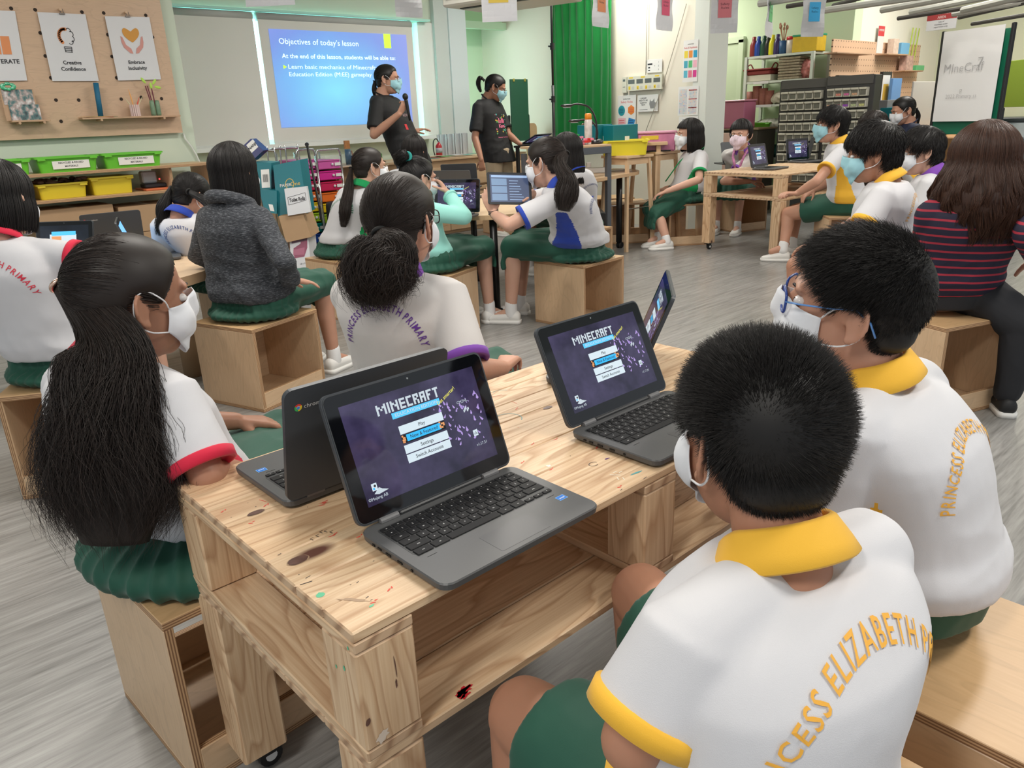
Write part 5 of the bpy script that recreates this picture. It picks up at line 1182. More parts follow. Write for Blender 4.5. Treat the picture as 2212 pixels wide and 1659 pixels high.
def laptop(label, loc, rz, ang=110, W_=.302, D=.205, keys=True, screen='menu', lidlogo=False, group='grey classroom laptops', mat=None, k=1.0):
    """front left corner of the base at loc, user on the -y side"""
    t = thing('laptop', label, 'laptop', loc, math.radians(rz), group); g = mat or LG
    bpy.context.view_layer.update()
    bm = bmesh.new(); r = .018
    a = rrect(W_, D, r, 5, W_ / 2, D / 2)
    rings = []
    for z, ins in ((.002, .006), (.006, .001), (.0145, 0), (.0165, .0015)):
        rings.append([bm.verts.new(V((W_ / 2 + (x - W_ / 2) * (1 - 2 * ins / W_), D / 2 + (y - D / 2) * (1 - 2 * ins / D), z * (1 if True else 1)))) for x, y in a])
    n = len(a)
    for p, q_ in zip(rings, rings[1:]):
        for i in range(n): bm.faces.new((p[i], p[(i + 1) % n], q_[(i + 1) % n], q_[i]))
    bm.faces.new(rings[0][::-1]); bm.faces.new(rings[-1])
    base = obj('base', bm, g, t); zt = .0165
    kb = bmesh.new(); kx0, kx1, ky1 = .018, W_ - .018, D - .020; kh = .0965
    prism(kb, rrect(kx1 - kx0, kh, .006, 3, W_ / 2, ky1 - kh / 2), zt, zt + .0003); kbo = obj('keyboard', kb, M('keyboard_well', (.045, .046, .048), .5), t)
    y = ky1 - .004; fl = Flat((0, 0, 0), (1, 0, 0), (0, 1, 0), 0); kk = 0; M4 = t.matrix_world
    fv = []
    for ri, (hh, ws) in enumerate(ROWS):
        tot = sum(ws); sc = (kx1 - kx0 - .006 - .0022 * (len(ws) - 1)) / tot; x = kx0 + .003; off = 1 if ri in (1,) else 0
        for ci, w in enumerate(ws):
            kw = w * sc; cx, cy = x + kw / 2, y - hh / 2; h2 = hh if not (ri == 5 and ci >= 5) else hh * .55; cy2 = cy if h2 == hh else cy - hh * .22
            if keys:
                bm = bmesh.new(); box(bm, (0, 0, 0), (kw, h2, .0016), None, .0007)
                ko = obj('key', bm, KEY, kbo); ko.location = (cx, cy2, zt + .0013)
            else: box(fvb if False else _kbm(kbo), (cx, cy2, zt + .001), (kw, h2, .0014))
            ls = LEGS[ri]; li = ci - (0 if ri == 1 else 1)
            if ri == 1: li = ci - 1
            if keys: fv.append((cx, cy2, ls[li] if 0 <= li < len(ls) else ('-' if kw < .02 else 'shift' if ri == 4 else 'tab' if (ri == 2 and ci == 0) else 'ctrl' if (ri == 5 and ci == 0) else 'alt' if ri == 5 and ci != 2 else '' if ri == 5 else '-'), h2))
            x += kw + .0022
        y -= hh + .0022
    if not keys: _kflush(kbo)
    f2 = Flat(V((0, 0, zt + .00225)), (1, 0, 0), (0, 1, 0), 0)
    for cx, cy, s, h2 in fv:
        if s and s != '-': f2.text(s, cx, cy - .0016, .0032 if len(s) == 1 else .0022, 0, 0, 'c', .03)
        elif s: f2.rect(cx - .0012, cy - .0006, .0024, .0012, 0, 0)
    if f2.vs: me = bpy.data.meshes.new('key_legends'); me.from_pydata([tuple(v) for v in f2.vs], [], f2.fs); me.update(); link('key_legends', me, LEG, kbo)
    bm = bmesh.new(); prism(bm, rrect(.095, .052, .003, 3, W_ / 2 + .005, .036), zt, zt + .00025); obj('touchpad', bm, TPAD, t)
    for s in (.028, W_ - .045):
        bm = bmesh.new(); box(bm, (s + .008, D * .36, zt + .0002), (.016, .0008, .0004)); obj('palm_rest_mark', bm, M('mark_dark', (.03, .03, .03), .5), t)
    if keys:
        f3 = Flat(V((W_ - .036, .052, zt)), (1, 0, 0), (0, 1, 0), .0004); f3.rect(0, 0, .017, .013, 0, 1); f3.rect(.001, .001, .015, .011, 1, 1.3); f3.text('intel', .0085, .004, .0042, 2, 1.6, 'c', .02)
        me = bpy.data.meshes.new('sticker'); me.from_pydata([tuple(v) for v in f3.vs], [], f3.fs)
        for p, m in zip(me.polygons, f3.mi): p.material_index = m
        me.update(); link('processor_sticker', me, [M('sticker_light', (.25, .50, .85), .3), M('sticker_blue', (.01, .16, .62), .3), M('sticker_white', (.8, .85, .9), .3)], t)
    for py_, pl in ((.165, .006), (.150, .009), (.128, .012), (.100, .011), (.072, .004)):
        bm = bmesh.new(); box(bm, (-.0001, py_, .009), (.0016, pl, .003 if pl > .005 else .0035)); obj('port', bm, PORT, t)
    # lid: local x right, z up the lid
    th = math.radians(ang - 90); hy, hz = D - .006, zt - .002; ux = V((1, 0, 0)); uz = V((0, math.sin(th), math.cos(th))); un = V((0, -math.cos(th), math.sin(th)))
    Hh = .200 * D / .205; O = V((0, hy, hz)) + un * 0
    ML = Matrix.Translation(O) @ Matrix(((ux.x, uz.x, un.x, 0), (ux.y, uz.y, un.y, 0), (ux.z, uz.z, un.z, 0), (0, 0, 0, 1)))
    bm = bmesh.new(); pr = rrect(W_, Hh, .014, 5, W_ / 2, Hh / 2 + .006); prism(bm, pr, -.0085, -.0012, 0, ML); pr2 = rrect(W_ - .004, Hh - .004, .0125, 5, W_ / 2, Hh / 2 + .006); prism(bm, pr2, -.0012, 0.0, 1, ML); bmesh.ops.recalc_face_normals(bm, faces=bm.faces)
    lid = obj('lid', bm, [LG2 if lidlogo or mat is None else mat, M('lid_rim', (.05, .055, .06), .4)], t)
    bm = bmesh.new(); prism(bm, rrect(W_ - .007, Hh - .007, .011, 5, W_ / 2, Hh / 2 + .006), 0, .0003, 0, ML); bez = obj('screen_bezel', bm, BEZ, lid)
    sx, sz, sw, sh = .024, .030, W_ - .048, Hh - .046
    bm = bmesh.new(); prism(bm, [(sx, sz), (sx + sw, sz), (sx + sw, sz + sh), (sx, sz + sh)], .0003, .00045, 0, ML)
    obj('screen', bm, SCR if screen == 'menu' else screen if not isinstance(screen, str) else SOFF, lid)
    R3 = ML.to_3x3(); fl = Flat(ML @ V((0, 0, .00045)), R3 @ V((1, 0, 0)), R3 @ V((0, 1, 0)), .00018)
    fl.disc(W_ / 2, Hh - .004, .0016, 9, 1)
    if screen == 'menu': game_screen(fl, sx, sz, sw, sh)
    elif screen == 'list':
        fl.rect(sx + .006, sz + .01, sw * .42, sh - .03, 10, 1); 
        for i in range(6): fl.rect(sx + .012, sz + .02 + i * sh / 7.2, sw * .34, .0016, 1, 2); fl.rect(sx + sw * .50, sz + .02 + i * sh / 7.2, sw * random.uniform(.2, .42), .0018, 0, 2)
        fl.rect(sx, sz + sh - .012, sw, .012, 6, 1)
    elif screen == 'photo': fl.rect(sx + .06, sz + sh - .05, sw * .5, .02, 6, 2); fl.rect(sx + .05, sz + .02, sw * .55, .09, 0, 1); fl.rect(sx + .06, sz + .03, sw * .2, .07, 8, 2)
    me = bpy.data.meshes.new('screen_content'); me.from_pydata([tuple(v) for v in fl.vs], [], fl.fs)
    for p, m in zip(me.polygons, fl.mi): p.material_index = m
    me.update(); link('screen_content', me, SM + [M('camera_dot', (.25, .27, .28), .3), E_G], lid)
    for x in (.035, W_ - .067):
        bm = bmesh.new(); tube(bm, [(x, hy + .002, hz + .003), (x + .032, hy + .002, hz + .003)], .0062, 12); obj('hinge', bm, HNG, t)
    bm = bmesh.new(); box(bm, (W_ / 2, hy + .002, hz + .003), (W_ - .14, .008, .009), None, .002); obj('hinge_bar', bm, LGD, t)
    if lidlogo:
        fb = Flat(ML @ V((W_ - .016, Hh - .026, -.0085)), R3 @ V((-1, 0, 0)), R3 @ V((0, 1, 0)), .0003); c = .0062
        for i, (a0, mi) in enumerate(((90, 0), (210, 1), (330, 2))):
            fb.poly([(c, 0)] + [(c + .0062 * math.cos(math.radians(a0 - 60 + k * 20)), .0062 * math.sin(math.radians(a0 - 60 + k * 20))) for k in range(7)], mi, 1)
        fb.disc(c, 0, .0030, 3, 2); fb.disc(c, 0, .0024, 4, 3); fb.text('chromebook', .0155, -.0035, .0072, 3, 1, 'l', .0)
        me = bpy.data.meshes.new('lid_logo'); me.from_pydata([tuple(v) for v in fb.vs], [], fb.fs)
        for p, m in zip(me.polygons, fb.mi): p.material_index = m
        me.update(); link('lid_logo', me, [M('logo_red', (.75, .06, .04), .4), M('logo_green', (.05, .45, .12), .4), M('logo_yellow', (.85, .60, .04), .4), M('logo_white', (.62, .62, .62), .4), M('logo_blue', (.08, .25, .75), .4)], lid)
    return t
_kb = {}
def _kbm(o):
    if o.name not in _kb: _kb[o.name] = bmesh.new()
    return _kb[o.name]
def _kflush(o):
    bm = _kb.pop(o.name); me = bpy.data.meshes.new('keys'); bm.to_mesh(me); bm.free(); c = link('keys', me, KEY, o); tag(c, kind='stuff')
TT = TZ + .0003
laptop('open laptop nearest the camera showing the game menu on the pine table', (.479, .678, TT), 0, 111)
laptop('open laptop with the game menu right of the nearest laptop on the pine table', (.955, .705, TT), 0, 116)
laptop('laptop turned away with a coloured round logo on its lid, behind the nearest laptop', (.748, 1.245, TT), 180, 103, lidlogo=True)
laptop('laptop seen edge-on at the far end of the near pine table', (1.372, 1.345, TT), 219, 112, lidlogo=True)
fa = math.degrees(math.atan2(dirX.y, dirX.x))
def at_far(px, py, rz, label, ang=105, **k):
    p = fz(px, py, FT); a = math.radians(rz); return laptop(label, (p.x + .2 * math.sin(a), p.y - .2 * math.cos(a), FT + .0003), rz, ang, keys=False, **k)
at_far(1624, 368, 2, 'open laptop with a dim screen at the near corner of the far pallet table', 104)
at_far(1622, 353, 150, 'laptop half closed in front of the girl with the floral lanyard', 70)
at_far(1700, 352, -14, 'open laptop with a glowing menu at the far side of the far pallet table', 98)
at_far(1748, 343, 200, 'dark laptop lid turned away beside the glowing one on the far table', 100)
# ================================================================ the other tables and what stands on them
RTZ = .655
def slab_table(name, label, pts, z, legs, th=.028, rz=0, mats=None, legm=None, r=.024, cast=True):
    cx = sum(p[0] for p in pts) / len(pts); cy = sum(p[1] for p in pts) / len(pts); t = thing(name, label, 'table', (cx, cy, 0))
    bm = bmesh.new(); prism(bm, [(x - cx, y - cy) for x, y in pts], z - th, z); bmesh.ops.recalc_face_normals(bm, faces=bm.faces)
    for f in bm.faces: f.material_index = 0 if abs(f.normal.z) > .5 else 1
    obj('tabletop', bm, mats or [PLYP, M('table_edge', (.60, .40, .23), .5)], t); bk = legm or M('black_leg', (.010, .010, .011), .35)
    for x, y in legs:
        bm = bmesh.new(); tube(bm, [(x - cx, y - cy, .06 if cast else 0), (x - cx, y - cy, z - th)], r, 20); l = obj('leg', bm, bk, t, True)
        if cast:
            bm = bmesh.new()
            for s in (-1, 1): lathe(bm, [(.022, -.010), (.031, -.006), (.031, .006), (.022, .010)], 18, (x - cx + .012, y - cy + s * .014, .031), Matrix.Rotation(PI / 2, 3, 'X'))
            box(bm, (x - cx + .004, y - cy, .05), (.03, .02, .03)); obj('caster', bm, M('caster_black'), l)
    return t
def rr2(cx, cy, w, d, r, rz):
    c, s = math.cos(rz), math.sin(rz); return [(cx + x * c - y * s, cy + x * s + y * c) for x, y in rrect(w, d, r, 8)]
slab_table('round_table', 'pale wooden table with rounded corners on black castor legs, under the tablet girl', rr2(3.52, 4.12, 1.06, 1.34, .36, math.radians(-4)), RTZ, [(3.13, 3.60), (3.80, 4.60), (3.95, 3.72)])
slab_table('round_table', 'far round wooden table on black legs carrying the white power strip', rr2(5.25, 4.98, 1.5, 1.1, .5, math.radians(10)), .70, [(5.62, 4.66), (4.9, 5.3), (5.2, 4.6)], r=.028)
slab_table('wood_slab_table', 'low wavy-edged wooden table with laptops at the left, behind the red-trimmed children', [(.98 + (.60 + .03 * math.sin(5 * a)) * math.cos(a) * 1.0 , 4.08 + (.62 + .04 * math.sin(3 * a)) * math.sin(a)) for a in np.linspace(0, 2 * PI, 48, endpoint=False)], .60, [(.7, 3.9), (1.3, 3.95), (.9, 4.5)], .045, mats=[PLYP, M('slab_edge', (.50, .33, .19), .6)], legm=M('pine_leg', (.5, .34, .2), .6), r=.045, cast=False)
def lap_hinge(px, py, z, rz, ang, label, **k):
    """right end of the hinge seen at a pixel on the plane z"""
    p = fz(px, py, z + .01); a = math.radians(rz); x, y = V((math.cos(a), math.sin(a), 0)), V((-math.sin(a), math.cos(a), 0)); o = p - x * .302 - y * .2; return laptop(label, (o.x, o.y, z + .0004), rz, ang, keys=False, **k)
lap_hinge(1036, 463, RTZ, -62, 100, 'open laptop with a glowing game menu in front of the girl in mint')
lap_hinge(942, 430, RTZ, 118, 102, 'dark laptop lid turned away behind the mint girl', lidlogo=False)
lap_hinge(958, 408, RTZ, 130, 105, 'blue-grey laptop lid turned away at the back of the rounded table')
lap_hinge(204, 566, .60, -46, 108, 'open laptop with a bright window in front of the red-cuffed child', screen='photo')
lap_hinge(186, 548, .60, 175, 100, 'brown-grey laptop turned away with a small logo, on the wavy-edged table', lidlogo=True, mat=M('laptop_brown', (.13, .115, .095), .45))
E_SKY = emi('screen_sky_blue', (.16, .45, .85), 1.0)
lap_hinge(300, 548, .60, 72, 108, 'laptop with a bright blue screen seen from its side near the pigtailed girl', screen=E_SKY)
# tablet
c = fd(1101, 407, 4.08); tb = thing('tablet', 'tablet computer held upright by the girl with blue cuffs', 'tablet', c); n = (CAM - c).normalized(); n = (n + V((.25, -.1, .25))).normalized(); x = V((-n.y, n.x, 0)).normalized(); x = (x + V((0, 0, -.08))).normalized(); y = n.cross(x); Mt = Matrix(((x.x, y.x, n.x), (x.y, y.y, n.y), (x.z, y.z, n.z))).to_4x4()
bm = bmesh.new(); prism(bm, rrect(.245, .172, .012, 5), -.008, 0, 0, Mt); bmesh.ops.recalc_face_normals(bm, faces=bm.faces); obj('tablet_body', bm, M('tablet_case', (.012, .014, .018), .4), tb)
fl = Flat(c, x, y, .0006); fl.rect(-.108, -.074, .216, .148, 0, 1); fl.rect(-.10, .058, .2, .012, 1, 2)
for i in range(3): fl.rect(-.10, -.066 + i * .041, .085, .036, 2, 2); 
for i in range(8): fl.rect(-.002, -.062 + i * .0145, random.uniform(.04, .10), .003, 1, 2)
fl.build('tablet_screen', [emi('tablet_navy', (.035, .05, .10), .8), emi('tablet_line', (.22, .32, .48), .8), emi('tablet_panel', (.12, .19, .30), .8)], tb)
w = pt['WR']['L']; bm = bmesh.new()
for k in range(3): tube(bm, [w + V((.026 * math.cos(a), .026 * math.sin(a), .02 - .008 * k + .006 * math.cos(a))) for a in np.linspace(0, 2 * PI, 16, endpoint=False)], .0022, 6, closed=True)
br = tag(obj('bracelet', bm, M('bracelet_black', (.03, .03, .03), .4)), 'thin dark bracelets round the wrist of the tablet girl', 'bracelet')
# ================================================================ left wall: pegboard, posters, shelf
def qy(px, py, Y): p = fy(px, py, Y); return p.x, p.z
pegt = thing('pegboard', 'large birch plywood pegboard with posters on the left wall', 'pegboard', (1.0, 6.69, 1.2))
bm = bmesh.new(); x0, z0 = -.6, 1.205; box(bm, ((x0 + 2.47) / 2 - 1.0, -.015, (z0 + 2.75) / 2 - 1.2), (2.47 - x0, .018, 2.75 - z0)); obj('board', bm, wood_ply('pegboard_ply', (.56, .38, .25), (.66, .46, .31)), pegt)
fl = Flat((0, 6.665, 0), (1, 0, 0), (0, 0, 1), .0006)
for px, py in ((24, 18), (76, 21), (177, 26), (224, 28), (315, 33), (87, 71), (233, 75), (98, 121), (242, 122), (110, 168), (252, 168), (121, 216), (170, 216), (262, 214), (349, 213), (132, 262), (305, 210), (18, 217), (330, 80), (341, 168)): a = qy(px, py, 6.665); fl.disc(*a, .0125, 0)
fl.build('peg_holes', [M('hole_dark', (.03, .018, .012), .8)], pegt)
LAM = M('laminated_paper', (.68, .68, .70), .35); INK = M('ink_black', (.015, .015, .02), .5); ORG = M('print_orange', (.72, .26, .09), .4); OCH = M('print_ochre', (.62, .28, .03), .4); PNK = M('print_pink', (.62, .28, .24), .4)
def sheet(name, label, cat, Q, Y, art, mats, group=None, th=.0008, wav=.004):
    """laminated sheet on the plane Y from its top-left, top-right, bottom-left pixels"""
    a, b, d = [V(fy(*q_, Y)) for q_ in Q[:3]]; u = b - a; v = d - a; w, h = u.length, v.length; un, vn = u.normalized(), -v.normalized(); n = un.cross(vn)
    bm = bmesh.new(); wav = 0; lo, hi = [[bm.verts.new(a + u * x + v * y + n * k) for x, y in ((0, 0), (1, 0), (1, 1), (0, 1))] for k in (.002, .0045)]
    bm.faces.new(lo); bm.faces.new(hi[::-1])
    for q_ in range(4): bm.faces.new((lo[q_], hi[q_], hi[(q_ + 1) % 4], lo[(q_ + 1) % 4]))
    bmesh.ops.recalc_face_normals(bm, faces=bm.faces)
    o = tag(obj(name, bm, LAM, None), label, cat, group)
    fl = Flat(a + v, un, vn, .0); fl.o = fl.o + n * (.0065 + wav * 1.2); fl.off = .0004; art(fl, w, h); fl.build('print', mats, o); return o
def art1(fl, w, h):
    fl.text('Creative', w / 2, h * .25, h * .055, 0, 1, 'c', .02); fl.text('Confidence', w / 2, h * .155, h * .055, 0, 1, 'c', .02)
    c = (w * .47, h * .66)
    for k in range(11): a = math.radians(80 + 15 * k); fl.disc(c[0] + w * .13 * math.cos(a), c[1] + h * .11 * math.sin(a), w * .038, 1, 1, 10)
    for a0, r in ((70, .15), (25, .15), (-20, .15), (-55, .12)): fl.line([(c[0] + w * (.06 + r * .5 * math.cos(math.radians(a0)) + .05 * math.cos(math.radians(a0 + q_))), c[1] + h * (.09 * math.sin(math.radians(a0)) + .04 * math.sin(math.radians(a0 + q_)))) for q_ in range(-90, 91, 30)], w * .014, 0, 2)
    for k in range(4): fl.line([(c[0] - w * .07, c[1] - h * (.15 + .025 * k)), (c[0] + w * .09, c[1] - h * (.155 + .025 * k))], w * .014, 0, 2)
    fl.line([(c[0] - w * .07, c[1] - h * .15), (c[0] - w * .05, c[1] - h * .23)], w * .014, 0, 2); fl.line([(c[0] + w * .09, c[1] - h * .155), (c[0] + w * .07, c[1] - h * .23)], w * .014, 0, 2)
def art2(fl, w, h):
    fl.text('Embrace', w / 2, h * .26, h * .055, 0, 1, 'c', .02); fl.text('Inclusivity', w / 2, h * .165, h * .055, 0, 1, 'c', .02)
    P = [(w * .5 + w * .19 * math.copysign(abs(math.sin(t)) ** 1.6, math.sin(t)) * 1.0, h * .73 + h * .0078 * (13 * math.cos(t) - 5 * math.cos(2 * t) - 2 * math.cos(3 * t) - math.cos(4 * t))) for t in np.linspace(0, 2 * PI, 40, endpoint=False)]
    fl.poly(P, 2, 1)
    for s in (-1, 1): fl.poly([(w * (.5 + s * x), h * y) for x, y in ((.03, .42), (.06, .50), (.16, .56), (.21, .68), (.25, .70), (.25, .60), (.22, .52), (.10, .43))], 3, 2)
def art0(fl, w, h):
    fl.text('ITERATE', w * .9, h * .25, h * .062, 0, 1, 'r', .02)
    for x, hh in ((.10, .14), (.33, .19), (.56, .26)): fl.rect(w * x, h * .38, w * .20, h * hh, 1, 1)
    arcp = [(w * (.25 + .12 * math.cos(a)), h * (.68 + .05 * math.sin(a))) for a in np.linspace(0, 5, 14)]; fl.line(arcp, w * .014, 0, 2)
YPB = 6.655
AM = [INK, ORG, OCH, PNK]
sheet('poster', 'laminated poster reading ITERATE with orange bars, cut by the left edge', 'poster', ((-68, 20), (32, 24), (-38, 175)), YPB, art0, AM)
sheet('poster', 'laminated Creative Confidence poster with a light bulb drawing on the pegboard', 'poster', ((80, 26), (184, 31), (113, 175)), YPB, art1, AM)
sheet('poster', 'laminated Embrace Inclusivity poster with an orange heart above two hands', 'poster', ((226, 35), (322, 37), (255, 174)), YPB, art2, AM)
for px, py, l in ((133, 25, 'Creative Confidence'), (275, 31, 'Embrace Inclusivity')):
    p = fy(px, py, YPB - .012); t = thing('binder_clip', 'silver binder clip holding the %s poster to a wooden peg' % l, 'clip', p, 0, 'clips on the pegboard')
    bm = bmesh.new(); box(bm, (0, 0, -.014), (.038, .012, .010), None, .002); tube(bm, [(-.012, -.004, -.01), (-.006, -.01, .016), (.006, -.01, .016), (.012, -.004, -.01)], .0025, 6); obj('clip_body', bm, M('clip_metal', (.25, .22, .2), .35, .8), t)
    bm = bmesh.new(); tube(bm, [(-.008, .02, .012), (-.008, -.018, .012)], .009, 12); obj('wooden_peg', bm, M('peg_wood', (.65, .45, .3), .6), t)
WD = M('shelf_wood', (.50, .32, .20), .55, nz=.15, nscale=20)
def ledge(label, px0, px1, py, Y):
    a, b = fy(px0, py, Y), fy(px1, py, Y); t = thing('peg_shelf', label, 'shelf', ((a.x + b.x) / 2, Y, a.z)); w = b.x - a.x
    obj('shelf_board', B((0, -.05, 0), (w, .11, .012)), WD, t)
    for s in (-.32, .32): bm = bmesh.new(); tube(bm, [(w * s, .02, -.013), (w * s, -.11, -.013)], .009, 10); obj('peg', bm, WD, t)
    return a.z + .006, t
z1, _ = ledge('small plywood peg shelf under the class photos at the left', 20, 103, 263, 6.66)
z2, _ = ledge('long plywood peg shelf on the pegboard with a blue tube and crafts', 170, 381, 257, 6.66)
# craft items on the shelves
def px_thing(name, label, cat, px, py, Y, z=None, group=None): p = fy(px, py, Y); return thing(name, label, cat, (p.x, p.y, z if z is not None else p.z), 0, group)
t = px_thing('photo_stand', 'card frame with two class photos topped by a green bow', 'photo', 55, 262, 6.60, z1)
obj('backing_card', B((-.01, 0, .105), (.21, .004, .21)), WD, t)
def photo_mat(name, seed):
    q_ = NT(name); v = q_.add('ShaderNodeTexVoronoi', Vector=q_.mapn(q_.coord(), (22, 22, 14), (seed, 0, 0)), Scale=1.0); q_.set(Base__Color=q_.ramp(q_.noise(q_.mapn(q_.coord(), (30, 30, 22), (seed, 0, 0)), 1, 3), [(.3, (.05, .07, .08)), (.45, (.12, .22, .22)), (.55, (.45, .35, .33)), (.7, (.75, .75, .75))]), Roughness=.25); return q_.m
bm = bmesh.new(); box(bm, (-.01, -.004, .155), (.19, .002, .10)); obj('upper_photo', bm, photo_mat('photo_upper', 1), t)
bm = bmesh.new(); box(bm, (.012, -.007, .050), (.19, .002, .11)); obj('lower_photo', bm, photo_mat('photo_lower', 5), t)
bm = bmesh.new()
for i in range(16): a = random.uniform(0, 6.28); ell(bm, (-.06 + .035 * math.cos(a), -.02, .225 + .018 * math.sin(a)), (.016, .010, .011), None, 8, 6)
obj('bow', bm, M('green_bow', (.05, .42, .22), .25, nz=.6, nscale=60), t)
p0, p1_ = fy(217, 247, 6.60), fy(207, 180, 6.60); bm = bmesh.new(); tube(bm, [(0, 0, 0), (p1_.x - p0.x, 0, p1_.z - z2)], .019, 16); t = tag(obj('cardboard_tube', bm, M('blue_tube', (.01, .13, .24), .6), None, True), 'dark blue tube standing on the long peg shelf', 'tube'); t.location = (p0.x, 6.60, z2 + .004)
for i, (dx, c_) in enumerate(((.0, (.55, .06, .05)), (.03, (.25, .28, .12)), (-.03, (.62, .38, .12)))): o = tag(obj('craft_sheet', B((0, 0, 0), (.20, .08, .002)), M('craft_sheet_%d' % i, c_, .6)), ('red', 'olive', 'orange')[i] + ' craft sheet lying under the blue tube on the peg shelf', 'paper'); o.location = (p0.x - .02 + dx, 6.60, z2 + .001 + .0022 * i); o.rotation_euler = (0, 0, .12 * (i - 1))
t = px_thing('pencil_pot', 'pink and white stick pot with paper leaves on the long peg shelf', 'pot', 294, 250, 6.60, z2)
bm = bmesh.new()
for a in np.linspace(0, 2 * PI, 14, endpoint=False): tube(bm, [(.030 * math.cos(a), .030 * math.sin(a), 0), (.030 * math.cos(a), .030 * math.sin(a), .085)], .006, 6)
obj('stick_pot', bm, M('pink_sticks', (.72, .55, .52), .6), t)
for dx, dz, cc in ((-.02, .20, (.85, .40, .12)), (.05, .14, (.70, .10, .06)), (.08, .15, (.62, .55, .35)), (-.06, .14, (.62, .55, .35))):
    bm = bmesh.new(); tube(bm, [(0, 0, .02), (dx * .6, 0, dz * .7), (dx, 0, dz)], [.003, .005, .001], 6); obj('craft_stick', bm, M('craft_%.2f' % cc[0], cc, .6), t)
t = px_thing('bamboo_vases', 'green bottle vases with dark straws and lime paper leaves at the shelf end', 'vase', 338, 250, 6.60, z2)
for dx in (-.018, .022): bm = bmesh.new(); lathe(bm, [(.018, 0), (.019, .02), (.018, .10), (.014, .115)], 12, (dx, 0, 0)); obj('vase', bm, M('green_vase', (.16, .26, .16), .3, nz=.4, nscale=40), t, True)
for dx in (-.03, -.015, .012): bm = bmesh.new(); tube(bm, [(dx * .6, 0, .06), (dx - .012, 0, .22)], .0045, 6); obj('straw', bm, M('maroon_straw', (.16, .02, .04), .4), t)
for dx, dz, a in ((-.05, .26, 2.2), (.03, .25, .9), (.05, .21, -.2), (.0, .22, 1.6)): bm = bmesh.new(); ell(bm, (dx, 0, dz), (.026, .005, .010), Matrix.Rotation(-a, 3, 'Y'), 12, 8); obj('paper_leaf', bm, M('lime_leaf', (.45, .72, .10), .6), t)
# shelf unit
zt_, zb_ = .975, .795; ux0, ux1, uy = -.4, 2.50, 6.20
us_ = thing('shelf_unit', 'low open plywood shelf unit along the left wall under the pegboard', 'shelf', (1.0, 6.44, 0))
for n_, z in (('top_panel', zt_ - .009), ('middle_shelf', zb_ - .009)): panel(n_, us_, ((ux0 + ux1) / 2 - 1.0, -.02, z), (0, 0, 0), ux1 - ux0, .44, .020, PLYD, PLYE)
for x in (fy(57, 405, uy).x, fy(376, 390, uy).x, 2.48): panel('divider', us_, (x - 1.0, -.0, (zt_ + zb_) / 2 - .01), (0, PI / 2, 0), zt_ - zb_ - .02, .40, .020, PLY, PLYE)
for x in (-.3, 2.46): panel('leg_panel', us_, (x - 1.0, -.0, zb_ / 2 - .01), (0, PI / 2, 0), zb_ - .02, .40, .020, PLY, PLYE)
def tub(label, cx, cy, z, w, d, h, m, txt=None, group=None, rz=0, name='storage_tub'):
    t = thing(name, label, 'tub', (cx, cy, z), rz, group); bm = bmesh.new(); T = .004
    def ring(s, zz, g=0): return [bm.verts.new(V((x, y, zz))) for x, y in rrect(w * s + g, d * s + g, .02, 4)]
    R_ = [ring(.90, 0), ring(.97, h - .012), ring(1.0, h - .012, .018), ring(1.0, h, .018), ring(.97, h, -.012), ring(.89, .006, -.012)]
    for a, b in zip(R_, R_[1:]):
        for i in range(len(a)): bm.faces.new((a[i], a[(i + 1) % len(a)], b[(i + 1) % len(a)], b[i]))
    bm.faces.new(R_[0][::-1]); bm.faces.new(R_[-1]); bmesh.ops.recalc_face_normals(bm, faces=bm.faces); obj('tub_body', bm, m, t)
    for s in (-1, 1): obj('rim_grip', B((s * w * .42, -d / 2 - .006, h - .018), (.05, .014, .014), .003), m, t)
    if txt:
        lb = thing('x', 'x', 'x'); bpy.data.objects.remove(lb)
        bm = bmesh.new(); box(bm, (0, 0, 0), (w * .60, .002, h * .52), None, .0005); lo = obj('label', bm, M('label_white', (.78, .77, .74), .4), t); lo.location = (w * .04, -d / 2 * .955 - .004, h * .46)
        fl = Flat((0, 0, 0), (1, 0, 0), (0, 0, 1), .0)
        for i, s in enumerate(txt): fl.text(s, 0, (.010 if i == 0 and len(txt) > 1 else -.018) * h / .12, .0125 * h / .11, 0, 0, 'c', .02)
        me = bpy.data.meshes.new('label_text'); me.from_pydata([tuple(v + V((0, -.0016, 0))) for v in fl.vs], [], fl.fs); me.update(); link('label_text', me, INK, lo)
    return t
GT = M('green_tub_plastic', (.13, .50, .035), .35); YT = M('yellow_tub_plastic', (.68, .54, .03), .4)
for a, b, l in ((-75, 70, 'green storage tub labelled recycled and reused materials, cut by the left edge'), (72, 218, 'green storage tub labelled recycled and reused materials, middle of the row'), (219, 357, 'green storage tub labelled recycled and reused materials, right end of the row')):
    x0, x1 = fy(a, 350, 6.28).x, fy(b, 350, 6.28).x; tub(l, (x0 + x1) / 2, 6.42, zt_ + .001, x1 - x0 - .03, .30, .105, GT, ('RECYCLED & REUSED', 'MATERIALS'), 'green tubs on the shelf unit')
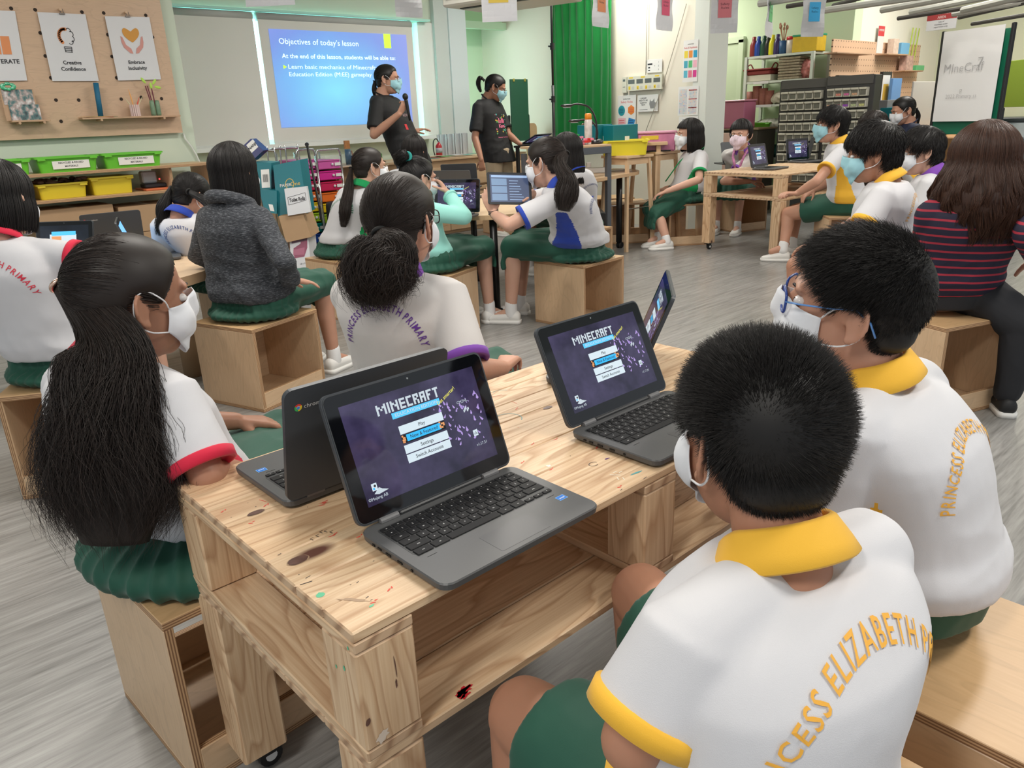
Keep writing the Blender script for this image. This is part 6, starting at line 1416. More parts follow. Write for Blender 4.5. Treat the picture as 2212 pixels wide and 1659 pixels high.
for a, b, l, h in ((73, 193, 'yellow storage tub full of brown paper scraps inside the shelf unit', .105), (192, 294, 'yellow storage tubs nested inside the shelf unit, right one', .125)):
    x0, x1 = fy(a, 400, 6.28).x, fy(b, 400, 6.28).x; t = tub(l, (x0 + x1) / 2, 6.42, zb_ + .002, x1 - x0 - .03, .30, h, YT, None, 'yellow tubs in the shelf unit')
    if 'brown' in l:
        bm = bmesh.new()
        for i in range(26): ell(bm, (random.uniform(-.16, .16), random.uniform(-.1, .1), .11 + random.uniform(0, .02)), (random.uniform(.02, .05), .02, .012), Matrix.Rotation(random.uniform(0, 3), 3, 'Z'), 8, 6)
        tag(obj('paper_scraps', bm, M('brown_scraps', (.13, .07, .045), .8), t), kind='stuff')
p = fy(340, 395, 6.3); t = thing('gadget_tray', 'open compartment with a grey gadget, red light and orange tray in the shelf unit', 'gadget', (p.x, 6.40, zb_ + .001))
obj('orange_tray', B((0, 0, .008), (.20, .26, .014), .003), M('orange_tray', (.62, .16, .06), .5), t); obj('dark_case', B((-.0, 0, .032), (.16, .12, .03), .006), M('dark_case', (.03, .03, .035), .5), t); obj('grey_gadget', B((-.02, .03, .095), (.11, .08, .09), .01), M('gadget_grey', (.45, .47, .50), .4), t); obj('indicator_light', B((.05, -.012, .075), (.012, .006, .012), .002), M('red_led', (.9, .05, .05), .3, em=2.0), t)
KR = M('kraft_cardboard', (.42, .27, .15), .75, nz=.05, nscale=12); KRD = M('kraft_cardboard_dark', (.31, .19, .105), .75, nz=.05, nscale=12)
def carton(label, c, s, rz=0, m=None, group=None, name='carton'):
    t = thing(name, label, 'box', c, rz, group); bm = bmesh.new(); box(bm, (0, 0, s[2] / 2), s, None, .003); obj('box_body', bm, m or KR, t)
    obj('tape', B((0, 0, s[2] + .0006), (.05, s[1] * .98, .001)), M('packing_tape', (.50, .36, .22), .3), t); return t
for (a, b, y0, y1, l) in ((75, 250, 447, 560, 'wide brown carton under the shelf unit, left of the carton stack'),):
    x0, x1 = fy(a, 470, 6.25).x, fy(b, 470, 6.25).x; carton(l, ((x0 + x1) / 2, 6.45, 0), (x1 - x0, .38, fy(200, 445, 6.25).z), 0)
zc = [0, .30, .50, .70]
for i, l in enumerate(('bottom', 'middle', 'top')): x0, x1 = fy(256, 450, 6.25).x, fy(356, 450, 6.25).x + .12; carton(l + ' brown carton of the stack under the shelf unit', ((x0 + x1) / 2, 6.45, zc[i] + .001), (x1 - x0, .38, zc[i + 1] - zc[i] - .003), 0, None, 'cartons stacked under the shelf unit')
# cable on the wall right of the pegboard
bm = bmesh.new(); tube(bm, [fy(x, y, 6.70) for x, y in ((396, 288), (400, 300), (412, 315), (424, 335), (432, 352), (430, 372))], .008, 8); tag(obj('wall_cable', bm, M('cable_white', (.70, .72, .68), .5), None, True), 'pale cable running down the wall beside the pegboard corner', 'cable')
# ================================================================ window: blinds and projected slide
BL = NT('blind_fabric'); BL.set(Base__Color=(.72, .72, .67, 1), Roughness=.8, Transmission__Weight=.0); nb = BL.noise(BL.coord(), 700, 1); BL.bump(nb, .1, .0005)
def blind(label, px0, px1, zlo, zhi, Y):
    a, b = fy(px0[0], px0[1], Y), fy(px1[0], px1[1], Y); t = thing('roller_blind', label, 'blind', ((a.x + b.x) / 2, Y, zhi), 0, 'roller blinds on the window'); w = b.x - a.x
    bm = bmesh.new(); tube(bm, [(-w / 2, .02, -.03), (w / 2, .02, -.03)], .038, 20); obj('roller', bm, M('blind_roller', (.42, .44, .42), .6), t, True)
    obj('fabric', B((0, -.005, -(zhi - zlo) / 2 - .03), (w, .003, zhi - zlo - .05)), BL.m, t); obj('bottom_bar', B((0, -.005, -(zhi - zlo)), (w, .012, .022), .003), M('blind_bar', (.66, .67, .64), .5), t); return t
YB = 7.40
blind('left roller blind drawn down over the window', (386, 170), (563, 170), 1.07, 2.24, YB); blind('right roller blind the slide is projected on', (573, 170), (897, 170), 1.07, 2.24, YB)
tr = tag(obj('trim_3', B((4.2, YB + .03, 2.262), (2.9, .08, .022)), M('blind_rail', (.42, .78, .68), .4)), kind='structure')
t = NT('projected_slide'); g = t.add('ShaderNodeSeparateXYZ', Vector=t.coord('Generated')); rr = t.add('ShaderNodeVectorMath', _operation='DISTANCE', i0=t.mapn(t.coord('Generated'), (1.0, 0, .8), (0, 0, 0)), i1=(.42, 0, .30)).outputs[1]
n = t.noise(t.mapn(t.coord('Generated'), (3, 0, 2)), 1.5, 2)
rr = t.math('ADD', rr, t.math('MULTIPLY', n, .12)); t.set(Base__Color=(.3, .3, .3, 1), Roughness=.9, Emission__Color=t.ramp(rr, [(.08, (.10, .72, 1.0)), (.38, (.045, .42, .92)), (.62, (.07, .22, .78)), (.85, (.16, .22, .80))]), Emission__Strength=.85)  # slide panel glows by itself in place of projector light on the blind
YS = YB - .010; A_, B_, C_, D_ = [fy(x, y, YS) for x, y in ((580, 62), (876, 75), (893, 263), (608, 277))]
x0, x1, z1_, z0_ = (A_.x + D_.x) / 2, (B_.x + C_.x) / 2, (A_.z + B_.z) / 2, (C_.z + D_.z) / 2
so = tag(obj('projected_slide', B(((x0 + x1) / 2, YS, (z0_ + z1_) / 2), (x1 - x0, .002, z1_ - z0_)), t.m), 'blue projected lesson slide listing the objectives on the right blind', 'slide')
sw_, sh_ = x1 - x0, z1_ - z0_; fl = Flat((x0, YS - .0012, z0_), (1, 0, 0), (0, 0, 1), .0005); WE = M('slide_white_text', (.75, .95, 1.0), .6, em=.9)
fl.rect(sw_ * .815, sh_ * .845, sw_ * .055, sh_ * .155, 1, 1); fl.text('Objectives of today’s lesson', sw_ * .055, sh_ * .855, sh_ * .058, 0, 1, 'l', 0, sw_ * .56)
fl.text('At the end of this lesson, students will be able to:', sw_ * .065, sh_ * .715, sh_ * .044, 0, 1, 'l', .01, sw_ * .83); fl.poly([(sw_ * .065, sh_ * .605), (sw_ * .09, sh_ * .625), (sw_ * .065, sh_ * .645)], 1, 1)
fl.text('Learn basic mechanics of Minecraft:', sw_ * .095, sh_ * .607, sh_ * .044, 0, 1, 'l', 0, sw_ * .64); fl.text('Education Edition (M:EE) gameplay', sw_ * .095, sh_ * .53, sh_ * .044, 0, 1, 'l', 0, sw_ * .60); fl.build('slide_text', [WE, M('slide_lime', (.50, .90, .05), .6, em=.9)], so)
# ================================================================ along the window: counter, drawer cart, boxes
LP = M('light_pine', (.66, .46, .28), .5, nz=.12, nscale=9); LPD = M('light_pine_panel', (.58, .39, .23), .5, nz=.15, nscale=12)
def cabinet(label, x0, x1, y, h, doors, d=.5):
    t = thing('cabinet', label, 'cabinet', ((x0 + x1) / 2, y + d / 2, 0), 0, 'pine cabinets under the window'); w = x1 - x0
    obj('carcass', B((0, .01, h / 2), (w, d - .02, h - .002), .003), LP, t)
    n = len(doors); dw = (w - .02) / n
    for i, k in enumerate(doors):
        cx = -w / 2 + .01 + dw * (i + .5)
        if k == 'door':
            bm = bmesh.new(); box(bm, (cx, -d / 2 - .004, h * .48), (dw - .012, .022, h * .86), None, .003); do_ = obj('door', bm, LP, t)
            bm = bmesh.new(); box(bm, (cx, -d / 2 - .016, h * .48), (dw - .10, .006, h * .86 - .12), None, .002); obj('door_panel', bm, LPD, do_)
            bm = bmesh.new(); tube(bm, [(cx + dw * .40, -d / 2 - .030, h * .50), (cx + dw * .40, -d / 2 - .030, h * .62)], .005, 8); obj('handle', bm, M('handle_metal', (.3, .3, .3), .3, 1), do_)
        else:
            for j in range(3): bm = bmesh.new(); box(bm, (cx, -d / 2 - .004, h * (.20 + .29 * j)), (dw - .012, .022, h * .26), None, .003); dr = obj('drawer', bm, LP, t); bm = bmesh.new(); box(bm, (cx, -d / 2 - .016, h * (.27 + .29 * j)), (dw - .10, .004, .018)); obj('finger_slot', bm, M('slot_dark', (.22, .13, .08), .7), dr)
    return t
CY0 = 6.88; CH = .80
xa, xb, xc = fy(722, 340, CY0).x, fy(905, 340, CY0).x, fy(1118, 330, CY0).x
cabinet('pine cabinet behind the speaking man with one panel door beside the drawer cart', xa, xb, CY0, CH, ['door', 'door'])
cabinet('pine cabinet with doors and drawers between the two grown-ups', xb + .003, (xb + xc) / 2 + .35, CY0, CH, ['door', 'door', 'drawers'])
cabinet('pine cabinet with drawers right behind the standing woman', (xb + xc) / 2 + .353, xc + .12, CY0, CH, ['drawers', 'door'])
cabinet('long low cabinet under the left blind behind the cartons', fy(440, 320, CY0 + .1).x, xa - .01, CY0 + .1, CH, ['door', 'door', 'door'], .42)
wt = tag(obj('worktop', B(((xa + xc) / 2, CY0 + .27, CH + .013), (xc - xa + .25, .58, .024), .002), LP), 'continuous pale pine worktop along the window cabinets', 'worktop'); WZ = CH + .0255
def on_top(px, py, Y=None, z=None): p = fy(px, py, Y or (CY0 + .2)); return V((p.x, p.y, z or WZ))
def cyl(name, label, cat, c, r, h, m, group=None, top=None, n=16, prof=None):
    bm = bmesh.new(); lathe(bm, prof or [(r, 0), (r, h)], n); o = tag(obj(name, bm, m, None, True), label, cat, group); o.location = c; return o
c = on_top(748, 300); t = cyl('tall_tin', 'tall blue printed tin with an orange box on top, on the worktop', 'tin', c, .030, .15, M('blue_print_tin', (.06, .12, .20), .35, nz=.5, nscale=30))
bm = bmesh.new(); box(bm, (0, 0, .195), (.055, .03, .08), None, .002); obj('orange_box', bm, M('orange_box', (.50, .22, .08), .5, nz=.4, nscale=40), t)
for i, (px, m, l) in enumerate(((762, M('navy_pot', (.03, .05, .14), .4), 'navy pencil pot with pencils on the worktop beside the tall tin'), (777, M('black_pot', (.015, .015, .017), .4), 'black mesh pencil pot with scissors on the worktop'))):
    c = on_top(px, 305); t = thing('pencil_pot', l, 'pot', c); bm = bmesh.new(); lathe(bm, [(.032, 0), (.034, .085), (.030, .085), (.029, .01)], 14); obj('pot_body', bm, m, t, True)
    for k in range(7): a = random.uniform(0, 6.28); bm = bmesh.new(); tube(bm, [(.01 * math.cos(a), .01 * math.sin(a), .02), (.03 * math.cos(a), .03 * math.sin(a), random.uniform(.11, .15))], .0035, 6); obj('pencil', bm, random.choice([M('pencil_brown', (.35, .15, .08), .5), M('pencil_grey', (.4, .4, .42), .5), M('pencil_red', (.6, .08, .05), .5)]), t)
c = on_top(803, 312); o = tag(obj('green_box', B((0, 0, .045), (.16, .12, .09), .006), M('box_green', (.05, .36, .05), .5)), 'green plastic box on the worktop behind the speaking man', 'box'); o.location = c
c = on_top(715, 300, CY0 + .3); t = NT('acrylic'); t.set(Base__Color=(.9, .95, .95, 1), Roughness=.05, Alpha=.22); bm = bmesh.new(); 
for dx in (-.12, .12): box(bm, (dx, 0, .05), (.003, .10, .10))
box(bm, (0, .05, .05), (.24, .003, .10)); box(bm, (0, 0, .002), (.24, .10, .003)); o = tag(obj('acrylic_stand', bm, t.m), 'clear acrylic stand on the worktop in front of the slide', 'stand'); o.location = c
c = on_top(650, 312, CY0 + .25); o = tag(obj('white_card', B((0, 0, .05), (.09, .004, .10)), M('white_card', (.68, .68, .64), .6)), 'white card leaning above the drawer cart', 'card'); o.location = c + V((0, 0, .0)); 
# brown paper with a rolled end
a, b = on_top(672, 330), on_top(782, 322); bm = bmesh.new(); L = b.x - a.x; pts = [(0, 0, .012), (L * .5, 0, .016), (L * .85, 0, .010), (L, 0, .035), (L * .93, 0, .052), (L * .87, 0, .038)]
for (x0, _, z0), (x1, _, z1__) in zip(pts, pts[1:]):
    v = [bm.verts.new(V((x, y, z))) for x, y, z in ((x0, -.2, z0), (x1, -.2, z1__), (x1, .15, z1__), (x0, .15, z0))]; bm.faces.new(v)
bmesh.ops.remove_doubles(bm, verts=bm.verts, dist=.0005); bmesh.ops.solidify(bm, geom=list(bm.faces), thickness=.003); o = tag(obj('brown_paper', bm, M('brown_paper', (.60, .42, .29), .7), None, True), 'sheets of brown paper with a curled end on top of the drawer cart', 'paper'); o.location = (a.x, CY0 - .02, WZ - .01)
# colourful papers right of the man
for i, (px, cc) in enumerate(((925, (.05, .35, .33)), (940, (.55, .15, .12)), (960, (.12, .45, .15)), (1010, (.08, .38, .36)), (985, (.6, .6, .62)), (935, (.62, .52, .40)))):
    c = on_top(px, 318 - i, CY0 + .08 + .03 * (i % 3)); o = tag(obj('paper_sheet', B((0, 0, 0), (.20, .12, .003)), M('paper_col_%d' % i, cc, .6)), ('teal', 'red', 'green', 'dark teal', 'grey', 'tan')[i] + ' sheet of paper lying on the worktop between the grown-ups', 'paper'); o.location = c + V((0, 0, .003 + .004 * i)); o.rotation_euler = (0, 0, random.uniform(-.3, .3))
# corrugated white roll
c = on_top(978, 300, CY0 + .28); bm = bmesh.new(); n = 60; W2 = fy(1012, 270, CY0 + .28).x - fy(946, 270, CY0 + .28).x; H2 = .24
V_ = [[bm.verts.new(V((-W2 / 2 + W2 * i / n, .035 * abs(math.sin(i / n * PI * 4)) ** .6, z * H2))) for i in range(n + 1)] for z in (0, 1)]
for i in range(n): bm.faces.new((V_[0][i], V_[0][i + 1], V_[1][i + 1], V_[1][i]))
bmesh.ops.solidify(bm, geom=list(bm.faces), thickness=.003); o = tag(obj('corrugated_card', bm, M('white_corrugated', (.70, .71, .74), .6), None), 'white corrugated card standing on the worktop by the pillar', 'card'); o.location = c
# fire extinguisher
p = fy(946, 290, 7.1); t = thing('fire_extinguisher', 'small red fire extinguisher by the window pillar', 'fire extinguisher', (p.x, p.y, WZ)); bm = bmesh.new(); lathe(bm, [(.03, 0), (.036, .01), (.036, .12), (.02, .145), (.012, .16)], 18); obj('cylinder', bm, M('extinguisher_red', (.50, .02, .03), .3), t, True)
bm = bmesh.new(); lathe(bm, [(.0368, .05), (.0368, .10)], 18); obj('cylinder_label', bm, M('extinguisher_label', (.45, .45, .5), .5, nz=.4, nscale=60), t, True)
bm = bmesh.new(); tube(bm, [V(x) for x in bez([(0, 0, .165), (-.03, 0, .20), (-.07, 0, .17), (-.075, 0, .08), (-.06, 0, .02)], 16)], .006, 8); obj('hose', bm, M('hose_black', (.02, .02, .02), .5), t, True)
# drawer cart
def drawer_col(px0, px1, Y, label, z0=.12, z1=.86):
    a, b = fy(px0, 395, Y), fy(px1, 395, Y); w = b.x - a.x; t = thing('drawer_cart', label, 'cart', ((a.x + b.x) / 2, Y + .2, 0), 0, 'drawer carts under the window'); n = 9; hh = (fy(px0, 342, Y).z - fy(px0, 366, Y).z)
    cols = [(.58, .10, .36), (.62, .02, .27), (.52, .01, .08), (.72, .15, .015), (.72, .50, .01), (.32, .52, .02), (.0, .25, .22), (.01, .07, .40), (.10, .05, .30)]
    top = fy((px0 + px1) / 2, 343, Y).z
    ch = M('chrome', (.62, .62, .63), .18, 1.0)
    for s in (-1, 1):
        bm = bmesh.new(); tube(bm, [(s * w / 2, -.2, .06), (s * w / 2, -.2, top + .05)], .009, 10); obj('frame_post', bm, ch, t, True)
        bm = bmesh.new(); tube(bm, [(s * w / 2, .2, .06), (s * w / 2, .2, top + .05)], .009, 10); obj('frame_post', bm, ch, t, True)
    bm = bmesh.new(); tube(bm, [V(x) for x in bez([(-w / 2, -.2, top + .02), (-w / 2 + .01, -.2, top + .075), (-w / 2 + .05, -.2, top + .085), (w / 2 - .05, -.2, top + .085), (w / 2 - .01, -.2, top + .075), (w / 2, -.2, top + .02)], 30)], .009, 10); obj('top_rail', bm, ch, t, True)
    for s in (-1, 1):
        bm = bmesh.new(); lathe(bm, [(.03, -.012), (.03, .012)], 14, (s * w / 2, -.2, .031), Matrix.Rotation(PI / 2, 3, 'X')); obj('castor', bm, M('caster_black'), t)
    for k in range(n):
        z = top - hh * (k + 1) + hh * .5
        if z < .1: break
        bm = bmesh.new(); box(bm, (0, 0, z), (w - .024, .39, hh * .84), None, .006); box(bm, (0, -.198, z + hh * .36), (w - .022, .012, hh * .12), None, .003); d = obj('drawer', bm, M('drawer_colour_%d' % k, cols[k % 9], .35), t)
        bm = bmesh.new(); ell(bm, (-.0 + .03, -.204, z), (.013, .012, .013), None, 10, 8); obj('knob', bm, M('knob_clear', (.7, .68, .7), .2), d, True)
        bm = bmesh.new(); box(bm, (.085, -.2035, z), (.062, .003, .028)); obj('drawer_label', bm, M('label_white'), d); fl = Flat((.06, -.2055, z - .005), (1, 0, 0), (0, 0, 1), 0); fl.text('MARKERS'[:5 + k % 3], .025, 0, .009, 0, 0, 'c')
    return t
drawer_col(648, 688, 6.62, 'left drawer cart of the pair with rainbow drawers, behind the teal cartons')
drawer_col(690, 742, 6.60, 'right drawer cart of the pair with rainbow drawers on a chrome frame')
ch = M('chrome')
for i, (px0, px1, py) in enumerate(((556, 600, 335), (585, 625, 330), (615, 655, 328))):
    a, b = fy(px0, py, 6.7), fy(px1, py, 6.7); w = b.x - a.x; bm = bmesh.new()
    tube(bm, [V(x) for x in bez([(0, 0, -a.z + .02), (0, 0, -.03), (.01, 0, .02), (.04, 0, .03), (w - .04, 0, .03), (w - .01, 0, .02), (w, 0, -.03), (w, 0, -a.z + .02)], 40)], .008, 8); o = tag(obj('chrome_frame', bm, ch, None, True), ('leftmost', 'middle', 'rightmost')[i] + ' bent chrome trolley frame behind the teal cartons', 'trolley', 'chrome trolley frames'); o.location = (a.x, 6.75 + .02 * i, a.z)
# suitcase
t = thing('suitcase', 'black soft wheeled suitcase with raised handle beside the drawer carts', 'suitcase', (3.72, 6.28, 0), math.radians(-30)); SB = cloth('suitcase_black', (.012, .012, .013), 600, .8)
bm = bmesh.new(); box(bm, (0, 0, .30), (.42, .24, .50), None, .04, 0, 4); obj('suitcase_body', bm, SB, t, True)
bm = bmesh.new(); box(bm, (.0, -.13, .26), (.34, .05, .34), None, .025, 0, 3); obj('front_pocket', bm, SB, t, True)
for s in (-1, 1): bm = bmesh.new(); lathe(bm, [(.03, -.018), (.042, -.014), (.042, .014), (.03, .018)], 20, (s * .19, -.10, .042), Matrix.Rotation(PI / 2, 3, 'X')); wo = obj('wheel', bm, M('caster_black'), t); bm = bmesh.new(); lathe(bm, [(.022, -.019), (.022, .019)], 14, (s * .19, -.10, .042), Matrix.Rotation(PI / 2, 3, 'X')); obj('wheel_hub', bm, M('hub_grey', (.35, .35, .36), .4), wo)
hx = t.matrix_world; bpy.context.view_layer.update(); inv = t.matrix_world.inverted(); a, b = inv @ fd(690, 445, 6.72), inv @ fd(663, 312, 6.85); bm = bmesh.new(); tube(bm, [a - V((0, 0, .12)), a, b], .016, 8, flat=.7); tube(bm, [b + V((-.0, -.05, .0)), b + V((0, .06, 0))], .018, 8); obj('pull_handle', bm, M('handle_black', (.015, .015, .016), .4), t)
bm = bmesh.new(); tube(bm, [(-.06, -.02, .55), (-.05, -.02, .59), (.05, -.02, .59), (.06, -.02, .55)], .012, 8); obj('carry_handle', bm, M('handle_grey', (.10, .10, .11), .5), t, True)
# cartons in front of the carts
TC = M('teal_carton', (.0, .16, .20), .5, nz=.04, nscale=8); WC = M('white_carton', (.66, .67, .70), .5)
def pbox(name, label, quad, d, th, m, cat='box', z_to=None, group=None):
    """upright carton facing the camera: quad = TL, TR, BR, BL pixels at depth d"""
    P = [fd(x, y, d) for x, y in quad]; n = (P[1] - P[0]).cross(P[3] - P[0]).normalized(); 
    if n.dot(cF) < 0: n = -n
    n.z = 0; n.normalize(); c = sum(P, V()) / 4; t = thing(name, label, cat, (c.x, c.y, min(p.z for p in P)), 0, group); inv = -V(t.location)
    bm = bmesh.new(); a = [bm.verts.new(p + inv) for p in P]; b = [bm.verts.new(p + inv + n * th) for p in P]; bm.faces.new(a); bm.faces.new(b[::-1])
    for i in range(4): bm.faces.new((a[i], b[i], b[(i + 1) % 4], a[(i + 1) % 4]))
    bmesh.ops.recalc_face_normals(bm, faces=bm.faces); obj('box_body', bm, m, t); u = (P[2] - P[3]).normalized(); v = (P[0] - P[3]).normalized(); f = Flat(P[3], u, v, .0012)
    if f.n.dot(cF) > 0: f.n = -f.n
    return t, f, (P[2] - P[3]).length, (P[0] - P[3]).length
dC = 6.05
t, f, w, h = pbox('carton', 'white carton printed with a mauve armchair standing on the floor', ((624, 494), (664, 488), (672, 583), (630, 592)), dC, .25, WC)
f.poly([(w * x, h * y) for x, y in ((.18, .42), (.18, .55), (.55, .62), (.60, .80), (.92, .84), (.88, .50), (.70, .32), (.2, .33))], 0); f.rect(w * .1, h * .66, w * .8, h * .3, 1); f.poly([(w * x, h * y) for x, y in ((.15, .40), (.17, .52), (.75, .52), (.72, .36))], 2, 2); f.text('IKEA'[:0] + '18 x 24', w * .45, h * .16, .012, 3, 1); f.line([(w * .3, h * .08), (w * .45, h * .05)], .003, 3); f.build('box_print', [M('print_mauve', (.30, .08, .14), .5), M('print_dusk', (.20, .13, .18), .5), M('print_mauve_light', (.42, .14, .22), .5), INK], t)
pbox('carton', 'brown cardboard flap box between the white armchair carton and the teal ones', ((602, 467), (654, 460), (672, 512), (618, 524)), dC - .03, .30, KR)
t, f, w, h = pbox('carton', 'open teal paper carton with the Paper One logo, behind the white labelled box', ((590, 357), (648, 345), (664, 460), (600, 468)), dC + .06, .26, TC)
f.text('PAPER', w * .16, h * .56, .052 * .45, 0, 1, 'l', .01); f.text('One', w * .52, h * .56, .052 * .6, 1, 1, 'l', .0); f.line([(w * .50 + w * .14 * math.cos(a), h * .60 + h * .10 * math.sin(a)) for a in np.linspace(0, 2 * PI, 20)], .005, 1, 2); f.build('carton_logo', [M('logo_white'), M('logo_gold', (.60, .42, .06), .4)], t)
t, f, w, h = pbox('carton', 'white box labelled Toilet Rolls in front of the teal carton', ((614, 408), (662, 403), (671, 458), (622, 466)), dC - .05, .05, WC)
f.text('Toilet Rolls', w * .5, h * .48, .028, 0, 1, 'c', .035, w * .68); 
for q_ in (((.10, .66), (.88, .74)), ((.88, .74), (.88, .46)), ((.88, .46), (.10, .38)), ((.10, .38), (.10, .66))): f.line([(w * q_[0][0], h * q_[0][1]), (w * q_[1][0], h * q_[1][1])], .003, 0)
f.build('carton_label', [INK], t)
t, f, w, h = pbox('carton', 'teal paper carton with a shipping label, left of the open teal carton', ((546, 350), (586, 352), (586, 408), (550, 410)), dC + .12, .26, TC); f.rect(w * .45, h * .05, w * .5, h * .66, 0); 
for i in range(9): f.rect(w * (.55 + .035 * i), h * .25, w * .018, h * .28, 1, 2)
f.build('shipping_label', [M('label_white'), INK], t)
t, f, w, h = pbox('carton', 'lower teal paper carton beside the hooded child', ((560, 410), (598, 412), (598, 462), (572, 458)), dC + .02, .26, TC); f.rect(w * .5, h * .1, w * .35, h * .3, 0); f.build('shipping_label', [M('label_white')], t)
t, f, w, h = pbox('carton', 'small navy blue box tipped on top of the teal cartons', ((524, 316), (541, 300), (569, 325), (545, 347)), dC + .1, .16, M('navy_carton', (.015, .02, .14), .4)); f.rect(w * .25, h * .35, w * .6, h * .55, 0); f.text('NANJI', w * .55, h * .55, .02, 1, 2, 'c', .03); f.build('box_label', [M('label_white'), INK], t)
a = fd(600, 345, dC + .1)
# ================================================================ right of the pillar: stand desk, chalkboard, green cloth
t = thing('laptop_desk', 'narrow black standing desk under the laptop of the standing woman', 'desk', (*fy(1180, 312, 6.0).xy, 0)); dz = fy(1180, 311, 6.0).z
obj('desk_top', B((0, 0, dz - .012), (.62, .36, .022), .003), M('desk_black', (.02, .02, .022), .4), t)
for sx in (-1, 1):
    for sy in (-1, 1): bm = bmesh.new(); box(bm, (sx * .28, sy * .15, dz / 2 - .012), (.03, .03, dz - .024)); obj('leg', bm, M('desk_black'), t)
lp_ = fy(1150, 310, 5.95); laptop('laptop on the black desk under the hand of the standing woman', (lp_.x - .05, lp_.y - .12, dz + .0004), 10, 25, keys=False)
lb = fd(1172, 292, 7.25); l_ = laptop('laptop with a photo covered lid turned away on the black desk', (fy(1250, 306, 5.95).x, 6.12, dz + .0004), 200, 120, keys=False, mat=M('sticker_lid', (.25, .15, .12), .4, nz=.8, nscale=45))
def chalk(name, label, cat, px0, px1, y0, y1, Y, cM, frame=True):
    a, b = fy(px0, y0, Y), fy(px1, y0, Y); zb = fy(px0, y1, Y).z; t = thing(name, label, cat, ((a.x + b.x) / 2, Y, 0)); w = b.x - a.x; obj('board', B((0, 0, (a.z + zb) / 2), (w, .02, a.z - zb), .004), cM, t); return t, w, a.z, zb
t, w, za, zb = chalk('chalkboard', 'tall dark green board on a black stand behind the standing woman', 'board', 1101, 1139, 171, 306, 6.75, M('chalk_green', (.015, .085, .045), .6))
for s in (-1, 1): bm = bmesh.new(); box(bm, (s * (w / 2 + .015), .02, .62), (.03, .03, 1.24), None, .008); obj('stand_post', bm, M('desk_black'), t); bm = bmesh.new(); box(bm, (s * (w / 2 - .05), -.012, za - .01), (.025, .01, .03)); obj('clip', bm, M('brass_clip', (.6, .5, .12), .4, .6), t)
for px0, px1, l in ((1074, 1100, 'left'), (1139, 1155, 'right')):
    a, b = fy(px0, 248, 7.05), fy(px1, 248, 7.05); t = thing('peg_rack', 'light wooden A-frame peg rack %s of the green board' % l, 'rack', ((a.x + b.x) / 2, 7.05, 0)); 
    bm = bmesh.new(); prism(bm, rrect(b.x - a.x + .04, 1.14, .06, 4, 0, .57), -.012, .012, 0, Matrix.Rotation(PI / 2, 4, 'X')); bmesh.ops.recalc_face_normals(bm, faces=bm.faces); obj('side_panel', bm, M('rack_ply', (.48, .33, .18), .6, nz=.1, nscale=10), t)
GC = NT('green_cloth'); n = GC.noise(GC.coord(), 6, 2); GC.set(Base__Color=GC.mix(n, (.0, .22, .035, 1), (.0, .30, .05, 1)), Roughness=.75, Sheen__Weight=.3)
bm = bmesh.new(); X0 = 6.90; ya, yb = fx(1322, 150, X0).y, fx(1195, 150, X0).y; za = fx(1260, 296, X0).z; n = 90; m = 40; g = []
for i in range(n + 1):
    y = ya + (yb - ya) * i / n; row = []
    for j in range(m + 1): z = za + (2.85 - za) * j / m; f_ = .5 + .5 * j / m; row.append(bm.verts.new(V((X0 - .018 * math.sin(i * .55 + .6 * math.sin(j * .1)) * f_ - .012 * math.sin(i * .23 + j * .05) - .008 * noise.noise((i * .3, j * .12, 3)), y, z))))
    g.append(row)
for i in range(n):
    for j in range(m): bm.faces.new((g[i][j], g[i + 1][j], g[i + 1][j + 1], g[i][j + 1]))
bmesh.ops.solidify(bm, geom=list(bm.faces), thickness=.0015); tag(obj('backdrop_cloth', bm, GC.m, None, True), 'bright green hanging backdrop cloth with soft folds', 'backdrop')
bs = fd(1190, 130, 7.9); b2 = fd(1197, 300, 7.75); t = thing('backdrop_stand', 'thin black telescopic stand holding the green cloth', 'stand', (b2.x, b2.y, 0)); bm = bmesh.new(); tube(bm, [(0, 0, 0), (0, 0, 1.5)], .016, 12); tube(bm, [(0, 0, 1.45), (0, 0, 2.8)], .012, 12); obj('pole', bm, M('stand_black', (.012, .012, .012), .4), t, True)
for px, py in ((1188, 106), (1193, 215)): z = fd(px, py, dep(b2)).z; bm = bmesh.new(); lathe(bm, [(.022, -.03), (.022, .03)], 12, (0, 0, z)); tube(bm, [(0, 0, z), (-.05, 0, z)], .008, 8); obj('clamp', bm, M('stand_black'), t)
for a in (0, 2.1, 4.2): bm = bmesh.new(); tube(bm, [(0, 0, .45), (.4 * math.cos(a), .4 * math.sin(a), .01)], .010, 8); obj('tripod_leg', bm, M('stand_black'), t)
# ================================================================ beige wall: timers, notices, cables
XW = 6.985
def wx(px, py, X=XW): return fx(px, py, X)
def wall_card(name, label, cat, q_, X, m, th=.004, group=None):
    """card on an X plane: TL, TR, BL pixels; returns object and Flat (origin bottom left)"""
    a, b, d = [wx(x, y, X) for x, y in q_]; w = abs(a.y - b.y); h = abs(a.z - d.z); cy = (a.y + b.y) / 2; cz = (a.z + d.z) / 2
    o = tag(obj(name, B((X, cy, cz), (th, w, h), min(.001, th * .3)), m), label, cat, group); return o, Flat((X - th / 2, cy + w / 2, cz - h / 2), (0, -1, 0), (0, 0, 1), .0008), w, h
CWH = M('card_white', (.70, .70, .68), .5); DEV = M('device_ivory', (.60, .60, .50), .5)
o, f, w, h = wall_card('control_panel', 'ivory timer panel with four grey displays on the beige wall', 'panel', ((1357, 166), (1432, 159), (1357, 197)), XW - .01, DEV, .03)
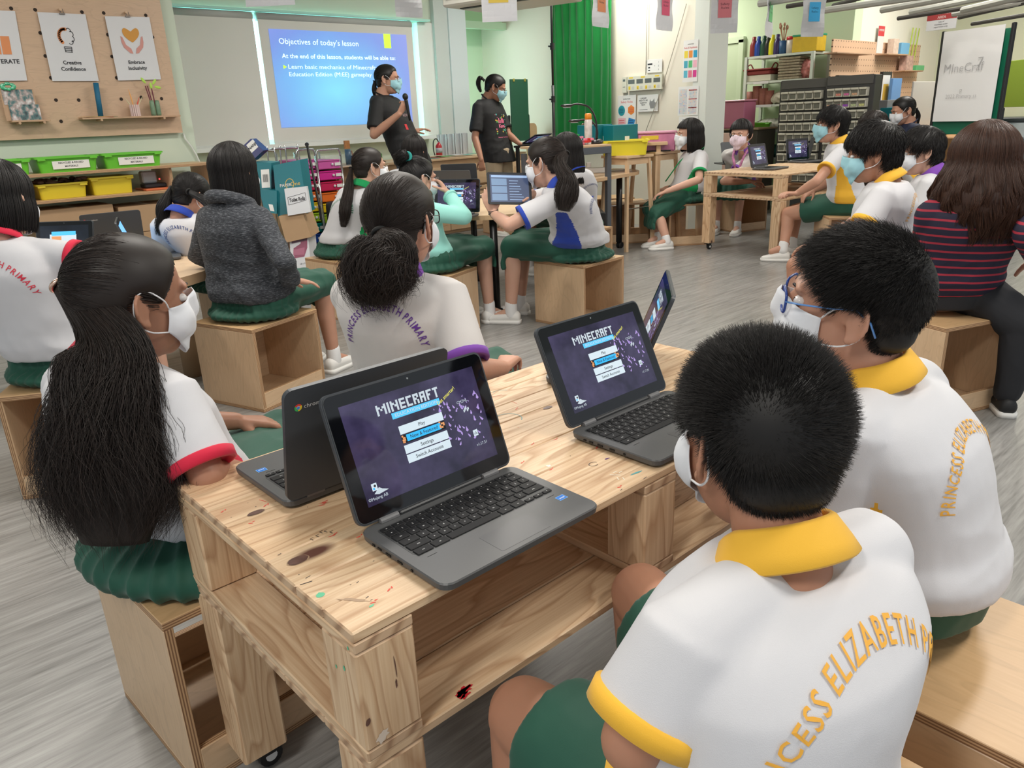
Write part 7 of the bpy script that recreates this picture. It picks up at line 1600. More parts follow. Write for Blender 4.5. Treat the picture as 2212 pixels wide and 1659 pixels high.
for i in range(4): f.rect(w * (.03 + .245 * i), h * .48, w * .19, h * .30, 0, 1); f.rect(w * (.04 + .245 * i), h * .08, w * .06, h * .24, 1, 1); f.text('%d' % (i + 1), w * (.055 + .245 * i), h * .12, h * .12, 2, 2); f.rect(w * (.14 + .245 * i), h * .10, w * .07, h * .2, 3, 1)
for x in (.05, .4, .8): f.rect(w * x, h * .86, w * .12, h * .09, 1, 1)
f.build('panel_face', [M('lcd_grey', (.10, .11, .10), .3), M('sticker_yellow', (.70, .52, .03), .5), INK, M('button_grey', (.50, .50, .46), .5)], o)
o, f, w, h = wall_card('remote_control', 'ivory remote in a holder left of the timer panel', 'remote', ((1345, 167), (1355, 166), (1345, 201)), XW - .006, DEV, .02); f.rect(w * .2, h * .72, w * .5, h * .14, 0); f.rect(w * .2, h * .35, w * .5, h * .04, 0); f.build('remote_face', [M('lcd_grey')], o)
o, f, w, h = wall_card('notice', 'white instruction card with small drawings above the timer panel', 'notice', ((1397, 130), (1431, 127), (1397, 158)), XW, CWH)
f.rect(w * .08, h * .6, w * .3, h * .12, 0); f.rect(w * .12, h * .35, w * .12, h * .1, 0); f.rect(w * .12, h * .15, w * .12, h * .08, 0)
for i in range(3): f.text('123'[i], w * .75, h * (.72 - .28 * i), h * .12, 0)
f.text('>', w * .5, h * .45, h * .12, 0); f.build('notice_print', [INK], o)
o, f, w, h = wall_card('notice', 'Safety Rules notice with teal circle, orange hexagon, pink and blue squares', 'notice', ((1335, 207), (1374, 205), (1335, 284)), XW, CWH)
f.text('INVENTORS', w * .5, h * .88, h * .035, 0, 1, 'c', .01, w * .4); f.text('Safety Rules', w * .5, h * .79, h * .06, 1, 1, 'c', .0, w * .66); f.disc(w * .22, h * .58, w * .19, 2, 1, 20, h * .145); f.poly([(w * .75 + w * .2 * math.cos(a), h * .59 + h * .14 * math.sin(a)) for a in np.linspace(PI / 6, 2 * PI + PI / 6, 7)[:-1]], 3); f.rect(w * .02, h * .10, w * .44, h * .27, 4); f.poly([(w * x, h * y) for x, y in ((.55, .16), (.62, .38), (.98, .32), (.88, .10))], 5)
for k in range(3): f.rect(w * .08, h * (.30 - .06 * k), w * .3, h * .012, 1, 2); f.rect(w * .62, h * (.30 - .06 * k), w * .24, h * .012, 6, 2); f.rect(w * .1, h * (.62 - .05 * k), w * .22, h * .012, 6, 2); f.rect(w * .62, h * (.64 - .05 * k), w * .24, h * .012, 1, 2)
f.build('notice_print', [INK, M('print_red', (.62, .05, .06), .5), M('print_teal', (.02, .28, .34), .5), M('print_orange2', (.72, .22, .03), .5), M('print_rose', (.72, .42, .45), .5), M('print_blue', (.02, .20, .48), .5), M('print_navy', (.02, .05, .15), .5)], o)
o, f, w, h = wall_card('notice', 'white notice about keeping the area clean and tidy with a grey cartoon animal', 'notice', ((1378, 206), (1422, 203), (1379, 242)), XW, CWH)
for i, s in enumerate(('I LIKE MY', 'AREA TO BE', 'CLEAN &', 'TIDY!')): f.text(s, w * .28, h * (.76 - .13 * i), h * .09, 0, 1, 'c', .02)
f.poly([(w * x, h * y) for x, y in ((.58, .45), (.62, .75), (.66, .60), (.74, .62), (.82, .78), (.84, .55), (.95, .50), (.86, .30), (.80, .18), (.64, .18))], 1); f.rect(w * .1, h * .12, w * .4, h * .02, 0); f.build('notice_print', [INK, M('print_grey', (.22, .22, .22), .5)], o)
for l, pts in (('straight grey cable running up the beige wall from the timer panel', ((1395, 162), (1397, 80), (1398, 0))), ('slanting thin cable crossing the beige wall', ((1383, 318), (1398, 275), (1430, 190), (1460, 90), (1483, 8)))):
    bm = bmesh.new(); tube(bm, [wx(x, y, XW - .012) for x, y in pts], .004, 6); tag(obj('wall_cable', bm, M('cable_grey', (.38, .36, .30), .5), None, True), l, 'cable', 'cables on the beige wall')
wbox('wall_end_pillar', XB - .10, XB + .25, 4.62, 4.78, 0, LH, M('end_pillar', (.64, .67, .62), .6))
XP = XB - .105; 
def strip(name, label, px0, px1, y0, y1, art, mats):
    a, b = fx(px0, y0, XP), fx(px1, y0, XP); zb = fx(px0, y1, XP).z; w = abs(a.y - b.y); h = a.z - zb; cy = (a.y + b.y) / 2
    o = tag(obj(name, B((XP, cy, (a.z + zb) / 2), (.002, w, h)), CWH), label, 'poster'); f = Flat((XP - .0012, cy + w / 2, zb), (0, -1, 0), (0, 0, 1), .0006); art(f, w, h); f.build('poster_print', mats, o)
RC = [(.72, .56, .05), (.70, .24, .04), (.02, .30, .50), (.06, .34, .44), (.08, .42, .16), (.72, .38, .46), (.10, .40, .52), (.62, .16, .22), (.58, .04, .24)]
def s1(f, w, h):
    f.text('INVENTORS', w * .5, h * .89, h * .025, 9, 1, 'c', .01, w * .4); f.text('Rules & Regulations', w * .5, h * .80, h * .045, 10, 1, 'c', 0, w * .88)
    for i in range(9): f.rect(w * (.08 + .31 * (i % 3)), h * (.58 - .235 * (i // 3)), w * .25, h * .17, i)
strip('poster', 'tall Rules and Regulations poster with nine coloured cards on the end pillar', 1477, 1509, 88, 178, s1, [M('card_%d' % i, c_, .5) for i, c_ in enumerate(RC)] + [INK, M('print_red')])
def s2(f, w, h):
    r = random.Random(3)
    for i in range(2):
        for j in range(22):
            for k in range(6): f.rect(w * (.06 + .47 * i + .065 * k), h * (.06 + .039 * j), w * .05, h * .028, r.choice([0, 1, 2, 3, 0, 0]))
    for j in (.25, .55, .85): f.rect(w * .52, h * j, w * .4, h * .03, 4)
strip('poster', 'schedule sheet full of small coloured rows below the rules poster', 1466, 1510, 188, 250, s2, [M('cell_grey', (.55, .56, .58), .5), M('cell_teal', (.40, .56, .55), .5), M('cell_peach', (.70, .50, .42), .5), M('cell_blue', (.38, .42, .60), .5), M('print_red')])
strip('poster', 'white notice at the bottom of the end pillar beside the bob-haired girl', 1467, 1508, 252, 330, lambda f, w, h: (f.rect(w * .2, h * .86, w * .7, h * .06, 0), f.rect(w * .1, h * .3, w * .3, h * .4, 1)), [M('print_navy'), M('cell_grey')])
# ================================================================ far right: door, racks, bins, pegboard, flip chart
def lx(px, py, X): p = fx(px, py, X); return p.y, p.z
XD = XK - .02
y0, zt2 = lx(1512, 103, XD); y1, _ = lx(1598, 97, XD)
dr = tag(obj('door_1', B((XD, (y0 + y1) / 2, zt2 / 2), (.04, abs(y0 - y1), zt2), .003), M('door_paint', (.56, .66, .46), .6)), kind='structure')
fr_ = bmesh.new()
for y in (y0 + .04, y1 - .04): box(fr_, (XD - .01, y, zt2 / 2 + .02), (.06, .07, zt2 + .04))
box(fr_, (XD - .01, (y0 + y1) / 2, zt2 + .04), (.06, abs(y0 - y1) + .15, .07)); tag(obj('trim_4', fr_, M('door_frame_paint', (.60, .70, .50), .6)), kind='structure')
a = lx(1538, 148, XD - .03); o = tag(obj('door_sign', B((XD - .024, a[0] - .08, a[1] - .01), (.003, .22, .07)), CWH), 'small white sign with a red symbol on the back door', 'sign'); f = Flat((XD - .026, a[0] + .03, a[1] - .045), (0, -1, 0), (0, 0, 1), .0008); f.disc(.03, .035, .025, 0); f.disc(.03, .035, .017, 1, 2); f.rect(.08, .045, .11, .012, 2); f.rect(.08, .02, .09, .01, 2); f.build('sign_print', [M('print_red'), CWH, INK], o)
XR = 8.95; WM = M('white_metal', (.62, .68, .60), .45)
ya, yb = lx(1609, 200, XR)[0], lx(1750, 200, XR)[0]; rk = thing('metal_rack', 'tall white metal rack filled with craft supplies at the back', 'rack', (XR + .2, (ya + yb) / 2, 0)); RW = ya - yb
zs = [lx(1609, y, XR)[1] for y in (124, 178, 228, 282, 340)]
for s in (-1, 1):
    for d in (-.2, .2): obj('upright', B((d, s * RW / 2, (zs[0]) / 2), (.035, .035, zs[0])), WM, rk)
for z in zs: obj('rack_shelf', B((0, 0, z - .012), (.42, RW, .025)), WM, rk)
for z, dy in zip(zs[:3], (.18, .10, .16)): lo = obj('shelf_label', B((-.215, RW / 2 - dy - .12, z - .015), (.003, .20, .03)), CWH, rk)
def rr_(px, py, row, label, cat, name, build, X=None, **k):
    y = lx(px, py, XR + .05)[0]; t = thing(name, label, cat, (X or XR + .12, y, zs[row] + .0006)); build(t); return t
def bottle(m):
    def f(t): bm = bmesh.new(); lathe(bm, [(.042, 0), (.046, .02), (.046, .13), (.030, .17), (.022, .19), (.024, .225), (.010, .23)], 14); obj('bottle_body', bm, m, t, True)
    return f
for px, c_, l in ((1622, (.22, .02, .02), 'dark red'), (1632, (.01, .05, .30), 'royal blue'), (1644, (.01, .06, .03), 'dark green'), (1653, (.01, .012, .012), 'black'), (1662, (.66, .60, .01), 'yellow'), (1673, (.03, .015, .10), 'dark purple')):
    rr_(px, 100, 0, l + ' paint bottle on the top shelf of the white rack', 'bottle', 'paint_bottle', bottle(M('paint_%s' % l.replace(' ', '_'), c_, .35)))
def brushpot(t):
    bm = bmesh.new(); lathe(bm, [(.045, 0), (.05, .15)], 14); obj('pot_body', bm, M('brush_pot_blue', (.02, .08, .20), .5), t, True)
    for i in range(9): a = random.uniform(0, 6.28); bm = bmesh.new(); e = V((.05 * math.cos(a), .05 * math.sin(a), random.uniform(.26, .33))); tube(bm, [(0, 0, .1), e], .005, 6); ell(bm, e, (.014, .014, .022), None, 8, 6); obj('brush', bm, M('brush_wood', (.40, .20, .12), .5), t)
rr_(1686, 95, 0, 'blue pot full of wooden paint brushes on the white rack', 'pot', 'brush_pot', brushpot)
def tin(t): bm = bmesh.new(); lathe(bm, [(.065, 0), (.068, .16), (.05, .165)], 18); obj('tub_body', bm, M('tin_print', (.62, .55, .50), .4, nz=.35, nscale=18), t, True); bm = bmesh.new(); lathe(bm, [(.071, .15), (.071, .185)], 18); obj('lid', bm, M('red_lid', (.55, .02, .03), .4), t, True)
rr_(1706, 90, 0, 'white printed tub with a red lid on the white rack', 'tub', 'glue_tub', tin)
def ybox(t): obj('box_body', B((0, 0, .085), (.22, .30, .17), .006), M('yellow_print_box', (.66, .44, .02), .5, nz=.2, nscale=14), t); obj('lid', B((0, 0, .178), (.23, .31, .02), .004), M('green_lid', (.02, .32, .16), .5), t)
rr_(1742, 88, 0, 'yellow printed box with a green lid on the white rack', 'box', 'craft_box', ybox)
def basket(t): 
    bm = bmesh.new(); box(bm, (0, 0, .10), (.24, .34, .05), None, .01); box(bm, (0, 0, .135), (.27, .38, .02), None, .008); obj('basket_body', bm, M('red_basket', (.22, .03, .025), .7, nz=.3, nscale=50), t)
    for s in (-1, 1): bm = bmesh.new(); tube(bm, [V(x) for x in bez([(0, s * .12, .14), (0, s * .16, .20), (0, s * .20, .18), (0, s * .18, .13)], 12)], .008, 8); obj('basket_handle', bm, M('red_basket'), t)
    obj('white_tray', B((0, 0, .038), (.22, .36, .07), .004), M('tray_cream', (.62, .60, .48), .5), t)
rr_(1640, 160, 1, 'long red basket on a cream tray on the second shelf of the white rack', 'basket', 'basket', basket)
def egg(t):
    for i in range(8): bm = bmesh.new(); lathe(bm, [(.01, 0), (.01, .001)], 4); bm.free(); obj('egg_tray', B((0, 0, .015 + .031 * i), (.24, .27, .026), .006), M('pulp_grey', (.30, .25, .17), .85, nz=.5, nscale=40), t)
rr_(1708, 150, 1, 'stack of grey pulp egg trays on the second shelf of the white rack', 'tray stack', 'egg_trays', egg)
def bag(m, sz):
    def f(t): bm = bmesh.new(); ell(bm, (0, 0, sz[2]), sz, None, 16, 10); ell(bm, (.02, sz[1] * .5, sz[2] * .8), [s_ * .7 for s_ in sz], None, 14, 8); me = remeshed(bm, .012, 2); wrinkle(me, None, .02, (22, 22, 16), 2); me.name = 'bag_body'; o = link('bag_body', me, m, t)
    return f
rr_(1738, 150, 1, 'clear bag with red and white pieces at the end of the second rack shelf', 'bag', 'plastic_bag', bag(M('bag_red_white', (.55, .20, .18), .4, nz=.8, nscale=30), (.07, .07, .10)))
def cups(t):
    for i in range(4): bm = bmesh.new(); lathe(bm, [(.045, 0), (.055, .16 + .03 * (i % 3))], 12, (0, -.12 + .085 * i, 0)); obj('cup_stack', bm, M('terracotta_cups', (.33, .12, .09), .6, nz=.3, nscale=60), t, True)
rr_(1636, 215, 2, 'terracotta coloured stacks of cups on the third shelf of the white rack', 'cups', 'cup_stacks', cups)
rr_(1690, 215, 2, 'pale lumpy bag on the third shelf of the white rack', 'bag', 'plastic_bag', bag(M('bag_beige', (.50, .46, .36), .6), (.10, .16, .07)))
rr_(1660, 262, 3, 'white plastic bag with dark bits on the fourth rack shelf', 'bag', 'plastic_bag', bag(M('bag_white', (.55, .56, .48), .5), (.12, .20, .06)))
tb_ = tub('lime green tub on the fourth rack shelf', XR + .10, lx(1645, 270, XR + .05)[0], zs[3] + .0006, .30, .26, .09, GT, None, None, math.radians(-90)); tub('yellow tub tucked beside the lime green tub on the rack', XR + .10, lx(1622, 270, XR + .05)[0] + .06, zs[3] + .0006, .14, .24, .08, YT, None, None, math.radians(-90))
rr_(1655, 325, 4, 'dark and teal craft bags on the lowest visible rack shelf', 'bag', 'craft_bag', bag(M('bag_teal_dark', (.03, .14, .12), .6, nz=.9, nscale=16), (.12, .22, .07)))
# bin racks
BINM = M('bin_ivory', (.55, .53, .44), .45); BINF = M('bin_window', (.13, .13, .105), .3); BD = M('rack_steel_dark', (.035, .035, .035), .5)
def bin_rack(label, X, px0, px1, py_top, rows, rowpx, fill=None, group='steel bin racks'):
    ya, yb = lx(px0, py_top, X)[0], lx(px1, py_top, X)[0]; zt_ = lx(px0, py_top, X)[1]; w = ya - yb; t = thing('bin_rack', label, 'rack', (X + .12, (ya + yb) / 2, 0), 0, group)
    obj('rack_frame', B((.02, 0, zt_ / 2 + .03), (.16, w + .09, zt_ + .06), .004), BD, t); obj('header_panel', B((-.064, 0, zt_ + .02), (.012, w + .06, .09), .003), M('rack_header', (.075, .072, .068), .5), t)
    bh = (lx(px0, py_top, X)[1] - lx(px0, py_top + rowpx, X)[1]); bw = w / 5
    me = None
    for r in range(rows):
        for c_ in range(5):
            y = w / 2 - bw * (c_ + .5); z = zt_ - .045 - bh * (r + .5)
            if z < .08: continue
            if me is None:
                bm = bmesh.new(); box(bm, (0, 0, 0), (.13, bw * .90, bh * .80), None, .004); box(bm, (-.072, 0, bh * .30), (.022, bw * .90, bh * .20), None, .004, 0)
                o = obj('bin', bm, BINM, t); me = o.data; 
                bm = bmesh.new(); box(bm, (-.067, 0, -bh * .05), (.006, bw * .70, bh * .46), None, .002); k = obj('bin_window', bm, BINF, o); wme = k.data
                bm = bmesh.new(); box(bm, (-.069, 0, -bh * .18), (.006, bw * .62, bh * .2)); k2 = bpy.data.meshes.new('bin_contents'); bm.to_mesh(k2); bm.free()
            else:
                o = bpy.data.objects.new('bin', me); COL.objects.link(o); o.parent = t; k = bpy.data.objects.new('bin_window', wme); COL.objects.link(k); k.parent = o
            o.location = (-.05, y, z)
            if fill and (r, c_) in fill:
                f_ = bpy.data.objects.new('bin_contents', k2.copy()); f_.data.materials.append(fill[(r, c_)]); COL.objects.link(f_); f_.parent = o
    return t
def fm(n, c_): return M('bin_fill_' + n, c_, .5, nz=.8, nscale=70)
bin_rack('black steel rack of small empty ivory bins beside the white rack', 8.3, 1688, 1776, 188, 9, 22.4)
bin_rack('black steel rack whose ivory bins hold coloured bits, right of the empty one', 8.25, 1788, 1875, 180, 8, 23.5, {(0, 1): fm('orange', (.7, .2, .15)), (0, 2): fm('pink', (.6, .12, .3)), (0, 3): fm('tan', (.55, .33, .2)), (1, 0): fm('peach', (.75, .32, .2)), (1, 1): fm('red', (.65, .05, .12)), (1, 2): fm('violet', (.25, .06, .4)), (1, 3): fm('olive', (.4, .45, .25)), (1, 4): fm('mix', (.5, .5, .2))})
# things in front of the end pillar
o = tag(obj('pink_panel', B((7.62, fx(1522, 370, 7.62).y, .48), (.02, .62, .96), .004), M('pink_board', (.72, .50, .44), .6)), 'tall pale pink panel standing behind the bob-haired girl', 'panel')
cz = fd(1535, 270, 8.6).z
ct = thing('side_cabinet', 'dark low cabinet under the pink box near the back door', 'cabinet', (8.7, fx(1560, 300, 8.5).y, 0)); obj('cabinet_body', B((0, 0, .48), (.42, .95, .96), .005), M('cabinet_dark', (.05, .045, .035), .6), ct); obj('cabinet_top', B((0, 0, .97), (.46, 1.0, .02), .003), M('cabinet_top_wood', (.25, .17, .10), .5), ct)
pk = thing('storage_case', 'translucent pink storage box on the dark cabinet near the back door', 'box', (8.62, fx(1572, 240, 8.5).y, .981)); obj('case_body', B((0, 0, .15), (.26, .46, .30), .01), M('pink_translucent', (.42, .13, .22), .25), pk); obj('case_lid', B((0, 0, .312), (.28, .48, .02), .006), M('pink_lid', (.52, .22, .30), .3), pk)
o = thing('paper_carton', 'teal and white paper carton beside the pink box near the back door', 'box', (8.60, fx(1530, 250, 8.5).y, .981)); obj('carton_lower', B((0, 0, .09), (.2, .22, .18), .003), TC, o); obj('carton_upper', B((0, 0, .23), (.2, .22, .10), .003), WC, o)
tub('lime green tub at the left end of the dark cabinet, above the pink panel', 8.2, fx(1526, 285, 8.2).y, .88, .22, .2, .10, GT, None, None, math.radians(-90)); 
tag(obj('tub_stand', B((8.2, fx(1526, 285, 8.2).y, .4395), (.3, .3, .879), .004), M('cabinet_dark')), 'narrow dark stand under the lime green tub', 'stand')
# side wall pegboard
YPg = 4.33
def ly(px, py, Y=YPg): p = fy(px, py, Y); return p.x, p.z
x0, zt_ = ly(1799, 84); x1, _ = ly(1988, 95); zb = .75
t = NT('pegboard_holes'); v = t.mapn(t.coord(), (16, 1, 16)); fx_ = t.add('ShaderNodeSeparateXYZ', Vector=v); ax_ = t.math('PINGPONG', fx_.outputs[0], .5); az_ = t.math('PINGPONG', fx_.outputs[2], .5); dd = t.math('SQRT', t.math('ADD', t.math('POWER', ax_, 2.), t.math('POWER', az_, 2.)))
t.set(Base__Color=t.mix(t.math('LESS_THAN', dd, .12), c4((.66, .44, .29)), c4((.10, .06, .04))), Roughness=.6); PGM = t.m
pgo = tag(obj('pegboard', B(((x0 + x1) / 2, YPg, (zt_ + zb) / 2), (x1 - x0, .02, zt_ - zb), .002), PGM), 'perforated brown pegboard on the far side wall', 'pegboard')
def shelf_p(l, p0, p1_, py): a, b = ly(p0, py, YPg - .12), ly(p1_, py, YPg - .12); o = tag(obj('peg_shelf', B(((a[0] + b[0]) / 2, YPg - .085, a[1]), (b[0] - a[0], .15, .014), .002), WD), l, 'shelf', 'little shelves on the far pegboard'); return a[1] + .0075
za_ = shelf_p('upper left shelf on the far pegboard casting two shadows', 1801, 1876, 114); zb_2 = shelf_p('upper right shelf on the far pegboard with a blue card', 1910, 1956, 117); zc_ = shelf_p('right shelf on the far pegboard with a green tray', 1948, 1988, 153)
def cube(name, label, cat, px, py, Y, s, m, z=None, par=None): p = fy(px, py, Y); o = tag(obj(name, B((0, 0, s[2] / 2), s, .003), m), label, cat); o.location = (p.x, Y, z if z is not None else p.z); return o
cube('blue_card_box', 'light blue box on the upper right shelf of the far pegboard', 'box', 1946, 115, YPg - .09, (.24, .10, .13), M('sky_box', (.16, .42, .66), .5), zb_2)
cube('paper_ornament', 'cream folded paper ornament on the upper right far shelf', 'ornament', 1928, 112, YPg - .09, (.14, .08, .17), M('cream_paper', (.66, .52, .42), .6, nz=.4, nscale=25), zb_2)
cube('paper_ornament', 'red and white folded ornament on the right far shelf', 'ornament', 1957, 145, YPg - .09, (.22, .09, .17), M('red_cream_paper', (.52, .34, .28), .6, nz=.8, nscale=25), zc_)
cube('green_tray', 'green and white tray on the right far shelf', 'tray', 1979, 150, YPg - .09, (.26, .10, .06), M('tray_green', (.12, .48, .20), .5), zc_)
bm = bmesh.new()
for dx in (-.10, 0, .10): tube(bm, [(dx, 0, 0), (dx + .06, 0, .38)], .008, 6)
o = tag(obj('lime_strips', bm, M('lime_strips', (.42, .55, .08), .5)), 'slanting lime strips pinned to the far pegboard', 'strips'); p = fy(1968, 130, YPg - .03); o.location = (p.x, YPg - .025, p.z)
o = cube('notice', 'red topped white notice hanging in front of the far pegboard', 'notice', 1899, 115, YPg - .013, (.17, .003, .30), CWH); f = Flat(o.location + V((-.085, -.002, .19)), (1, 0, 0), (0, 0, 1), .0006); f.rect(0, 0, .17, .11, 0); f.text('SUPERVISED', .085, .055, .022, 1, 2, 'c', .02, .14); f.build('notice_print', [M('print_red'), CWH], o)
# counter with leaning frames and machines below the pegboard
dk = thing('work_desk', 'orange-brown wooden desk behind the woman in navy', 'desk', (10.4, 3.75, 0)); obj('desk_top', B((0, 0, .87), (2.9, .7, .035), .004), M('desk_orange', (.48, .24, .09), .45, nz=.1), dk)
for sx in (-1.4, 0, 1.4): obj('desk_leg', B((sx, 0, .426), (.06, .6, .852), .004), M('desk_orange'), dk)
DZ = .888
def on_desk(name, label, cat, px, py, s, m, Y=3.9): p = fy(px, py, Y); o = tag(obj(name, B((0, 0, s[2] / 2), s, .004), m), label, cat); o.location = (p.x, Y, DZ); return o
on_desk('framed_card', 'black framed card with a teal and an orange disc leaning below the far pegboard', 'frame', 1823, 150, (.30, .04, .62), M('frame_black', (.015, .015, .016), .4), 4.2)
o = on_desk('white_insert', 'white card with teal and orange ovals in the black frame', 'card', 1823, 150, (.24, .004, .54), CWH, 4.17); o.location.z += .04; f = Flat(o.location + V((-.12, -.003, 0)), (1, 0, 0), (0, 0, 1), .0006); f.disc(.06, .22, .04, 0, 1, 16, .08); f.disc(.18, .22, .04, 1, 1, 16, .08); f.rect(.05, .42, .14, .05, 2); f.build('card_print', [M('print_teal'), M('print_orange2'), M('cell_grey')], o)
on_desk('red_box', 'dark red box below the upper left far shelf', 'box', 1843, 160, (.16, .1, .44), M('dark_red_box', (.30, .015, .02), .4), 4.15)
on_desk('white_carton', 'white carton stack beside the dark red box', 'box', 1856, 160, (.14, .1, .48), CWH, 4.15)
on_desk('framed_card', 'black framed card with yellow and pink notes leaning right of the bin racks', 'frame', 1912, 180, (.26, .04, .66), M('frame_black'), 4.15)
o = on_desk('white_insert', 'white card with a yellow and a pink note in the right black frame', 'card', 1914, 180, (.20, .004, .58), CWH, 4.12); o.location.z += .04; f = Flat(o.location + V((-.10, -.003, 0)), (1, 0, 0), (0, 0, 1), .0006); f.rect(.03, .30, .14, .18, 0); f.rect(.03, .06, .14, .16, 1); f.build('card_print', [M('print_ochre2', (.66, .42, .06), .5), M('print_rose')], o)
on_desk('blue_folder', 'pale blue folder standing between the frame and the white board', 'folder', 1935, 180, (.26, .04, .58), M('folder_blue', (.12, .28, .58), .45), 4.05)
o = on_desk('printer_machine', 'grey and glass desktop machine with a blue tube beside the bin racks', 'machine', 1903, 210, (.34, .3, .34), M('machine_grey', (.20, .21, .22), .35), 3.9)
on_desk('teal_carton_small', 'teal carton behind the woman in navy', 'box', 1927, 205, (.20, .14, .26), TC, 3.75)
on_desk('white_board_panel', 'blank white rounded board leaning left of the flip chart', 'board', 1992, 215, (.62, .02, .52), M('whiteboard_grey', (.56, .54, .52), .4), 3.6)
on_desk('tool_tray', 'tray of yellow and black tools behind the woman in navy', 'tray', 1955, 215, (.34, .2, .20), M('tools_mix', (.20, .17, .10), .5, nz=.9, nscale=25), 4.0)
# flip chart
Pf = [fd(x, y, d) for x, y, d in ((2036, 78, 7.2), (2186, 66, 6.6), (2150, 262, 6.6), (2011, 293, 7.2))]
u = V((Pf[1].x - Pf[0].x, Pf[1].y - Pf[0].y, 0)).normalized(); fw_ = (V((Pf[1].x, Pf[1].y, 0)) - V((Pf[0].x, Pf[0].y, 0))).length; zt_ = Pf[0].z; zb = fd(2011, 293, 7.2).z
t = thing('flip_chart', 'green flip chart stand with a sheet of faint handwriting', 'flip chart', (Pf[0].x, Pf[0].y, 0)); ang = math.atan2(u.y, u.x); t.rotation_euler = (0, 0, ang)
obj('green_board', B((fw_ / 2, .02, (zt_ + zb) / 2), (fw_, .02, zt_ - zb), .004), M('flip_green', (.005, .14, .075), .5), t)
for s in (0, 1): obj('side_post', B((fw_ * s, .03, .56), (.045, .045, 1.12), .01), M('stand_black'), t); obj('upper_rail', B((fw_ * s, .02, (zt_ + .9) / 2 + .02), (.03, .04, zt_ - .86), .006), M('stand_black'), t)
obj('base_bar', B((fw_ / 2, .03, .03), (fw_ + .1, .5, .04), .01), M('stand_black'), t); obj('cross_bar', B((fw_ / 2, .03, .62), (fw_, .03, .04), .006), M('stand_black'), t)
ph_ = (zt_ - zb) * .90; pp = obj('paper_sheet', B((fw_ * .5, -.030, zt_ + .03 - ph_ / 2), (fw_ * .88, .004, ph_), .0005), M('flip_paper', (.80, .79, .79), .6), t)
bpy.context.view_layer.update(); f = Flat(t.matrix_world @ V((0, -.046, 0)), u, (0, 0, 1), .0); PC = M('faint_pencil', (.42, .41, .42), .6)
for s, x, z, h in (('MIneCraf', .10, zt_ - .33, .075), ('7', .44, zt_ - .30, .085), ('2022 Primary ss', .16, zt_ - .56, .035), ('P', .30, zt_ - .52, .04)): f.text(s, x, z, h, 0, 1, 'l', -.01)
for p in f.vs: pass
f.build('handwriting', [PC], t)
cb_ = tag(obj('wood_cabinet', B((9.2, 3.0, .42), (.8, .5, .84), .01), M('desk_orange')), 'orange wooden cabinet behind the flip chart legs', 'cabinet')
# green pinboard and printer at the right edge
p0 = fd(2170, 133, 8.6); p1b = fd(2260, 128, 8.0); u = V((p1b.x - p0.x, p1b.y - p0.y, 0)); L = u.length; z0_ = fd(2165, 232, 8.6).z
o = tag(obj('pinboard', B((L / 2, 0, (p0.z + z0_) / 2), (L, .03, p0.z - z0_), .003), M('pinboard_green', (.17, .26, .02), .8)), 'olive green pinboard at the right edge of the picture', 'pinboard'); o.location = (p0.x, p0.y, 0); o.rotation_euler = (0, 0, math.atan2(u.y, u.x))
pr_ = fd(2185, 262, 7.4); t = thing('printer', 'grey and white printer on a dark stand below the green pinboard', 'printer', (pr_.x, pr_.y, 0)); obj('printer_body', B((0, 0, .90), (.45, .4, .16), .02), M('printer_white', (.52, .55, .56), .4), t); obj('printer_lid', B((0, 0, 1.0), (.47, .42, .04), .01), M('printer_dark', (.05, .055, .06), .4), t); obj('printer_stand', B((0, 0, .41), (.5, .45, .82), .01), M('stand_dark_grey', (.10, .11, .11), .5), t)
# ================================================================ stools, grey desk and what they carry
def stool(label, px, py, z=.62, dpt=6.9, rz=0, top=.34):
    p = fd(px, py, dpt); z = p.z; t = thing('wooden_stool', label, 'stool', (p.x, p.y, 0), rz, 'tall wooden stools'); obj('seat', B((0, 0, z - .012), (top, top, .024), .003), LP, t)
    for sx in (-1, 1):
        for sy in (-1, 1): bm = bmesh.new(); tube(bm, [(sx * top * .52, sy * top * .52, 0), (sx * top * .40, sy * top * .40, z - .024)], .020, 4); obj('leg', bm, LP, t)
    for s in (-1, 1): obj('apron', B((0, s * top * .40, z - .055), (top * .78, .018, .05)), LP, t); obj('apron', B((s * top * .40, 0, z - .055), (.018, top * .78, .05)), LP, t); bm = bmesh.new(); tube(bm, [(-top * .44, s * top * .44, z * .45), (top * .44, s * top * .44, z * .45)], .006, 8); obj('stretcher', bm, M('chrome'), t)
    return t, z, p
_, zS1, pS1 = stool('tall wooden stool under the yellow tub', 1355, 334, dpt=6.95, rz=math.radians(-6)); _, zS2, pS2 = stool('tall wooden stool under the pink sewing kit box', 1415, 326, dpt=7.25, rz=math.radians(-6))
tub('bright yellow tub on the tall wooden stool by the beige wall', pS1.x - .02, pS1.y + .02, zS1 + .0006, .42, .30, .13, M('bright_yellow_tub', (.74, .62, .03), .35), None, None, math.radians(-48))
t = thing('sewing_kit', 'translucent pink sewing kit box with a yellow label on the tall stool', 'box', (pS2.x, pS2.y, zS2 + .0006), math.radians(-48)); obj('case_body', B((0, 0, .08), (.36, .24, .16), .012), M('pink_case', (.60, .22, .36), .2, nz=.3, nscale=12), t); obj('case_lid', B((0, 0, .17), (.38, .26, .02), .006), M('pink_lid2', (.68, .34, .46), .25), t); obj('case_label', B((-.06, -.124, .125), (.16, .002, .035)), M('sticker_yellow'), t); obj('scissors', B((-.02, -.17, .006), (.30, .03, .012), .004), M('stand_black'), t)
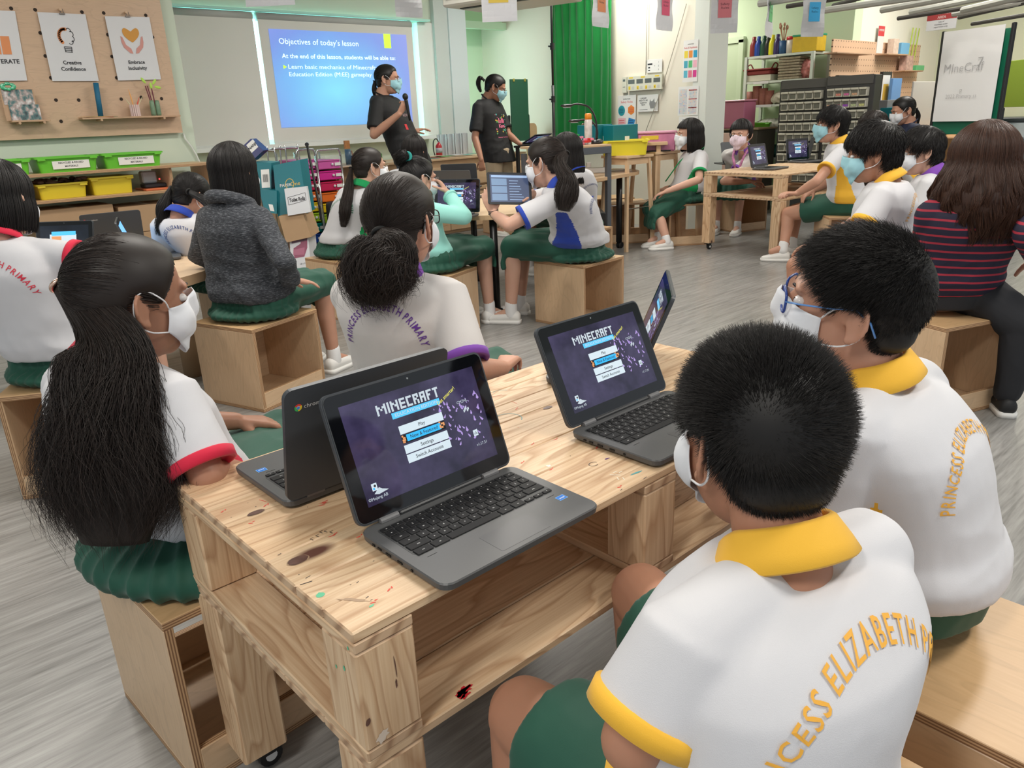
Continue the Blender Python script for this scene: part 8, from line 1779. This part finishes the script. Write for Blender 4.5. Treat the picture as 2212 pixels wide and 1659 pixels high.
gp0, gp1 = fd(1243, 316, 6.3), fd(1318, 306, 6.45); u = V((gp1.x - gp0.x, gp1.y - gp0.y, 0)); ga = math.atan2(u.y, u.x); gz = gp0.z + .0; gL = u.length + .2; gd = thing('grey_desk', 'dark grey metal desk with a wood top holding lamps and toy bricks', 'desk', (gp0.x - .2 * math.cos(ga), gp0.y - .2 * math.sin(ga), 0), ga); GF = M('desk_grey_metal', (.085, .095, .11), .4)
obj('desk_top', B((gL / 2, .28, gz - .008), (gL, .6, .018), .002), LPD, gd); obj('front_rail', B((gL / 2, -.01, gz - .045), (gL, .03, .055), .003), GF, gd)
for x in (.02, gL - .02):
    for y in (0, .55): obj('leg', B((x, y, gz / 2 - .03), (.04, .04, gz - .06)), GF, gd)
obj('under_shelf', B((gL / 2, .28, gz - .30), (gL - .06, .5, .02)), LPD, gd)
bpy.context.view_layer.update(); gM = gd.matrix_world.copy()
def on_g(px, back=.2, z=None): d = ray(px, 300); o = gM.translation; ux = V((math.cos(ga), math.sin(ga))); uy = V((-math.sin(ga), math.cos(ga))); bx_ = V((o.x, o.y)) + uy * back - V((CAM.x, CAM.y)); den = d.x * ux.y - d.y * ux.x; s = (bx_.x * ux.y - bx_.y * ux.x) / den; return V((CAM.x + d.x * s, CAM.y + d.y * s, gz + .0016))
def desk_lamp(label, c, H, reach, head, ang):
    t = thing('desk_lamp', label, 'lamp', c, ang); bk = M('lamp_black', (.010, .010, .012), .3); bm = bmesh.new(); lathe(bm, [(.055, 0), (.055, .02), (.03, .035)], 20); obj('lamp_base', bm, bk, t, True)
    bm = bmesh.new(); tube(bm, [V(x) for x in bez([(0, 0, .03), (.0, 0, H * .55), (-reach * .25, 0, H * .9), (-reach * .7, 0, H), (-reach, 0, H * .98)], 24)], .008, 10); obj('gooseneck', bm, bk, t, True); bm = bmesh.new(); ell(bm, (-reach - .03, 0, H * .975), (.055, .032, .014), None, 16, 10); h_ = obj('lamp_head', bm, bk, t, True); obj('lamp_light', B((-reach - .03, 0, H * .975 - .014), (.06, .03, .004)), M('lamp_glass', (.6, .62, .66), .2), h_); return t
lc = on_g(1288, .16); zt_l = fd(1243, 226, dep(lc)).z; desk_lamp('tall black gooseneck desk lamp on the grey desk', lc, zt_l - gz, .22, 1, math.radians(-42)); lc = on_g(1290, .30); desk_lamp('small black gooseneck lamp with a pale round head on the grey desk', lc, .20, .17, 1, math.radians(-42))
c = on_g(1271, .34); t = thing('spray_bottle', 'tall white and orange spray bottle with an orange cap on the grey desk', 'bottle', c); hh = fd(1271, 245, dep(c)).z - gz; bm = bmesh.new(); lathe(bm, [(.032, 0), (.034, .01), (.034, hh * .78), (.028, hh * .8)], 18); obj('bottle_body', bm, M('bottle_print', (.62, .55, .52), .35, nz=.5, nscale=22), t, True); bm = bmesh.new(); lathe(bm, [(.030, hh * .78), (.030, hh * .96), (.02, hh)], 18); obj('bottle_cap', bm, M('orange_cap', (.75, .26, .02), .35), t, True)
TOY = [(.62, .03, .03), (.02, .38, .08), (.72, .58, .02), (.04, .12, .45), (.78, .25, .35), (.70, .70, .68)]
for g_, (px, n_, l) in enumerate(((1243, 26, 'colourful toy brick figure of red, green and yellow pieces on the grey desk'), (1265, 16, 'pink and white toy brick model beside the spray bottle on the grey desk'))):
    c = on_g(px, .10); t = thing('toy_bricks', l, 'toy', c); r = random.Random(g_ + 2)
    for i in range(n_): z = .010 + .018 * (i // 6); obj('brick', B((r.uniform(-.06, .06), r.uniform(-.04, .04), z), (r.uniform(.022, .045), .022, .018), .002), M('toy_%d' % (i % 6 if g_ == 0 else (4, 5, 0)[i % 3]), TOY[i % 6 if g_ == 0 else (4, 5, 0)[i % 3]], .3), t)
for px0, px1, back, l in ((1286, 1323, .75, 'teal carton with white papers behind the lamps'), (1325, 1378, .70, 'teal paper carton with a logo left of the pink box on the wall side')):
    a, b = fd(px0, 300, 6.9), fd(px1, 297, 7.1); u2 = V((b.x - a.x, b.y - a.y, 0)); t = thing('carton', l, 'box', ((a.x + b.x) / 2, (a.y + b.y) / 2, min(a.z, b.z) - .04), math.atan2(u2.y, u2.x)); obj('box_body', B((0, .1, .08), (u2.length, .2, .16), .003), TC, t); obj('white_label', B((u2.length * .05, -.0015, .03), (.06, .002, .06)), M('label_white'), t)
tag(obj('side_bench', B((gM @ V((gL + .45, .55, 0))).to_tuple(), (.01, .01, .01)), TC), 'x', 'x') if False else None
a = fd(1330, 312, 7.1); bn = thing('side_bench', 'low pine bench top behind the stools carrying the teal cartons', 'bench', (a.x + .0, a.y + .1, 0), math.radians(-48)); obj('bench_top', B((.05, .1, fd(1330, 300, 7.1).z - .055), (1.0, .42, .03), .003), LPD, bn)
for s in (-.42, .42): obj('bench_leg', B((s + .05, .1, (fd(1330, 300, 7.1).z - .07) / 2), (.04, .36, fd(1330, 300, 7.1).z - .07)), LPD, bn)
c = fz(1286, 352, .70); t = thing('power_strip', 'white extension block with a plug on the far round table', 'power strip', (5.42, 4.83, .7003), math.radians(-42)); obj('strip_body', B((0, 0, .024), (.30, .07, .048), .006), M('strip_white', (.74, .73, .70), .4), t); obj('plug', B((-.02, 0, .073), (.045, .04, .05), .006), M('strip_white'), t)
bm = bmesh.new(); tube(bm, [V(x) for x in bez([(.15, 0, .02), (.24, .03, .01), (.30, .10, .008), (.34, .20, .006)], 14)], .004, 6); obj('cable', bm, M('cable_white'), t, True)
c = fd(1279, 430, 6.2); t = thing('computer_tower', 'black computer tower with a blue light under the far round table', 'computer', (c.x, c.y, 0), math.radians(-42)); obj('tower_body', B((0, 0, .24), (.17, .40, .46), .006), M('tower_black', (.008, .008, .009), .35), t); obj('blue_light', B((-.02, -.203, .12), (.012, .006, .012), .002), M('blue_led', (.02, .05, .9), .3, em=3.0), t); fl = Flat((-.03, -.2035, .40), (1, 0, 0), (0, 0, 1), 0)
bm = bmesh.new()
for k in range(5): tube(bm, [V(x) for x in bez([(random.uniform(-.2, .2), .05 * k, .66), (random.uniform(-.2, .2), .02, .45), (random.uniform(-.15, .15), .05, .25), (random.uniform(-.1, .1), .05, .35)], 14)], .004, 6)
o = tag(obj('cable_bundle', bm, M('cable_black', (.01, .01, .01), .5), None, True), 'tangle of black cables hanging under the far round table', 'cables'); o.location = (5.35, 5.05, 0)
c = fd(1213, 392, 5.2); t = thing('backpack', 'blue patterned bag beside the tablet girl behind her mask', 'bag', c); bm = bmesh.new(); ell(bm, (0, 0, 0), (.09, .06, .13)); obj('bag_body', bm, M('bag_blue', (.03, .20, .42), .5, nz=.7, nscale=30), t, True)
c = fd(1832, 322, 6.6); t = thing('yellow_bottle', 'yellow bottle standing behind the boy in yellow trim', 'bottle', c); bm = bmesh.new(); lathe(bm, [(.03, -.12), (.034, -.1), (.034, .08), (.02, .11)], 14); obj('bottle_body', bm, M('bottle_yellow', (.70, .52, .03), .4), t, True)
# ================================================================ hanging signs, air conditioner, ceiling tracks
def hang(label, px0, px1, pyb, dpt, art, mats, tilt=0, h=.297, w=None):
    a, b = fd(px0, pyb, dpt), fd(px1, pyb, dpt + tilt); u = V((b.x - a.x, b.y - a.y, 0)); L = u.length; t = thing('hanging_sign', label, 'sign', (a.x, a.y, min(a.z, b.z)), math.atan2(u.y, u.x), 'laminated sheets hanging from the ceiling')
    bm = bmesh.new(); nx, ny = 6, 10; g = [[bm.verts.new(V((L * i / nx, .006 * math.sin(j * .9 + i * .5), h * j / ny))) for i in range(nx + 1)] for j in range(ny + 1)]
    for j in range(ny):
        for i in range(nx): bm.faces.new((g[j][i], g[j][i + 1], g[j + 1][i + 1], g[j + 1][i]))
    bmesh.ops.solidify(bm, geom=list(bm.faces), thickness=.0008); s = obj('laminated_sheet', bm, LAM, t)
    for x in (.1, .9): bm = bmesh.new(); tube(bm, [(L * x, 0, h), (L * x, 0, LH - t.location.z)], .0012, 5); obj('string', bm, M('string', (.6, .6, .6), .5), t)
    if art: fl = Flat((0, -.0085, 0), (1, 0, 0), (0, 0, 1), .0); art(fl, L, h); me = bpy.data.meshes.new('sheet_print'); me.from_pydata([tuple(v) for v in fl.vs], [], fl.fs); [setattr(p, 'material_index', m) for p, m in zip(me.polygons, fl.mi)]; me.update(); link('sheet_print', me, mats, s)
def colblock(c0, c1=None, txt=None):
    def f(fl, L, h): fl.rect(L * .25, h * .35, L * .5, h * .5, 0); 
    return f
hang('blank laminated sheet hanging at the top edge above the left blind', 531, 638, 10, 4.6, None, [])
hang('blank laminated sheet hanging above the right end of the slide', 856, 913, 36, 5.0, None, [], .1)
def sg(fl, L, h):
    fl.rect(L * .20, h * .33, L * .56, h * .6, 0); fl.disc(L * .42, h * .45, L * .06, 1, 2, 16, L * .06); fl.disc(L * .42, h * .45, L * .045, 2, 3, 16, L * .045); fl.disc(L * .55, h * .45, L * .06, 1, 2, 16, L * .06); fl.disc(L * .55, h * .45, L * .045, 2, 3, 16, L * .045)
hang('laminated sheet with a yellow sign and two red prohibition circles, by the air conditioner', 1042, 1118, 45, 4.4, sg, [M('sign_yellow', (.66, .46, .05), .5), M('print_red'), M('sign_pink', (.70, .45, .40), .5)])
for px0, px1, py, c_, l, ti in ((1280, 1315, 56, (.72, .22, .06), 'laminated sheet with an orange card hanging in front of the green cloth', .18), (1418, 1452, 64, (.62, .03, .12), 'laminated sheet with a crimson card hanging before the beige wall', .16), (1534, 1592, 70, (.50, .12, .14), 'glossy laminated sheet with a faded red card near the back door', .0), (1653, 1667, 76, (.05, .34, .10), 'laminated sheet seen nearly edge-on with a green card', .25), (1730, 1778, 79, (.03, .30, .56), 'laminated sheet with a blue card in front of the white rack', .05)):
    hang(l, px0, px1, py, 5.4, lambda fl, L, h, c_=c_: (fl.rect(L * .25, h * .33, L * .5, h * .42, 0), fl.text('Safety', L * .5, h * .60, h * .05, 1, 2, 'c', .01, L * .34), fl.text('Rules', L * .5, h * .52, h * .05, 1, 2, 'c', .01, L * .3)), [M('sheet_card_%d' % px0, c_, .45), INK], ti)
a = fd(2000, 68, 6.9); b = fd(2063, 72, 6.7); u = V((b.x - a.x, b.y - a.y, 0)); L = u.length; t = thing('hanging_sign', 'red and white hanging sign reading SUPERVISED AREA', 'sign', (a.x, a.y, a.z), math.atan2(u.y, u.x)); h = fd(2003, 26, 6.9).z - a.z
obj('sign_board', B((L / 2, 0, h / 2), (L, .006, h), .001), M('sign_grey', (.55, .55, .55), .5), t); bpy.context.view_layer.update(); f = Flat(t.matrix_world @ V((0, -.0035, 0)), u, (0, 0, 1), .0006); f.rect(0, h * .50, L, h * .5, 0); f.text('SUPERVISED', L / 2, h * .77, h * .13, 1, 2, 'c', .02, L * .75); f.text('AREA', L / 2, h * .56, h * .13, 1, 2, 'c', .02); f.text('Use of', L / 2, h * .36, h * .08, 2, 1, 'c'); f.text('machines under', L / 2, h * .24, h * .08, 2, 1, 'c'); f.text('supervision only', L / 2, h * .12, h * .08, 2, 1, 'c'); f.build('sign_print', [M('sign_red', (.32, .03, .03), .5), M('sign_pale', (.6, .45, .42), .5), INK], t)
for x in (.1, .9): bm = bmesh.new(); tube(bm, [(L * x, 0, h), (L * x, 0, LH - a.z)], .002, 5); obj('string', bm, M('string'), t)
acA, acB = fd(955, 16, 6.4), fd(1165, 12, 5.9); u = V((acB.x - acA.x, acB.y - acA.y, 0)); t = thing('air_conditioner', 'white ceiling air conditioner cassette above the pillar', 'air conditioner', (acA.x, acA.y, acA.z), math.atan2(u.y, u.x)); L = u.length
obj('unit_body', B((L / 2, .35, .09), (L, .7, .18), .015), M('unit_white', (.62, .60, .54), .5), t); obj('outlet_slot', B((L / 2, .18, -.002), (L * .86, .05, .01)), M('slot_black', (.03, .03, .03), .5), t); obj('front_grille', B((L * .5, -.003, .10), (L * .9, .012, .10), .003), M('unit_grey', (.40, .44, .42), .5), t)  # front grille is a darker grey than the unit body
for x in (.1, L - .1): bm = bmesh.new(); tube(bm, [(x, .35, .17), (x, .35, LH - acA.z)], .008, 6); obj('hanger_rod', bm, M('chrome'), t)
TR = M('ceiling_track_grey', (.42, .42, .38), .5); TRD = M('ceiling_track_dark', (.05, .045, .04), .6)
for i, (x0_, y0_, x1_, y1_, m, d0) in enumerate(((1640, 8, 2010, -30, TR, 5.5), (1700, 14, 2060, -6, TRD, 5.8), (1770, 24, 2140, 4, TR, 5.9), (1800, 12, 1960, 2, TRD, 6.2), (1905, 22, 2150, 8, TR, 6.0), (1940, 40, 2212, 22, TRD, 6.2), (1968, 26, 2170, 14, TR, 6.4), (2072, 38, 2230, 30, TRD, 6.4), (2060, 30, 2300, 12, TR, 6.2), (2100, 52, 2300, 40, TRD, 6.6), (2080, 22, 2280, 44, TR, 5.6))):
    a, b = fd(x0_, y0_, d0), fd(x1_, y1_, d0 - .9); b.z = a.z; bm = bmesh.new(); tube(bm, [a, b], .024 if m is TR else .016, 8); o = tag(obj('ceiling_track', bm, m), ('pale' if m is TR else 'dark') + ' metal track hanging under the ceiling at the right, ' + ('first', 'second', 'third', 'fourth', 'fifth', 'sixth', 'seventh', 'eighth', 'ninth', 'tenth', 'eleventh')[i] + ' from the left', 'track', 'metal tracks under the ceiling')
    
a, b = fd(2060, -20, 4.6), fd(2240, 40, 4.2); b.z = a.z; bm = bmesh.new(); tube(bm, [a, b], .05, 14); tag(obj('duct_pipe', bm, M('duct_grey', (.50, .53, .54), .5), None, True), 'thick pale grey duct pipe at the top right corner', 'pipe')
